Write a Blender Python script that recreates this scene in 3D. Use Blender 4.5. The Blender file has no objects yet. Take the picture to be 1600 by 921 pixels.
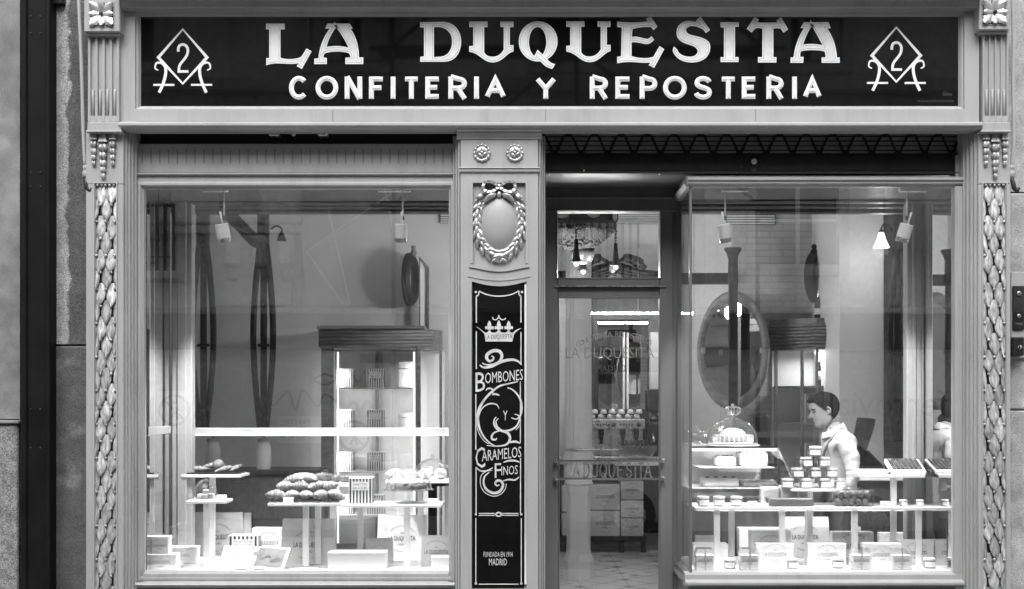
import bpy, bmesh, math, random
from mathutils import Vector, Matrix
random.seed(7)
R = math.radians
PI = math.pi

# ------------------------------------------------------------------ scene, camera, world, sun
sc = bpy.context.scene
col = sc.collection
S, D, VX, HY, EZ = 270.0, 7.0, 805.0, 630.0, 1.6     # pixels per metre at the shopfront, camera distance, vanishing point, eye height
cam_d = bpy.data.cameras.new('camera')
cam = bpy.data.objects.new('camera', cam_d); col.objects.link(cam)
cam.location = (0, -D, EZ); cam.rotation_euler = (R(90), 0, 0)
cam_d.sensor_width = 36.0
cam_d.lens = 36.0 * S * D / 1600.0
cam_d.shift_x = (800.0 - VX) / 1600.0
cam_d.shift_y = (HY - 460.5) / 1600.0
cam_d.clip_start = 0.05; cam_d.clip_end = 400
sc.camera = cam

SUN_EL, SUN_AZ = 51.0, 186.0         # hazy high sun over the street, falling steeply on the shopfront
LS = 6.0                             # strength of the shop's own lamps against the daylight
world = bpy.data.worlds.new('World'); sc.world = world; world.use_nodes = True
wt = world.node_tree; wt.nodes.clear()
sky = wt.nodes.new('ShaderNodeTexSky'); sky.sky_type = 'NISHITA'; sky.sun_disc = False
sky.sun_elevation = R(SUN_EL); sky.sun_rotation = R(SUN_AZ); sky.air_density = 1.0; sky.dust_density = 4.0
bw = wt.nodes.new('ShaderNodeRGBToBW')                 # black and white photograph
bg = wt.nodes.new('ShaderNodeBackground'); bg.inputs['Strength'].default_value = 0.15
wo = wt.nodes.new('ShaderNodeOutputWorld')
wt.links.new(sky.outputs[0], bw.inputs[0]); wt.links.new(bw.outputs[0], bg.inputs[0]); wt.links.new(bg.outputs[0], wo.inputs[0])
sun_d = bpy.data.lights.new('sun', 'SUN'); sun_d.energy = 1.4; sun_d.angle = R(55); sun_d.color = (1, 1, 1)
sun = bpy.data.objects.new('sun', sun_d); col.objects.link(sun)
sdir = Vector((math.sin(R(SUN_AZ)) * math.cos(R(SUN_EL)), math.cos(R(SUN_AZ)) * math.cos(R(SUN_EL)), math.sin(R(SUN_EL))))
sun.rotation_euler = sdir.to_track_quat('Z', 'Y').to_euler(); sun.location = (-2, -10, 30)
sc.view_settings.view_transform = 'Standard'; sc.view_settings.look = 'None'
sc.view_settings.exposure = 0.92; sc.view_settings.gamma = 1.0; sc.view_settings.use_curve_mapping = False
sc.render.engine = 'CYCLES'
cy = sc.cycles
cy.use_adaptive_sampling = True; cy.adaptive_threshold = 0.02
cy.use_denoising = True; cy.denoiser = 'OPENIMAGEDENOISE'
cy.max_bounces = 6; cy.diffuse_bounces = 3; cy.glossy_bounces = 4; cy.transmission_bounces = 4; cy.transparent_max_bounces = 18
cy.caustics_reflective = False; cy.caustics_refractive = False; cy.sample_clamp_indirect = 4.0

# ------------------------------------------------------------------ coordinates
def P(px, py, d):
    k = (D + d) / (S * D)
    return Vector(((px - VX) * k, d, EZ + (HY - py) * k))
def X(px, d): return (px - VX) * (D + d) / (S * D)
def Z(py, d): return EZ + (HY - py) * (D + d) / (S * D)
def M(n, d): return n * (D + d) / (S * D)              # n picture pixels in metres at depth d

# ------------------------------------------------------------------ materials (all neutral greys)
MATS = {}
def new_mat(name):
    m = bpy.data.materials.new(name); m.use_nodes = True
    nt = m.node_tree; nt.nodes.clear()
    out = nt.nodes.new('ShaderNodeOutputMaterial')
    MATS[name] = m
    return m, nt, out
def mat(name, g, rough=0.6, metal=0.0, var=0.12, scale=8.0, bump=0.0, bscale=60.0, spec=0.5, detail=5.0, stretch=(1, 1, 1), coat=0.0, emit=0.0, orand=0.0):
    m, nt, out = new_mat(name)
    n = nt.nodes.new; L = nt.links.new
    b = n('ShaderNodeBsdfPrincipled'); L(b.outputs[0], out.inputs[0])
    b.inputs['Roughness'].default_value = rough; b.inputs['Metallic'].default_value = metal
    b.inputs['Specular IOR Level'].default_value = spec
    b.inputs['Coat Weight'].default_value = coat; b.inputs['Coat Roughness'].default_value = 0.03
    tc = n('ShaderNodeTexCoord'); mp = n('ShaderNodeMapping'); mp.inputs['Scale'].default_value = stretch
    geo = n('ShaderNodeNewGeometry'); L(geo.outputs['Position'], mp.inputs[0])
    t = n('ShaderNodeTexNoise'); t.inputs['Scale'].default_value = scale; t.inputs['Detail'].default_value = detail
    L(mp.outputs[0], t.inputs['Vector'])
    r = n('ShaderNodeMapRange'); r.inputs[1].default_value = 0.3; r.inputs[2].default_value = 0.7
    r.inputs[3].default_value = g * (1 - var); r.inputs[4].default_value = g * (1 + var)
    L(t.outputs[0], r.inputs[0])
    if orand:
        oi = n('ShaderNodeObjectInfo'); orr = n('ShaderNodeMapRange'); orr.inputs[3].default_value = 1 - orand; orr.inputs[4].default_value = 1 + orand * .4
        om = n('ShaderNodeMath'); om.operation = 'MULTIPLY'; L(oi.outputs['Random'], orr.inputs[0]); L(orr.outputs[0], om.inputs[0]); L(r.outputs[0], om.inputs[1]); L(om.outputs[0], b.inputs['Base Color'])
    else: L(r.outputs[0], b.inputs['Base Color'])
    rr = n('ShaderNodeMapRange'); rr.inputs[3].default_value = max(0.02, rough - 0.1 * (rough > 0.15)); rr.inputs[4].default_value = min(1, rough + 0.1 * (rough > 0.15))
    L(t.outputs[0], rr.inputs[0]); L(rr.outputs[0], b.inputs['Roughness'])
    if bump > 0:
        t2 = n('ShaderNodeTexNoise'); t2.inputs['Scale'].default_value = bscale; t2.inputs['Detail'].default_value = 4
        L(mp.outputs[0], t2.inputs['Vector'])
        bp = n('ShaderNodeBump'); bp.inputs['Strength'].default_value = bump; bp.inputs['Distance'].default_value = 0.01
        L(t2.outputs[0], bp.inputs['Height']); L(bp.outputs[0], b.inputs['Normal'])
    if emit > 0:
        b.inputs['Emission Color'].default_value = (1, 1, 1, 1); b.inputs['Emission Strength'].default_value = emit
    return m
def glass(name, tint=0.94, f0=0.045, rough=0.0, pwr=5.0):
    m, nt, out = new_mat(name); n = nt.nodes.new; L = nt.links.new
    tr = n('ShaderNodeBsdfTransparent'); tr.inputs[0].default_value = (tint, tint, tint, 1)
    gl = n('ShaderNodeBsdfGlossy'); gl.inputs['Roughness'].default_value = rough; gl.inputs[0].default_value = (1, 1, 1, 1)
    lw = n('ShaderNodeLayerWeight'); lw.inputs[0].default_value = 0.5
    pw = n('ShaderNodeMath'); pw.operation = 'POWER'; pw.inputs[1].default_value = pwr
    ma = n('ShaderNodeMath'); ma.operation = 'MULTIPLY_ADD'; ma.inputs[1].default_value = 0.9; ma.inputs[2].default_value = f0
    mx = n('ShaderNodeMixShader')
    L(lw.outputs['Facing'], pw.inputs[0]); L(pw.outputs[0], ma.inputs[0]); L(ma.outputs[0], mx.inputs[0])
    L(tr.outputs[0], mx.inputs[1]); L(gl.outputs[0], mx.inputs[2]); L(mx.outputs[0], out.inputs[0])
    return m
def emis(name, s):
    m, nt, out = new_mat(name); e = nt.nodes.new('ShaderNodeEmission'); e.inputs[1].default_value = s
    nt.links.new(e.outputs[0], out.inputs[0]); return m

def paint_mat(name, g, wear=0.5):
    """old oil paint: brush marks, grime flecks, thin dirt washes"""
    m = mat(name, g, 0.42, var=0.07, scale=1.6, detail=6, bump=0.0)
    nt = m.node_tree; n = nt.nodes.new; L = nt.links.new
    b = next(x for x in nt.nodes if x.type == 'BSDF_PRINCIPLED'); src = b.inputs['Base Color'].links[0].from_socket
    geo = next(x for x in nt.nodes if x.type == 'NEW_GEOMETRY')
    def noise(sc_, st_, det, rough=.6):
        mp = n('ShaderNodeMapping'); mp.inputs['Scale'].default_value = st_; L(geo.outputs['Position'], mp.inputs[0])
        t = n('ShaderNodeTexNoise'); t.inputs['Scale'].default_value = sc_; t.inputs['Detail'].default_value = det; t.inputs['Roughness'].default_value = rough
        L(mp.outputs[0], t.inputs['Vector']); return t.outputs[0]
    def rng(s, a0, a1, b0, b1):
        r = n('ShaderNodeMapRange'); r.inputs[1].default_value = a0; r.inputs[2].default_value = a1; r.inputs[3].default_value = b0; r.inputs[4].default_value = b1; L(s, r.inputs[0]); return r.outputs[0]
    def mul(x, y):
        q = n('ShaderNodeMath'); q.operation = 'MULTIPLY'; L(x, q.inputs[0]); L(y, q.inputs[1]); return q.outputs[0]
    fleck = rng(noise(42, (1, 1, 1), 7, .75), .635, .73, 1, 1 - wear)
    wash = rng(noise(5, (2.2, 2.2, .35), 7, .65), .50, .78, 1, 1 - .35 * wear)
    brush = noise(70, (1, 1, .06), 3)
    brush_c = rng(brush, .3, .7, .985, 1.012)
    L(mul(mul(mul(src, fleck), wash), brush_c), b.inputs['Base Color'])
    bp = n('ShaderNodeBump'); bp.inputs['Strength'].default_value = .07; bp.inputs['Distance'].default_value = .004
    L(brush, bp.inputs['Height']); L(bp.outputs[0], b.inputs['Normal'])
    return m
paint = paint_mat('paint', 0.40, 0.6)
paint_shade = paint_mat('paint_shaded', 0.15)  # same shopfront paint, darkened: the shade of the recess is in its colour
paint_mid = paint_mat('paint_half_shaded', 0.24)  # same paint again, half darkened for groove shade and a dimmer return head
post_black = mat('post_black', 0.009, 0.6, var=0.3, scale=6, spec=0.12)
housing_m = mat('housing_board', 0.5, 0.7, var=0.25, scale=5)
slot_dark = mat('slot_dark', 0.02, 0.7)
gilt = mat('gilt', 0.50, 0.46, metal=0.4, var=0.5, scale=40, bump=0.3, bscale=120, stretch=(2, 1, .5), orand=0.3)
gilt_back = mat('gilt_back', 0.035, 0.6)
silver_paint = mat('silver_paint', 0.60, 0.34, metal=0.6, var=0.2, scale=18, bump=0.15, orand=0.2)
black_glass = mat('black_glass', 0.006, 0.03, var=0.1, spec=0.55)
gold_leaf = mat('gold_leaf', 0.84, 0.42, metal=0.0, var=0.10, scale=16, detail=8, bump=0.12, bscale=70)
gold_edge = mat('gold_edge', 0.93, 0.35, metal=0.0, var=0.08, scale=30)
gold_line = mat('gold_line', 0.38, 0.4, metal=0.2, var=0.3, scale=30)
white_sign = mat('white_sign', 0.85, 0.4, var=0.05, scale=12)
panel_gilt = mat('panel_gilt', 0.72, 0.4, metal=0.2, var=0.18, scale=24)
iron = mat('iron', 0.016, 0.5, var=0.3, scale=12, bump=0.15, spec=0.2)
iron_grey = mat('iron_grey', 0.035, 0.45, metal=0.3, var=0.25, scale=9, bump=0.1)
steel = mat('steel', 0.62, 0.28, metal=0.95, var=0.08, scale=30)
chrome = mat('chrome', 0.8, 0.12, metal=1.0, var=0.04, scale=20)
mirror_m = mat('mirror', 0.78, 0.015, metal=1.0, var=0.03, scale=2)
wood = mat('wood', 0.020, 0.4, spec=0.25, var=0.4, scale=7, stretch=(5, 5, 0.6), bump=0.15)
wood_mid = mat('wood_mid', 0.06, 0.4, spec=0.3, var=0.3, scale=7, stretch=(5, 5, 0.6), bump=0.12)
cab_wood = mat('cabinet_wood', 0.22, 0.4, spec=0.3, var=0.3, scale=7, stretch=(1, 5, 5), bump=0.12)
int_wall = mat('interior_plaster', 0.8, 0.8, var=0.06, scale=3)
int_wall_l = mat('interior_plaster_grey', 0.74, 0.8, var=0.07, scale=2.4)
int_white = mat('interior_white', 0.8, 0.7, var=0.03, scale=4)
ceil_m = mat('ceiling', 0.8, 0.8, var=0.04)
soffit_m = mat('soffit', 0.10, 0.5, var=0.15, scale=3)
white_lac = mat('white_lacquer', 0.88, 0.3, var=0.02, scale=5)
paper = mat('paper', 0.90, 0.6, var=0.03, scale=9, orand=0.1)
paper2 = mat('kraft_white', 0.82, 0.62, var=0.05, scale=7, orand=0.14)
paper_grey = mat('paper_grey', 0.5, 0.6, var=0.05, scale=6)
carton = mat('carton', 0.62, 0.7, var=0.06, scale=5, orand=0.15)
ink = mat('ink', 0.06, 0.6, var=0.1)
ink_soft = mat('ink_soft', 0.22, 0.6, var=0.1)
stripe_dark = mat('stripe_dark', 0.03, 0.5)
crust = mat('crust', 0.22, 0.45, var=0.45, scale=34, bump=0.25, bscale=60, orand=0.3)
crust_dark = mat('crust_dark', 0.09, 0.4, var=0.5, scale=30, bump=0.3, bscale=60, orand=0.3)
cream_m = mat('cream', 0.62, 0.5, var=0.06, scale=24, bump=0.3, bscale=40, orand=0.2)
choc = mat('chocolate', 0.04, 0.3, var=0.3, scale=30)
jam_m = mat('jam', 0.35, 0.3, var=0.5, scale=90, orand=0.6)
bottle_m = mat('bottle', 0.012, 0.08, var=0.1, coat=0.5)
foil = mat('foil', 0.75, 0.25, metal=0.9, var=0.2, scale=60)
skin = mat('skin', 0.24, 0.5, var=0.05, scale=20)
hair_m = mat('hair', 0.006, 0.8, spec=0.1, var=0.5, scale=60, stretch=(1, 1, 3))
shirt = mat('shirt', 0.46, 0.8, var=0.06, scale=10, bump=1.0, bscale=16, stretch=(1.6, 1.6, .6))
trouser = mat('trouser', 0.05, 0.8)
strap_m = mat('strap', 0.08, 0.7)
plastic_black = mat('plastic_black', 0.02, 0.3)
porcelain = mat('porcelain', 0.85, 0.15, var=0.02)
pane = glass('window_glass', 0.97, 0.145)
jar_glass = glass('jar_glass', 0.95, 0.07, 0.0, 2.6)
ice_glass = glass('bowl_glass', 0.75, 0.12, 0.1)
lamp_on = emis('lamp_on', 1.5 * LS)
led_on = emis('led_on', 17.0 * LS)
shade_on = emis('shade_on', 0.35 * LS)
cab_on = emis('cabinet_light', .3 * LS)

def stone_mat(name, g1, g2, sc_big, thresh=0.5, speck=0.25, bump=0.6, edge=None):
    """rough render, g1 sound and g2 stained; edge = x of the ragged border of the stain"""
    m, nt, out = new_mat(name); n = nt.nodes.new; L = nt.links.new
    b = n('ShaderNodeBsdfPrincipled'); b.inputs['Roughness'].default_value = 0.9; L(b.outputs[0], out.inputs[0])
    geo = n('ShaderNodeNewGeometry')
    t = n('ShaderNodeTexNoise'); t.inputs['Scale'].default_value = sc_big; t.inputs['Detail'].default_value = 9; t.inputs['Roughness'].default_value = 0.62
    L(geo.outputs['Position'], t.inputs['Vector'])
    f = n('ShaderNodeTexNoise'); f.inputs['Scale'].default_value = 170; f.inputs['Detail'].default_value = 3
    L(geo.outputs['Position'], f.inputs['Vector'])
    mr = n('ShaderNodeMapRange'); mr.inputs[1].default_value = thresh - 0.06; mr.inputs[2].default_value = thresh + 0.06
    if edge is None:
        L(t.outputs[0], mr.inputs[0])
    else:
        sx = n('ShaderNodeSeparateXYZ'); L(geo.outputs['Position'], sx.inputs[0])
        a = n('ShaderNodeMath'); a.operation = 'SUBTRACT'; a.inputs[1].default_value = edge; L(sx.outputs[0], a.inputs[0])
        k = n('ShaderNodeMath'); k.operation = 'MULTIPLY'; k.inputs[1].default_value = 7.0; L(a.outputs[0], k.inputs[0])
        s2 = n('ShaderNodeMath'); s2.operation = 'ADD'; L(k.outputs[0], s2.inputs[0]); L(t.outputs[0], s2.inputs[1])
        L(s2.outputs[0], mr.inputs[0])
    mx = n('ShaderNodeMix'); mx.data_type = 'FLOAT'; mx.inputs[2].default_value = g1; mx.inputs[3].default_value = g2
    L(mr.outputs[0], mx.inputs[0])
    sp = n('ShaderNodeMapRange'); sp.inputs[1].default_value = 0.3; sp.inputs[2].default_value = 0.7; sp.inputs[3].default_value = 1 - speck; sp.inputs[4].default_value = 1 + speck
    L(f.outputs[0], sp.inputs[0])
    mu = n('ShaderNodeMath'); mu.operation = 'MULTIPLY'; L(mx.outputs[0], mu.inputs[0]); L(sp.outputs[0], mu.inputs[1])
    t3 = n('ShaderNodeTexNoise'); t3.inputs['Scale'].default_value = 11; t3.inputs['Detail'].default_value = 8; L(geo.outputs['Position'], t3.inputs['Vector'])
    m3 = n('ShaderNodeMapRange'); m3.inputs[1].default_value = 0.3; m3.inputs[2].default_value = 0.7; m3.inputs[3].default_value = 0.78; m3.inputs[4].default_value = 1.2; L(t3.outputs[0], m3.inputs[0])
    mu2 = n('ShaderNodeMath'); mu2.operation = 'MULTIPLY'; L(mu.outputs[0], mu2.inputs[0]); L(m3.outputs[0], mu2.inputs[1])
    L(mu2.outputs[0], b.inputs['Base Color'])
    bp = n('ShaderNodeBump'); bp.inputs['Strength'].default_value = bump; bp.inputs['Distance'].default_value = 0.01
    ad = n('ShaderNodeMath'); ad.operation = 'ADD'; L(f.outputs[0], ad.inputs[0]); L(t.outputs[0], ad.inputs[1])
    L(ad.outputs[0], bp.inputs['Height']); L(bp.outputs[0], b.inputs['Normal'])
    return m
render_grey = stone_mat('render_grey', 0.26, 0.20, 2.2, speck=0.2, bump=0.25)
granite = stone_mat('granite', 0.30, 0.22, 40, speck=0.75, bump=0.4)
stone_stain = stone_mat('stone_stained', 0.47, 0.12, 7.0, thresh=0.50, speck=0.5, bump=1.0, edge=-2.605)
stone_block = stone_mat('stone_block', 0.12, 0.26, 3.0, thresh=0.60, speck=0.35, bump=0.8)
stone_light = stone_mat('stone_light', 0.46, 0.36, 4.0, speck=0.22, bump=0.7)
asphalt = stone_mat('asphalt', 0.07, 0.05, 1.5, speck=0.3, bump=0.4)
pavement_m = stone_mat('pavement', 0.26, 0.22, 1.5, speck=0.15, bump=0.3)
facade_opp = stone_mat('opposite_render', 0.86, 0.70, 0.8, speck=0.05, bump=0.2)
hoard_m = stone_mat('hoarding_panel', 0.6, 0.48, 0.9, speck=0.05, bump=0.1)
facade_opp2 = stone_mat('opposite_stone', 0.66, 0.5, 0.9, speck=0.08, bump=0.2)

# painted brick for the wall behind the till
bk, nt_, out_ = new_mat('white_brick')
_b = nt_.nodes.new('ShaderNodeBsdfPrincipled'); _b.inputs['Roughness'].default_value = 0.75
_t = nt_.nodes.new('ShaderNodeTexBrick'); _t.inputs['Scale'].default_value = 1.0
_t.inputs['Brick Width'].default_value = 0.2; _t.inputs['Row Height'].default_value = 0.05; _t.inputs['Mortar Size'].default_value = 0.006
_t.inputs['Color1'].default_value = (.50, .50, .50, 1); _t.inputs['Color2'].default_value = (.46, .46, .46, 1); _t.inputs['Mortar'].default_value = (.40, .40, .40, 1)
_g = nt_.nodes.new('ShaderNodeNewGeometry'); _mp = nt_.nodes.new('ShaderNodeMapping'); _mp.inputs['Rotation'].default_value = (R(90), 0, 0)
nt_.links.new(_g.outputs['Position'], _mp.inputs[0]); nt_.links.new(_mp.outputs[0], _t.inputs[0]); nt_.links.new(_t.outputs[0], _b.inputs['Base Color'])
_bp = nt_.nodes.new('ShaderNodeBump'); _bp.inputs['Strength'].default_value = 0.6; _bp.inputs['Distance'].default_value = 0.01; _bp.invert = True
nt_.links.new(_t.outputs['Fac'], _bp.inputs['Height']); nt_.links.new(_bp.outputs[0], _b.inputs['Normal']); nt_.links.new(_b.outputs[0], out_.inputs[0])
white_brick = bk

# ------------------------------------------------------------------ mesh builder
ORG = {}
def bez(p0, c, n=8):
    x1, y1, x2, y2, x3, y3 = c
    out = []
    for i in range(1, n + 1):
        t = i / n; u = 1 - t
        out.append((u**3*p0[0] + 3*u*u*t*x1 + 3*u*t*t*x2 + t**3*x3, u**3*p0[1] + 3*u*u*t*y1 + 3*u*t*t*y2 + t**3*y3))
    return out
def path(items, n=8):
    pts = []
    for it in items:
        if len(it) == 2: pts.append(it)
        else: pts += bez(pts[-1], it, n)
    return pts
def arc(cx, cy, rx, ry, a0, a1, n=16):
    return [(cx + rx * math.cos(R(a0 + (a1 - a0) * i / n)), cy + ry * math.sin(R(a0 + (a1 - a0) * i / n))) for i in range(n + 1)]
def smooth_pts(pts, n=5):
    """Catmull-Rom through 2D or 3D points"""
    out = []
    P_ = [Vector(p) for p in pts]
    for i in range(len(P_) - 1):
        p0 = P_[max(0, i - 1)]; p1 = P_[i]; p2 = P_[i + 1]; p3 = P_[min(len(P_) - 1, i + 2)]
        for k in range(n):
            t = k / n
            out.append(0.5 * (2 * p1 + (p2 - p0) * t + (2*p0 - 5*p1 + 4*p2 - p3) * t*t + (3*p1 - p0 - 3*p2 + p3) * t**3))
    out.append(P_[-1])
    return out

class MB:
    def __init__(s): s.v = []; s.f = []; s.mi = []; s.cur = 0
    def face(s, idx): s.f.append(tuple(idx)); s.mi.append(s.cur)
    def add(s, verts, faces):
        o = len(s.v); s.v += [tuple(v) for v in verts]
        for f in faces: s.face([i + o for i in f])
        return s
    def box(s, x0, x1, y0, y1, z0, z1):
        if x0 > x1: x0, x1 = x1, x0
        if y0 > y1: y0, y1 = y1, y0
        if z0 > z1: z0, z1 = z1, z0
        v = [(x, y, z) for z in (z0, z1) for y in (y0, y1) for x in (x0, x1)]
        return s.add(v, [(0,2,3,1), (4,5,7,6), (0,1,5,4), (2,6,7,3), (0,4,6,2), (1,3,7,5)])
    def cbox(s, x0, x1, y0, y1, z0, z1, c=0.004):
        if x0 > x1: x0, x1 = x1, x0
        if y0 > y1: y0, y1 = y1, y0
        if z0 > z1: z0, z1 = z1, z0
        c = min(c, (x1-x0)/2.1, (y1-y0)/2.1, (z1-z0)/2.1)
        bm = bmesh.new()
        bmesh.ops.create_cube(bm, size=1)
        for v in bm.verts: v.co = Vector(((x0+x1)/2 + v.co.x*(x1-x0), (y0+y1)/2 + v.co.y*(y1-y0), (z0+z1)/2 + v.co.z*(z1-z0)))
        bmesh.ops.bevel(bm, geom=bm.edges[:], offset=c, segments=1, affect='EDGES', profile=0.5)
        s.bm(bm); return s
    def bm(s, bm):
        bm.verts.index_update()
        s.add([v.co[:] for v in bm.verts], [[v.index for v in f.verts] for f in bm.faces]); bm.free(); return s
    def pbox(s, a, b, t, u, d0, d1, c=0.0):
        """box whose front face at depth d0 covers the picture rectangle a..b, t..u"""
        f = s.cbox if c else s.box
        args = (X(a, d0), X(b, d0), d0, d1, Z(u, d0), Z(t, d0))
        return f(*args, c) if c else f(*args)
    def prism(s, poly, axis, a, b):
        """poly extruded along an axis: 'x' poly=(y,z), 'y' poly=(x,z), 'z' poly=(x,y)"""
        n = len(poly)
        mk = {'x': lambda p, t: (t, p[0], p[1]), 'y': lambda p, t: (p[0], t, p[1]), 'z': lambda p, t: (p[0], p[1], t)}[axis]
        v = [mk(p, a) for p in poly] + [mk(p, b) for p in poly]
        f = [tuple(range(n - 1, -1, -1)), tuple(range(n, 2 * n))] + [(i, (i+1) % n, n + (i+1) % n, n + i) for i in range(n)]
        return s.add(v, f)
    def ring(s, x0, x1, z0, z1, prof):
        """mitred rectangular frame: prof = [(inset, y), ...] from outer edge inwards"""
        o = len(s.v)
        for ins, y in prof:
            s.v += [(x0+ins, y, z0+ins), (x1-ins, y, z0+ins), (x1-ins, y, z1-ins), (x0+ins, y, z1-ins)]
        for k in range(len(prof) - 1):
            for i in range(4):
                j = (i + 1) % 4
                s.face((o+4*k+i, o+4*k+j, o+4*k+4+j, o+4*k+4+i))
        return s
    def pring(s, a, b, t, u, prof, d=0.0):
        return s.ring(X(a, d), X(b, d), Z(u, d), Z(t, d), prof)
    def lathe(s, prof, c=(0, 0, 0), n=20, axis='z', sx=1.0, sy=1.0, closed=False):
        """prof=[(r,h)...] revolved"""
        o = len(s.v)
        for r, h in prof:
            for i in range(n):
                a = 2 * PI * i / n
                p = (r*math.cos(a)*sx, r*math.sin(a)*sy, h)
                if axis == 'y': p = (p[0], p[2], p[1])
                if axis == 'x': p = (p[2], p[0], p[1])
                s.v.append((c[0]+p[0], c[1]+p[1], c[2]+p[2]))
        m = len(prof)
        for k in range(m - 1 if not closed else m):
            k2 = (k + 1) % m
            for i in range(n):
                j = (i + 1) % n
                s.face((o+k*n+i, o+k*n+j, o+k2*n+j, o+k2*n+i))
        if not closed:
            if prof[0][0] > 1e-4: s.face([o + i for i in range(n)][::-1])
            if prof[-1][0] > 1e-4: s.face([o + (m-1)*n + i for i in range(n)])
        return s
    def sphere(s, c, r, n=14, m=8):
        rx, ry, rz = r if isinstance(r, (tuple, list)) else (r, r, r)
        prof = [(max(1e-5, math.sin(PI*i/m)), -math.cos(PI*i/m)) for i in range(m + 1)]
        o = len(s.v); s.lathe(prof, (0, 0, 0), n)
        for i in range(o, len(s.v)):
            v = s.v[i]; s.v[i] = (c[0]+v[0]*rx, c[1]+v[1]*ry, c[2]+v[2]*rz)
        return s
    def tube(s, pts, rad, n=8, flat=1.0):
        """swept tube through 3D points; rad a number or list"""
        pts = [Vector(p) for p in pts]; m = len(pts)
        rr = rad if isinstance(rad, (list, tuple)) else [rad] * m
        o = len(s.v); up = None
        for k, p in enumerate(pts):
            t = (pts[min(m-1, k+1)] - pts[max(0, k-1)]).normalized()
            if up is None:
                up = Vector((0, 1, 0)) if abs(t.y) < 0.9 else Vector((1, 0, 0))
            a = t.cross(up).normalized(); b = a.cross(t).normalized(); up = b
            for i in range(n):
                an = 2 * PI * i / n
                s.v.append(tuple(p + (a * math.cos(an) + b * math.sin(an) * flat) * rr[k]))
        for k in range(m - 1):
            for i in range(n):
                j = (i + 1) % n
                s.face((o+k*n+i, o+k*n+j, o+(k+1)*n+j, o+(k+1)*n+i))
        s.face([o + i for i in range(n)][::-1]); s.face([o + (m-1)*n + i for i in range(n)])
        return s
    def ribbon(s, pts, w, y0, th=0.003, ridge=False, closed=False):
        """flat stroke in the XZ plane through metre points (x,z); w number or list; front at y0"""
        pts = [Vector((p[0], p[1])) for p in pts]; m = len(pts)
        ww = w if isinstance(w, (list, tuple)) else [w] * m
        o = len(s.v); L_ = []
        for k, p in enumerate(pts):
            if closed: a, b = pts[k-1], pts[(k+1) % m]
            else: a, b = pts[max(0, k-1)], pts[min(m-1, k+1)]
            d1 = (p - a).normalized() if (p - a).length > 1e-9 else (b - p).normalized()
            d2 = (b - p).normalized() if (b - p).length > 1e-9 else d1
            t = (d1 + d2)
            t = t.normalized() if t.length > 1e-6 else d1
            nn = Vector((-t.y, t.x)); f = 1 / max(0.45, abs(nn.dot(Vector((-d1.y, d1.x)))))
            h = ww[k] / 2 * f
            A, B = p + nn * h, p - nn * h
            if ridge:
                q = p
                if not closed and k == 0: q = p + d2 * ww[k] * 0.35
                if not closed and k == m - 1: q = p - d1 * ww[k] * 0.35
                s.v += [(A.x, y0, A.y), (q.x, y0 - th, q.y), (B.x, y0, B.y)]
            else:
                s.v += [(A.x, y0, A.y), (B.x, y0, B.y), (A.x, y0 + th, A.y), (B.x, y0 + th, B.y)]
        q = 3 if ridge else 4
        for k in range(m if closed else m - 1):
            a = o + k * q; b = o + ((k + 1) % m) * q
            if ridge:
                s.face((a, a+1, b+1, b)); s.face((a+1, a+2, b+2, b+1))
            else:
                s.face((a, a+1, b+1, b)); s.face((a, b, b+2, a+2)); s.face((a+1, a+3, b+3, b+1)); s.face((a+2, b+2, b+3, a+3))
        if not closed:
            e = o + (m-1) * q
            if ridge: s.face((o, o+2, o+1)); s.face((e, e+1, e+2))
            else: s.face((o, o+2, o+3, o+1)); s.face((e, e+1, e+3, e+2))
        return s
    def mesh(s, me, fn):
        return s.add([fn(v.co) for v in me.vertices], [list(p.vertices) for p in me.polygons])
    def xform(s, fn, start=0):
        for i in range(start, len(s.v)): s.v[i] = tuple(fn(Vector(s.v[i])))
        return s
    def build(s, name, m, parent=None, org=None, smooth=False, angle=None):
        me = bpy.data.meshes.new(name)
        if parent is not None: O = ORG.get(parent.name, Vector((0, 0, 0)))
        elif org is not None: O = Vector(org)
        else:
            xs = [v[0] for v in s.v]; ys = [v[1] for v in s.v]; zs = [v[2] for v in s.v]
            O = Vector(((min(xs)+max(xs))/2, (min(ys)+max(ys))/2, min(zs)))
        me.from_pydata([(v[0]-O.x, v[1]-O.y, v[2]-O.z) for v in s.v], [], s.f)
        for mm in (m if isinstance(m, list) else [m]): me.materials.append(mm)
        if isinstance(m, list): me.polygons.foreach_set('material_index', s.mi)
        b = bmesh.new(); b.from_mesh(me); bmesh.ops.recalc_face_normals(b, faces=b.faces[:]); b.to_mesh(me); b.free()
        if smooth: me.polygons.foreach_set('use_smooth', [True] * len(me.polygons))
        if smooth and angle: me.set_sharp_from_angle(angle=R(angle))
        me.update()
        o = bpy.data.objects.new(name, me); col.objects.link(o)
        if parent is not None: o.parent = parent; ORG[o.name] = O
        else: o.location = O; ORG[o.name] = O
        return o
def tag(o, label=None, cat=None, group=None, kind=None):
    if label: o['label'] = label
    if cat: o['category'] = cat
    if group: o['group'] = group
    if kind: o['kind'] = kind
    return o
def thing(name, label, cat, loc=(0, 0, 0), group=None):
    o = bpy.data.objects.new(name, None); col.objects.link(o); o.location = loc; o.empty_display_size = 0.05
    ORG[o.name] = Vector(loc); return tag(o, label, cat, group)
def copy_tree(o, parent=None):
    c = o.copy(); col.objects.link(c); c.parent = parent
    for ch in list(o.children): copy_tree(ch, c)
    return c
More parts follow.
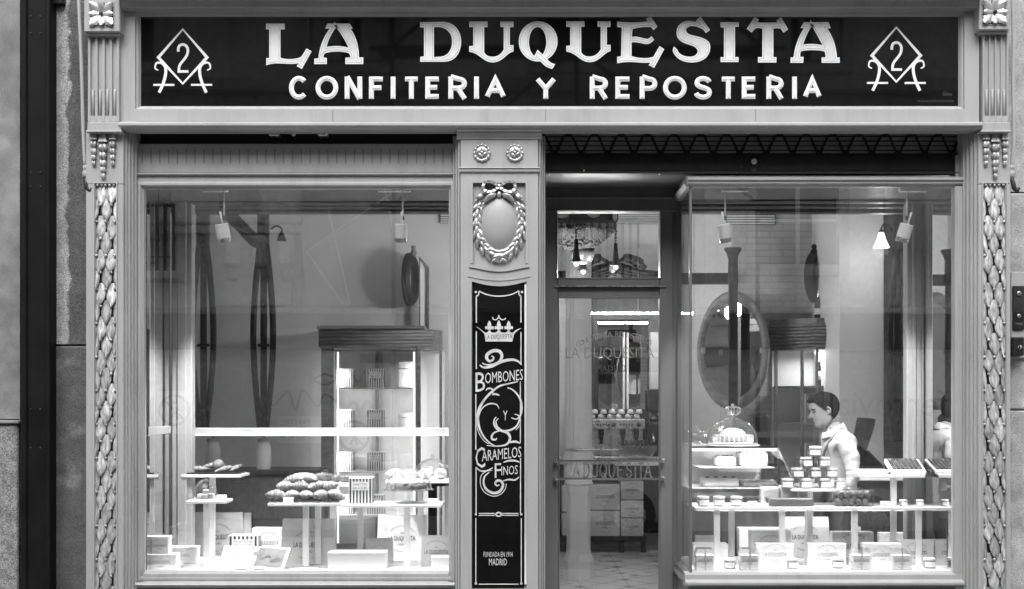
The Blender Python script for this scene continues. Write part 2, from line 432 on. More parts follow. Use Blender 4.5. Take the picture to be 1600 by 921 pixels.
def inst(o, parent, loc=None, rot=None, scale=None, name=None):
    """a piece that shares its mesh, as a child of parent, placed in world terms under an unrotated parent"""
    c = bpy.data.objects.new(name or o.name.split('.')[0], o.data if hasattr(o, 'data') and not isinstance(o, bpy.types.Mesh) else o)
    col.objects.link(c); c.parent = parent
    O = ORG.get(parent.name, Vector((0, 0, 0))) if parent else Vector((0, 0, 0))
    if loc is not None: c.location = Vector(loc) - O
    if rot is not None: c.rotation_euler = rot
    if scale is not None: c.scale = scale if isinstance(scale, (tuple, list)) else (scale,) * 3
    ORG[c.name] = Vector(loc) if loc is not None else O
    return c
def mesh_of(mb, name, m, smooth=False, angle=None):
    """mesh data only, built about the origin"""
    o = mb.build(name, m, org=(0, 0, 0), smooth=smooth, angle=angle); me = o.data
    bpy.data.objects.remove(o); return me

# ------------------------------------------------------------------ text
_tm = {}
def text_mesh(body, off=0.0, res=2):
    k = (body, off, res)
    if k in _tm: return _tm[k]
    cu = bpy.data.curves.new('t', 'FONT'); cu.body = body; cu.align_x = 'CENTER'; cu.size = 1.0; cu.resolution_u = res; cu.offset = off
    ob = bpy.data.objects.new('t', cu); col.objects.link(ob)
    dg = bpy.context.evaluated_depsgraph_get()
    me = bpy.data.meshes.new_from_object(ob.evaluated_get(dg))
    bpy.data.objects.remove(ob); bpy.data.curves.remove(cu)
    xs = [v.co.x for v in me.vertices]; ys = [v.co.y for v in me.vertices]
    _tm[k] = (me, min(xs), max(xs), min(ys), max(ys)); return _tm[k]
def text(mb, body, x0, x1, z0, z1, y, off=0.0, skew=0.0, rot=0.0, flip=False, res=2):
    """body stretched into the box x0..x1, z0..z1 on the plane y"""
    me, a, b, c, d = text_mesh(body, off, res)
    sx = (x1 - x0) / (b - a); sz = (z1 - z0) / (d - c)
    cx, cz = (x0+x1)/2, (z0+z1)/2
    def fn(co):
        u = (co.x - (a+b)/2) * sx; w = (co.y - (c+d)/2) * sz
        w += u * skew
        if rot: u, w = u*math.cos(rot) - w*math.sin(rot), u*math.sin(rot) + w*math.cos(rot)
        if flip: u = -u
        return (cx + u, y, cz + w)
    return mb.mesh(me, fn)
def arc_text(mb, body, cx, cz, r, h, a0, a1, y, up=True):
    n = len(body)
    for i, ch in enumerate(body):
        if ch == ' ': continue
        me, a, b, c, d = text_mesh(ch, 0.0, 1)
        t = R(a0 + (a1 - a0) * (i + 0.5) / n); s = h / 0.72
        rot = (t - PI/2) if up else (t + PI/2)
        px, pz = cx + r*math.cos(t), cz + r*math.sin(t)
        mid = (a + b) / 2
        mb.mesh(me, lambda co: (px + (co.x-mid)*s*math.cos(rot) - (co.y-0.36)*s*math.sin(rot), y, pz + (co.x-mid)*s*math.sin(rot) + (co.y-0.36)*s*math.cos(rot)))
    return mb
def shape2d(loops, off=0.0):
    """filled 2D outline with holes -> mesh in XY"""
    cu = bpy.data.curves.new('s', 'CURVE'); cu.dimensions = '2D'; cu.fill_mode = 'BOTH'; cu.offset = off
    for lp in loops:
        sp = cu.splines.new('POLY'); sp.points.add(len(lp) - 1); sp.use_cyclic_u = True
        for p, q in zip(sp.points, lp): p.co = (q[0], q[1], 0, 1)
    ob = bpy.data.objects.new('s', cu); col.objects.link(ob)
    dg = bpy.context.evaluated_depsgraph_get()
    me = bpy.data.meshes.new_from_object(ob.evaluated_get(dg))
    bpy.data.objects.remove(ob); bpy.data.curves.remove(cu)
    return me
# one-line capitals in a unit box
GL = {
 'A': [[(0,0),(.5,1),(1,0)], [(.2,.34),(.8,.34)]],
 'B': [[(0,0),(0,1)], path([(0,1),(.5,1),(.9,1,.9,.53,.5,.53),(0,.53)]), path([(.5,.53),(1.05,.53,1.05,0,.5,0),(0,0)])],
 'C': [arc(.52,.5,.5,.5,42,318,22)],
 'D': [[(0,0),(0,1)], path([(0,1),(.4,1),(1.2,1,1.2,0,.4,0),(0,0)], 12)],
 'E': [[(0,1),(0,0)], [(0,1),(1,1)], [(0,0),(1,0)], [(0,.52),(.86,.52)]],
 'F': [[(0,1),(0,0)], [(0,1),(1,1)], [(0,.5),(.88,.5)]],
 'I': [[(.5,0),(.5,1)]],
 'L': [[(0,1),(0,0)], [(0,0),(1,0)]],
 'M': [[(0,0),(.1,1),(.5,.2),(.9,1),(1,0)]],
 'N': [[(0,0),(0,1)], [(1,0),(1,1)], [(0,1),(1,0)]],
 'O': [arc(.5,.5,.5,.5,0,360,28)],
 'P': [[(0,0),(0,1)], path([(0,1),(.55,1),(1.12,1,1.12,.46,.55,.46),(0,.46)])],
 'Q': [arc(.5,.5,.5,.5,0,360,28), [(.55,.28),(1,-.08)]],
 'R': [[(0,0),(0,1)], path([(0,1),(.55,1),(1.12,1,1.12,.48,.55,.48),(0,.48)]), [(.5,.48),(1,0)]],
 'S': [path([(.95,.8),(.85,1.05,.06,1.08,.08,.74),(.1,.45,.96,.56,.95,.26),(.95,-.1,.1,-.06,.02,.22)], 9)],
 'T': [[(0,1),(1,1)], [(.5,1),(.5,0)]],
 'U': [path([(0,1),(0,.35),(0,-.12,1,-.12,1,.35),(1,1)], 10)],
 'Y': [[(0,1),(.5,.46),(1,1)], [(.5,.46),(.5,0)]],
}
def glyph(mb, ch, x0, x1, z0, z1, w, y, ridge=False, th=0.003, eps=0.0004):
    for k, st in enumerate(GL[ch]):
        closed = ch in 'OQ' and k == 0
        pts = st[:-1] if closed else st
        h = w / 2
        q = [(x0 + h + p[0]*(x1-x0-w), z0 + h + p[1]*(z1-z0-w)) for p in pts]
        if ch == 'I': q = [((x0+x1)/2, z0), ((x0+x1)/2, z1)]
        if ch in 'AYNRTFPLEDBM' and abs(pts[0][1] - pts[-1][1]) > .3:      # let upright stroke ends reach the line
            q = [(a, z0 if (abs(p[1]) < 1e-6 and i in (0, len(q)-1)) else (z1 if (abs(p[1]-1) < 1e-6 and i in (0, len(q)-1)) else b)) for i, ((a, b), p) in enumerate(zip(q, pts))]
        mb.ribbon(q, w, y - k * eps, th, ridge, closed)
    return mb

# ================================================================== SETTING OUTSIDE
g = MB().box(-60, 60, -30, 12, -0.3, -0.12).build('road', asphalt); tag(g, kind='structure')
g = MB().cbox(-60, 60, -3.4, 0.06, -0.2, 0.0, 0.02).build('pavement', pavement_m); tag(g, kind='structure')
g = MB().cbox(-60, 60, -12, -8.3, -0.2, 0.0, 0.02).build('pavement_opposite', pavement_m); tag(g, kind='structure')

# walls beside and above the shop
nb = thing('neighbour_wall', 'smooth grey rendered wall with granite base at the far left', 'wall', (X(0, .03), .1, 0))
MB().box(-42, X(31, .03), .03, .5, Z(655, .03), 12).build('render', render_grey, nb)
MB().cbox(-42, X(28, -.01), -.01, .5, -.1, Z(663, -.01), .008).build('granite_base', granite, nb)
MB().cbox(-42, X(29, -.03), -.03, .45, Z(663, -.03) + .001, Z(657, -.03), .006).build('coping', render_grey, nb)

dp = thing('dark_post', 'tall black painted wooden post between grey wall and stained stone strip', 'post', (X(55, -.05), 0, 0))
MB().cbox(X(32, -.05), X(78, -.05), -.05, .3, -.1, 12, .006).build('shaft', post_black, dp)
for a, b in ((32, 41), (70, 78)):
    MB().cbox(X(a, -.066), X(b, -.066), -.066, -.052, -.1, 12, .005).build('edge_strip', post_black, dp)
for py in (26, 52, 270, 292, 640, 700):
    for px in (48, 63):
        MB().lathe([(.006, 0), (.005, -.003), (.001, -.004)], P(px, py, -.051), 8, 'y').build('nail', iron_grey, dp, smooth=True)

sw = thing('stone_strip_wall', 'weathered stone strip with dark water stains beside the left pilaster', 'wall', (X(105, .05), .2, 0))
MB().box(X(77, .05), X(140, .05), .05, .5, Z(538, .05), 12).build('upper_stone', stone_stain, sw)
MB().cbox(X(77, .045), X(140, .045), .045, .5, -.1, Z(541, .045), .01).build('lower_block', stone_block, sw)
MB().cbox(X(78, .0), X(98, .0), .0, .1, Z(6, 0), Z(-8, 0), .004).build('iron_bracket', iron, sw)

rw = thing('right_stone_wall', 'pale rough stone wall strip at the right edge', 'wall', (X(1600, .05), .2, 0))
MB().box(X(1570, .05), 42, .05, .5, Z(300, .05), 12).build('upper_stone', stone_light, rw)
MB().cbox(X(1570, .045), 42, .045, .5, Z(640, .045), Z(302, .045), .008).build('middle_block', stone_light, rw)
MB().cbox(X(1570, .045), 42, .045, .5, -.1, Z(642, .045), .008).build('lower_block', stone_light, rw)
MB().cbox(X(1580, .02), X(1612, .02), .02, .07, Z(560, .02), Z(425, .02), .004).build('mounting_board', paint, rw)

ub = thing('upper_facade', 'plain rendered storey wall above the shop sign', 'wall', (0, .2, 4.6))
MB().box(X(90, .05), X(1612, .05), .06, .6, 4.55, 12).build('render', render_grey, ub)

ip = thing('intercom', 'dark metal intercom plate with round key lock on the right wall', 'intercom', P(1592, 515, .012))
MB().pbox(1583, 1601, 447, 515, .004, .02, .003).build('plate', iron_grey, ip)
MB().pbox(1584, 1600, 488, 513, .0015, .006, .001).build('button_panel', iron, ip)
MB().lathe([(.014, 0), (.014, -.006), (.010, -.008), (.004, -.008)], P(1592, 459, .003), 14, 'y').build('lock', steel, ip, smooth=True)
MB().lathe([(.010, 0), (.012, -.003), (.008, -.004)], P(1592, 494, .0015), 12, 'y').build('bell_symbol', steel, ip, smooth=True)
_t = MB(); text(_t, 'TIMBRE', X(1586, .001), X(1598, .001), Z(508, .001), Z(504.5, .001), .0008); _t.build('lettering', steel, ip)
kb = thing('key_box', 'small black key switch box below the intercom', 'key box', P(1592, 556, 0))
MB().pbox(1583, 1601, 527, 556, -.04, .02, .006).build('case', plastic_black, kb)
MB().lathe([(.013, 0), (.013, -.008), (.005, -.010)], P(1593, 543, -.041), 14, 'y').build('lock', steel, kb, smooth=True)
MB().pbox(1592, 1594, 538, 548, -.053, -.05).build('slot', slot_dark, kb)

# ================================================================== CARVED PILASTERS
# gilded leaf, tip down, made once
def leaf_mesh(name, w, h, bulge, m):
    mb = MB(); rows = 9; us = (-1, -.8, -.4, 0, .4, .8, 1)
    for k in range(rows + 1):
        t = k / rows
        if t < .5: half = w / 2 * (.80 + .20 * math.sin(t / .5 * PI / 2))
        else: half = w / 2 * max(.02, 1 - ((t - .5) / .5) ** 1.9)
        for u in us:
            y = -bulge * (1 - abs(u) ** 2.4) * (1 - .45 * t) - bulge * .5 * t * (1 - abs(u)) + (.22 * bulge if u == 0 else 0)
            mb.v.append((half * u, y, -h * t))
    n = len(us)
    for k in range(rows):
        for i in range(n - 1):
            q = k * n + i; mb.face((q, q + 1, q + n + 1, q + n))
    return mesh_of(mb, name, m, smooth=True)
LW, LH = M(17.4, -.07), M(37, -.07)
leaf_me = leaf_mesh('leaf', LW, LH, .011, gilt)
leaf_half = leaf_mesh('leaf', LW * .5, LH, .009, gilt)
_b = MB(); _b.sphere((0, 0, 0), .0088, 10, 6); berry_me = mesh_of(_b, 'berry', gilt, True)

def pilaster(label, c, cap0, cap1, strip0, strip1, x0, x1, captop):
    """c = centre px; a carved, gilded shopfront pilaster"""
    t = thing('carved_pilaster', label, 'pilaster', (X(c, -.08), -.02, 0), 'carved pilasters at both ends of the shopfront')
    # lower body in pieces around the recessed leaf panel
    b = MB(); f = -.08
    s0, s1 = X(strip0, f), X(strip1, f)
    zt = Z(288, f)
    b.cbox(X(x0, f), X(x1, f), f, .1, zt, Z(203, f), .004)
    b.cbox(X(x0, f), s0, f, .1, -.02, zt - .0005, .004)
    b.cbox(s1, X(x1, f), f, .1, -.02, zt - .0005, .004)
    b.build('body', paint, t)
    st = MB().box(s0 - .002, s1 + .002, -.055, .05, -.02, zt + .002).build('leaf_panel', gilt_back, t)
    MB().ring(s0 - .012, s1 + .012, -.1, zt + .012, [(0, f - .001), (.002, f - .007), (.008, f - .007), (.013, f + .01)]).build('panel_bead', paint, t)
    w = s1 - s0; cx = (s0 + s1) / 2; pitch = M(26.4, f)
    z = zt + M(4, f); k = 0
    while z > .42:
        y = -.058
        tilt = R(8.5)
        if k % 2 == 0: spots = [(cx - w * .26, leaf_me), (cx + w * .26, leaf_me)]
        else: spots = [(cx, leaf_me), (s0 + w * .045, leaf_half), (s1 - w * .045, leaf_half)]
        for xx, me in spots:
            q = inst(me, st, (xx + random.uniform(-.0015, .0015), y - .0007 * (k % 2), z + random.uniform(-.003, .003)), (-tilt + random.uniform(-.05, .05), random.uniform(-.06, .06), random.uniform(-.12, .12)), (random.uniform(.94, 1.05), random.uniform(.8, 1.15), random.uniform(.96, 1.05)), 'leaf')
        zb = z - LH * .985
        bx = [cx - w * .26, cx + w * .26] if k % 2 == 0 else [cx, s0 + .006, s1 - .006]
        for xx in bx: inst(berry_me, st, (xx, -.0775, zb + .001), name='berry')
        z -= pitch; k += 1
    # small bead swag above the leaf panel
    for i in range(5): inst(berry_me, st, (s0 + w * (.1 + .2 * i), -.078, zt - .006), name='bead')
    # hanging bellflower drops
    for dx, n, top in ((-14.5, 4, 209), (0, 5, 209), (15, 4, 209)):
        big = dx == 0
        dr = thing('bellflower_drop', None, None, P(c + dx, top, f)); dr.parent = t; dr.location = P(c + dx, top, f) - ORG[t.name]
        s = 1.35 if big else 1.0
        wx = M(5.2 * s, f); zc = Z(top, f)
        MB().add([(X(c+dx,f)-wx*.55,f-.012,zc),(X(c+dx,f)+wx*.55,f-.012,zc),(X(c+dx,f)+wx,f-.02,zc-M(10*s,f)),(X(c+dx,f)-wx,f-.02,zc-M(10*s,f)),
                  (X(c+dx,f)-wx*.55,f+.002,zc),(X(c+dx,f)+wx*.55,f+.002,zc),(X(c+dx,f)+wx,f+.002,zc-M(10*s,f)),(X(c+dx,f)-wx,f+.002,zc-M(10*s,f))],
                 [(0,1,2,3),(4,7,6,5),(0,4,5,1),(2,6,7,3),(1,5,6,2),(0,3,7,4)]).build('cap', gilt, dr)
        zz = zc - M(12 * s, f)
        for i in range(n):
            q = 1 - .13 * i
            hh = M((11.5 if not big else 13.5), f) * (q ** .5)
            rr = wx * q * 1.05
            bb = MB().lathe([(.001, 0), (rr*.55, -hh*.12), (rr, -hh*.5), (rr*.8, -hh*.75), (rr*.3, -hh*1.05)], (X(c+dx, f), f - .008, zz), 10, sy=.8)
            for sgn in (-1, 1):
                bb.sphere((X(c+dx, f) + sgn*rr*.45, f - .008 - rr*.55, zz - hh*.5), (rr*.5, rr*.42, hh*.42), 8, 6)
            bb.build('husk', gilt, dr, smooth=True)
            zz -= hh * .95
    # fluted frieze block
    f2 = -.10
    fl = MB()
    a0, a1 = X(cap0 + 4, f2), X(cap1 - 1, f2); zt2, zb2 = Z(captop + 4, f2), Z(191, f2)
    nf = 4; wv = (a1 - a0); fw = M(6.5, f2); gaps = [a0 + wv * (.155 + .23 * i) for i in range(nf)]
    edges = [a0]
    for gx in gaps: edges += [gx - fw/2, gx + fw/2]
    edges.append(a1)
    for i in range(0, len(edges), 2): fl.cbox(edges[i], edges[i+1], f2, .05, zb2, zt2, .003)
    zmid, zlow = Z(139, f2), Z(181, f2)
    for gx in gaps:
        fl.box(gx - fw/2 - .001, gx + fw/2 + .001, f2 + .016, .04, zb2, zt2)
        fl.box(gx - fw/2 - .001, gx + fw/2 + .001, f2 + .0015, .03, zb2, zlow)
    fb = fl.build('fluted_block', paint, t)
    for gx in gaps:
        MB().lathe([(.001, zlow), (fw*.36, zlow + .004), (fw*.36, zmid - .008), (fw*.2, zmid - .002), (.001, zmid)], (gx, f2 + .010, 0), 10).build('cable_rod', paint, fb, smooth=True)
    bs = MB().cbox(X(cap0 + 3, -.125), X(cap1 + 2, -.125), -.125, .05, Z(205, -.125), Z(191, -.125), .004)
    bs.cbox(X(cap0 + 1, -.135), X(cap1 + 3, -.135), -.135, .05, Z(207, -.135), Z(203.5, -.135), .003)
    bs.build('block_base', paint, t)
    # capital block with acanthus rosette
    f3 = -.15
    cb = MB().cbox(X(cap0 - 2, f3), X(cap1, f3), f3, .05, Z(captop, f3), Z(-14, f3), .005)
    cb.cbox(X(cap0, f3+.02), X(cap1 - 1, f3+.02), f3 + .02, .05, Z(captop + 5, f3+.02), Z(captop, f3+.02) + .002, .003)
    cbo = cb.build('capital_block', paint, t)
    rc = P((cap0 + cap1) / 2 - 1, captop - 27, f3)
    hw = M(19, f3)
    MB().ring(rc.x - hw - .004, rc.x + hw + .004, rc.z - hw - .004, rc.z + hw + .004, [(0, f3 - .001), (.001, f3 - .003), (.006, f3 - .003), (.008, f3 - .0005)]).build('rosette_bead', paint, cbo)
    MB().box(rc.x - hw, rc.x + hw, f3 - .0012, f3 - .0004, rc.z - hw, rc.z + hw).build('rosette_ground', gilt_back, cbo)
    for i in range(8):
        an = PI / 4 * i + PI / 4
        ln = hw * (1.3 if i % 2 == 0 else .98); ww = hw * (.62 if i % 2 == 0 else .5)
        lf = MB(); rows = 8
        for kk in range(rows + 1):
            tt = kk / rows
            half = ww * (.35 + .65 * math.sin(PI * min(1, tt * .85 + .1))) * (1 + .2 * math.sin(tt * 22)) * (1 if tt < .95 else .5)
            for u in (-1, -.5, 0, .5, 1):
                lf.v.append((half * u * .62, -.004 - .012 * (1 - abs(u)) * (.4 + tt * .7) - .010 * tt + (.004 if u == 0 else 0), ln * (.12 + .88 * tt)))
        for kk in range(rows):
            for i2 in range(4):
                a = kk * 5 + i2; lf.face((a, a+1, a+6, a+5))
        ca, sa = math.cos(an), math.sin(an)
        lf.xform(lambda v: (rc.x + v.x*ca - v.z*sa, f3 + v.y - .0005, rc.z + v.x*sa + v.z*ca))
        lf.build('acanthus_leaf', silver_paint, cbo, smooth=True)
    MB().sphere((rc.x, f3 - .018, rc.z), .011, 12, 8).build('rosette_button', iron_grey, cbo, smooth=True)
    return t
pilaster('left fluted pilaster with rosette capital and gilded overlapping leaf strip', 162, 133, 187, 149, 181, 134, 193, 50)
pilaster('right fluted pilaster with rosette capital and gilded overlapping leaf strip', 1554, 1532, 1577, 1537, 1571, 1529, 1579, 47)

# slim awning rods with an ornamental foot, outside each pilaster
for lab, pts, foot in (('left grey awning rod with curled ornamental foot beside the pilaster', [(122, -14), (125, 40), (128, 120), (130, 200), (133, 262)], (134, 275)),
                       ('right grey awning rod with curled ornamental foot beside the pilaster', [(1582, -14), (1583.5, 60), (1583, 140), (1584, 215), (1580, 262)], (1580, 275))):
    t = thing('awning_rod', lab, 'awning rod', P(foot[0], foot[1], -.06), 'awning rods beside the pilasters')
    MB().tube(smooth_pts([P(a, b, -.05) for a, b in pts], 4), .011, 8).build('rod', paint, t, smooth=True)
    q = P(foot[0], foot[1], -.06)
    MB().lathe([(.012, .06), (.017, .055), (.017, .04), (.013, .035), (.02, .02), (.02, -.005), (.014, -.012), (.001, -.014)], (q.x, q.y, q.z), 12).build('socket', paint, t, smooth=True)
    MB().tube(smooth_pts([(q.x, q.y, q.z - .005), (q.x + .006, q.y - .01, q.z - .04), (q.x + .012, q.y - .012, q.z - .07), (q.x + .028, q.y - .014, q.z - .088), (q.x + .04, q.y - .014, q.z - .072)], 4), [.013]*5 + [.014]*5 + [.011]*4 + [.008]*3, 8).build('curled_foot', iron_grey, t, smooth=True)

# ================================================================== FASCIA SIGN
t = fs = thing('shop_sign', 'long black glass shop sign with gilded LA DUQUESITA lettering in grey frame', 'shop sign', (X(860, 0), -.05, Z(205, 0)))
f = -.07
zb, zt = Z(193.5, f), Z(-5.5, f)
MB().ring(X(188, f), X(1530, f), zb, zt, [(0, .02), (0, f), (M(23, f), f), (M(24, f), f + .012), (M(26.5, f), f + .016), (M(29.5, f), f + .034)]).build('frame', paint, t)
gz0, gz1 = Z(164.5, -.036), Z(24, -.036); gx0, gx1 = X(219, -.036), X(1498, -.036)
MB().box(gx0 - .004, gx1 + .004, -.036, -.03, gz0 - .09, gz1 + .03).build('glass_panel', black_glass, t)
# the frame's lower inside edge sits lower than the sides: a broad flat rail
MB().prism([(.02, Z(190, f)), (f - .002, Z(190, f)), (f - .002, Z(173, f)), (f + .012, Z(171.5, f)), (f + .036, Z(164.5, f)), (.02, Z(164.5, f))], 'x', X(213, f), X(1506, f)).build('lower_rail', paint, t)
MB().prism([(.0, Z(191, f)), (f - .01, Z(191, f)), (f - .02, Z(192.5, f)), (f - .05, Z(194, f)), (f - .062, Z(197, f)), (f - .062, Z(200, f)), (f - .05, Z(203, f)), (f - .03, Z(204.5, f)), (f - .01, Z(205.5, f)), (.0, Z(205.5, f))], 'x', X(190, f), X(1529, f)).build('torus_moulding', paint, t)
ct = MB().prism([(.05, Z(13, -.12)), (-.12, Z(13, -.12)), (-.125, Z(12, -.12)), (-.135, Z(2, -.13)), (-.15, Z(-4, -.15)), (-.22, Z(-12, -.2)), (-.26, Z(-16, -.2)), (-.26, Z(-40, -.2)), (.05, Z(-40, -.2))], 'x', X(188.5, -.12), X(1528, -.12))
ct.build('cornice', paint, t)

# LA DUQUESITA, eleven letters traced with their spurs
def conv(o): return lambda p: P(o[0] + p[0] / 5.0, o[1] + p[1] / 5.0, -.04)
LET = [
 ('L', (400,20), [[(78,86),(224,86),(224,130),(191,130),(191,352),(240,374,330,362,352,345),(368,330,380,305,394,280),(435,302),(358,440),(318,418),(336,394),(280,412,180,390,140,398),(110,402,95,405,80,412),(80,355),(103,355),(103,130),(78,130)]]),
 ('A', (400,20), [[(560,86),(732,86),(755,124),(738,126),(790,190,805,290,805,350),(838,350),(838,402),(698,402),(698,352),(738,350),(736,330,730,320,722,316),(680,300,580,300,537,318),(530,326,527,340,527,352),(553,354),(553,402),(455,402),(455,360),(487,358),(495,270,530,180,578,124),(540,124)],
                 [(625,112),(660,160,700,220,722,275),(680,258,600,258,552,268),(560,220,590,160,625,114)]]),
 ('D', (400,20), [[(1282,75),(1470,72),(1560,80,1603,150,1603,225),(1603,310,1560,383,1470,384),(1282,384),(1285,345),(1312,342),(1312,116),(1282,114)],
                 [(1390,112),(1430,112),(1500,120,1532,170,1532,225),(1532,290,1500,340,1440,345),(1390,348)]]),
 ('U', (720,20), [[(66,70),(208,70),(208,112),(183,112),(183,310),(200,342,225,345,250,345),(280,345,312,330,335,290),(335,112),(310,112),(310,70),(412,70),(412,112),(383,114),(383,254),(412,254),(412,303),(360,310,330,388,250,390),(170,388,150,315,66,305),(66,262),(97,260),(97,112),(66,112)]]),
 ('Q', (720,20), None),
 ('U', (720+758/5,20-2/5), [[(66,70),(208,70),(208,112),(183,112),(183,310),(200,342,225,345,250,345),(280,345,312,330,335,290),(335,112),(310,112),(310,70),(412,70),(412,112),(383,114),(383,254),(412,254),(412,303),(360,310,330,388,250,390),(170,388,150,315,66,305),(66,262),(97,260),(97,112),(66,112)]]),
 ('E', (720,20), [[(1222,70),(1290,80,1400,80,1462,68),(1447,48),(1482,30),(1537,108),(1505,136),(1488,112),(1430,110,1380,115,1342,128),(1336,190),(1380,180,1420,203,1455,206),(1472,204,1480,196,1488,184),(1510,212),(1490,235,1470,245,1450,246),(1410,240,1370,225,1334,232),(1334,340),(1380,355,1450,365,1505,345),(1552,262),(1590,285),(1510,432),(1468,410),(1482,390),(1400,400,1320,370,1222,396),(1222,345),(1252,342),(1258,116),(1222,112)]]),
 ('S', (1020,20), [[(372,30),(447,135),(415,160),(396,135),(360,105,290,92,265,120),(250,140,265,165,300,175),(360,190,450,200,450,270),(450,350,380,390,305,390),(220,390,160,340,155,290),(165,265),(195,292),(195,320,240,345,290,345),(330,345,355,320,350,295),(340,260,290,255,240,235),(200,215,185,190,185,155),(185,90,240,60,290,65),(315,68,335,72,347,76),(338,62)]]),
 ('I', (1020,20), [[(527,75),(672,75),(672,110),(642,110),(642,348),(670,348),(670,386),(530,386),(530,348),(556,348),(556,115),(532,115)]]),
 ('T', (1020,20), [[(795,35),(828,55),(818,77),(860,80,940,80,978,75),(966,60),(1003,37),(1057,132),(1022,157),(1000,125),(980,120,960,122,942,125),(942,348),(966,348),(966,390),(822,390),(822,348),(855,348),(857,125),(830,118,815,118,800,125),(772,155),(735,125)]]),
 ('A', (1020,20), [[(1180,75),(1373,75),(1390,122),(1362,122),(1410,190,1435,270,1438,350),(1460,350),(1460,392),(1320,392),(1320,350),(1350,350),(1350,320,1345,305,1340,302),(1290,290,1200,290,1157,302),(1150,320,1150,335,1152,346),(1178,346),(1175,392),(1076,392),(1078,350),(1100,350),(1110,260,1140,180,1182,122),(1155,120)],
                 [(1243,103),(1270,150,1300,200,1327,257),(1280,242,1220,242,1175,250),(1190,200,1210,150,1243,105)]]),
]
QL = [[(604+152*math.cos(a*PI/20), 225+157*math.sin(a*PI/20)) for a in range(40)], [(600+68*math.cos(a*PI/16), 230+118*math.sin(a*PI/16)) for a in range(32)]]
QT = [(600,290),(680,370),(700,393,715,400,738,402),(715,440),(670,432,650,410,620,380),(572,345)]
def slab(mb, me, y0, y1):
    """front face at y0 plus side walls back to y1 from a flat mesh in XY (already metres)"""
    o = len(mb.v); n = len(me.vertices)
    mb.v += [(v.co.x, y0, v.co.y) for v in me.vertices] + [(v.co.x, y1, v.co.y) for v in me.vertices]
    cnt = {}
    for p in me.polygons:
        vs = list(p.vertices); mb.face([o + i for i in vs])
        for a, b in zip(vs, vs[1:] + vs[:1]): cnt.setdefault(frozenset((a, b)), []).append((a, b))
    for k, e in cnt.items():
        if len(e) == 1: a, b = e[0]; mb.face((o+a, o+b, o+n+b, o+n+a))
for ch, org_, loops in LET:
    cv = conv(org_)
    def mk(lps, y0, off):
        ll = []
        for lp in lps:
            pts = path(lp, 7); ll.append([(cv(p).x, cv(p).z) for p in pts])
        return shape2d(ll, off)
    mb = MB(); parts_ = [(loops, 0.0)] if loops else [(QL, 0.0), ([QT], .0012)]
    for lps, dy in parts_: slab(mb, mk(lps, 0, 0), -.0405 - dy, -.0365)
    lo = mb.build('letter', gold_edge, fs); lo['label'] = 'gilded letter ' + ch
    for off, m_, dy2, nm in ((-M(1.9, 0), gold_line, .0006, 'outline_groove'), (-M(2.5, 0), gold_leaf, .0011, 'leaf_face')):
        mb = MB()
        for lps, dy in parts_: slab(mb, mk(lps, 0, off), -.0405 - dy - dy2, -.0405 - dy + .0002)
        mb.build(nm, m_, lo)
# CONFITERIA Y REPOSTERIA, prismatic capitals
L2 = [('C',451,482),('O',493,528.5),('N',538.5,566),('F',576.5,602),('I',610.5,618),('T',629,656.5),('E',664.5,689.5),('R',700.5,730),('I',741,748),('A',757.5,790.5),
      ('Y',836,869.5),('R',921.5,950.5),('E',961.5,987.5),('P',999.5,1027.5),('O',1036,1073),('S',1083.5,1113.5),('T',1124,1152),('E',1159,1184),('R',1197.5,1225),('I',1238,1245),('A',1254.5,1284)]
for ch, a, b in L2:
    mb = MB(); e = 1 if ch in 'COS' else 0
    glyph(mb, ch, X(a, -.037), X(b, -.037), Z(155 + e, -.037), Z(120 - e, -.037), M(7.6, 0), -.0365, ridge=True, th=.007)
    o = mb.build('letter', gold_leaf, fs); o['label'] = 'small gilded capital ' + ch
# numbered diamond emblems
for cx in (285.5, 1400.5):
    e = MB(); y = -.0375
    q = lambda p: (X(cx + p[0], y), Z(92 + p[1], y))
    if cx < 800: oy = 0
    else: oy = -3
    k = M(1, y)
    pts = [(0,-44),(38,0),(0,41),(-38,0)]
    pp = [(X(cx + a, y), Z(90 + oy + b, y)) for a, b in pts]
    e.ribbon(pp, [2.2*k, 4.6*k, 2.6*k, 4.6*k], y, .0012, closed=True)
    num = path([(-7,-10),(-7,-14),(-7,-24,8,-24,8,-12),(8,-4,4,0,-1,6),(-6,12,-6,14,-6,21),(9,21)], 8)
    e.ribbon([(X(cx + a, y), Z(91 + oy + b, y)) for a, b in num], 4.0*k, y - .0004, .0016)
    for sgn in (-1, 1):
        leg = smooth_pts([(sgn*38, 20), (sgn*43, 17), (sgn*41, 9), (sgn*33, 9), (sgn*27, 16), (sgn*27, 28), (sgn*31, 42), (sgn*37, 55)], 5)
        ww = [ (1.6 + 3.0 * min(1, i / (len(leg) * .6))) * k for i in range(len(leg))]
        e.ribbon([(X(cx + a, y), Z(90 + oy + b, y)) for a, b in leg], ww, y - .0008, .002)
        e.ribbon([(X(cx + sgn*46, y), Z(90 + oy + 43, y)), (X(cx + sgn*13, y), Z(90 + oy + 43, y))], 3*k, y - .0012, .0024)
    o = e.build('number_emblem', white_sign, fs); o['label'] = 'white diamond emblem with number 2'
for px in (852, 1180, 520):
    MB().box(X(px, -.07), X(px + .5, -.07), -.0735, -.06, Z(190, -.07), Z(172, -.07)).build('board_joint', gilt_back, fs)
_t = MB(); text(_t, 'Gines', X(1473, -.037), X(1487, -.037), Z(150, -.037), Z(143, -.037), -.0366); text(_t, 'RIOLACACRISTALADOR', X(1434, -.037), X(1490, -.037), Z(160, -.037), Z(156.5, -.037), -.0366)
_t.build('maker_signature', mat('signature_grey', .05, .5), fs)
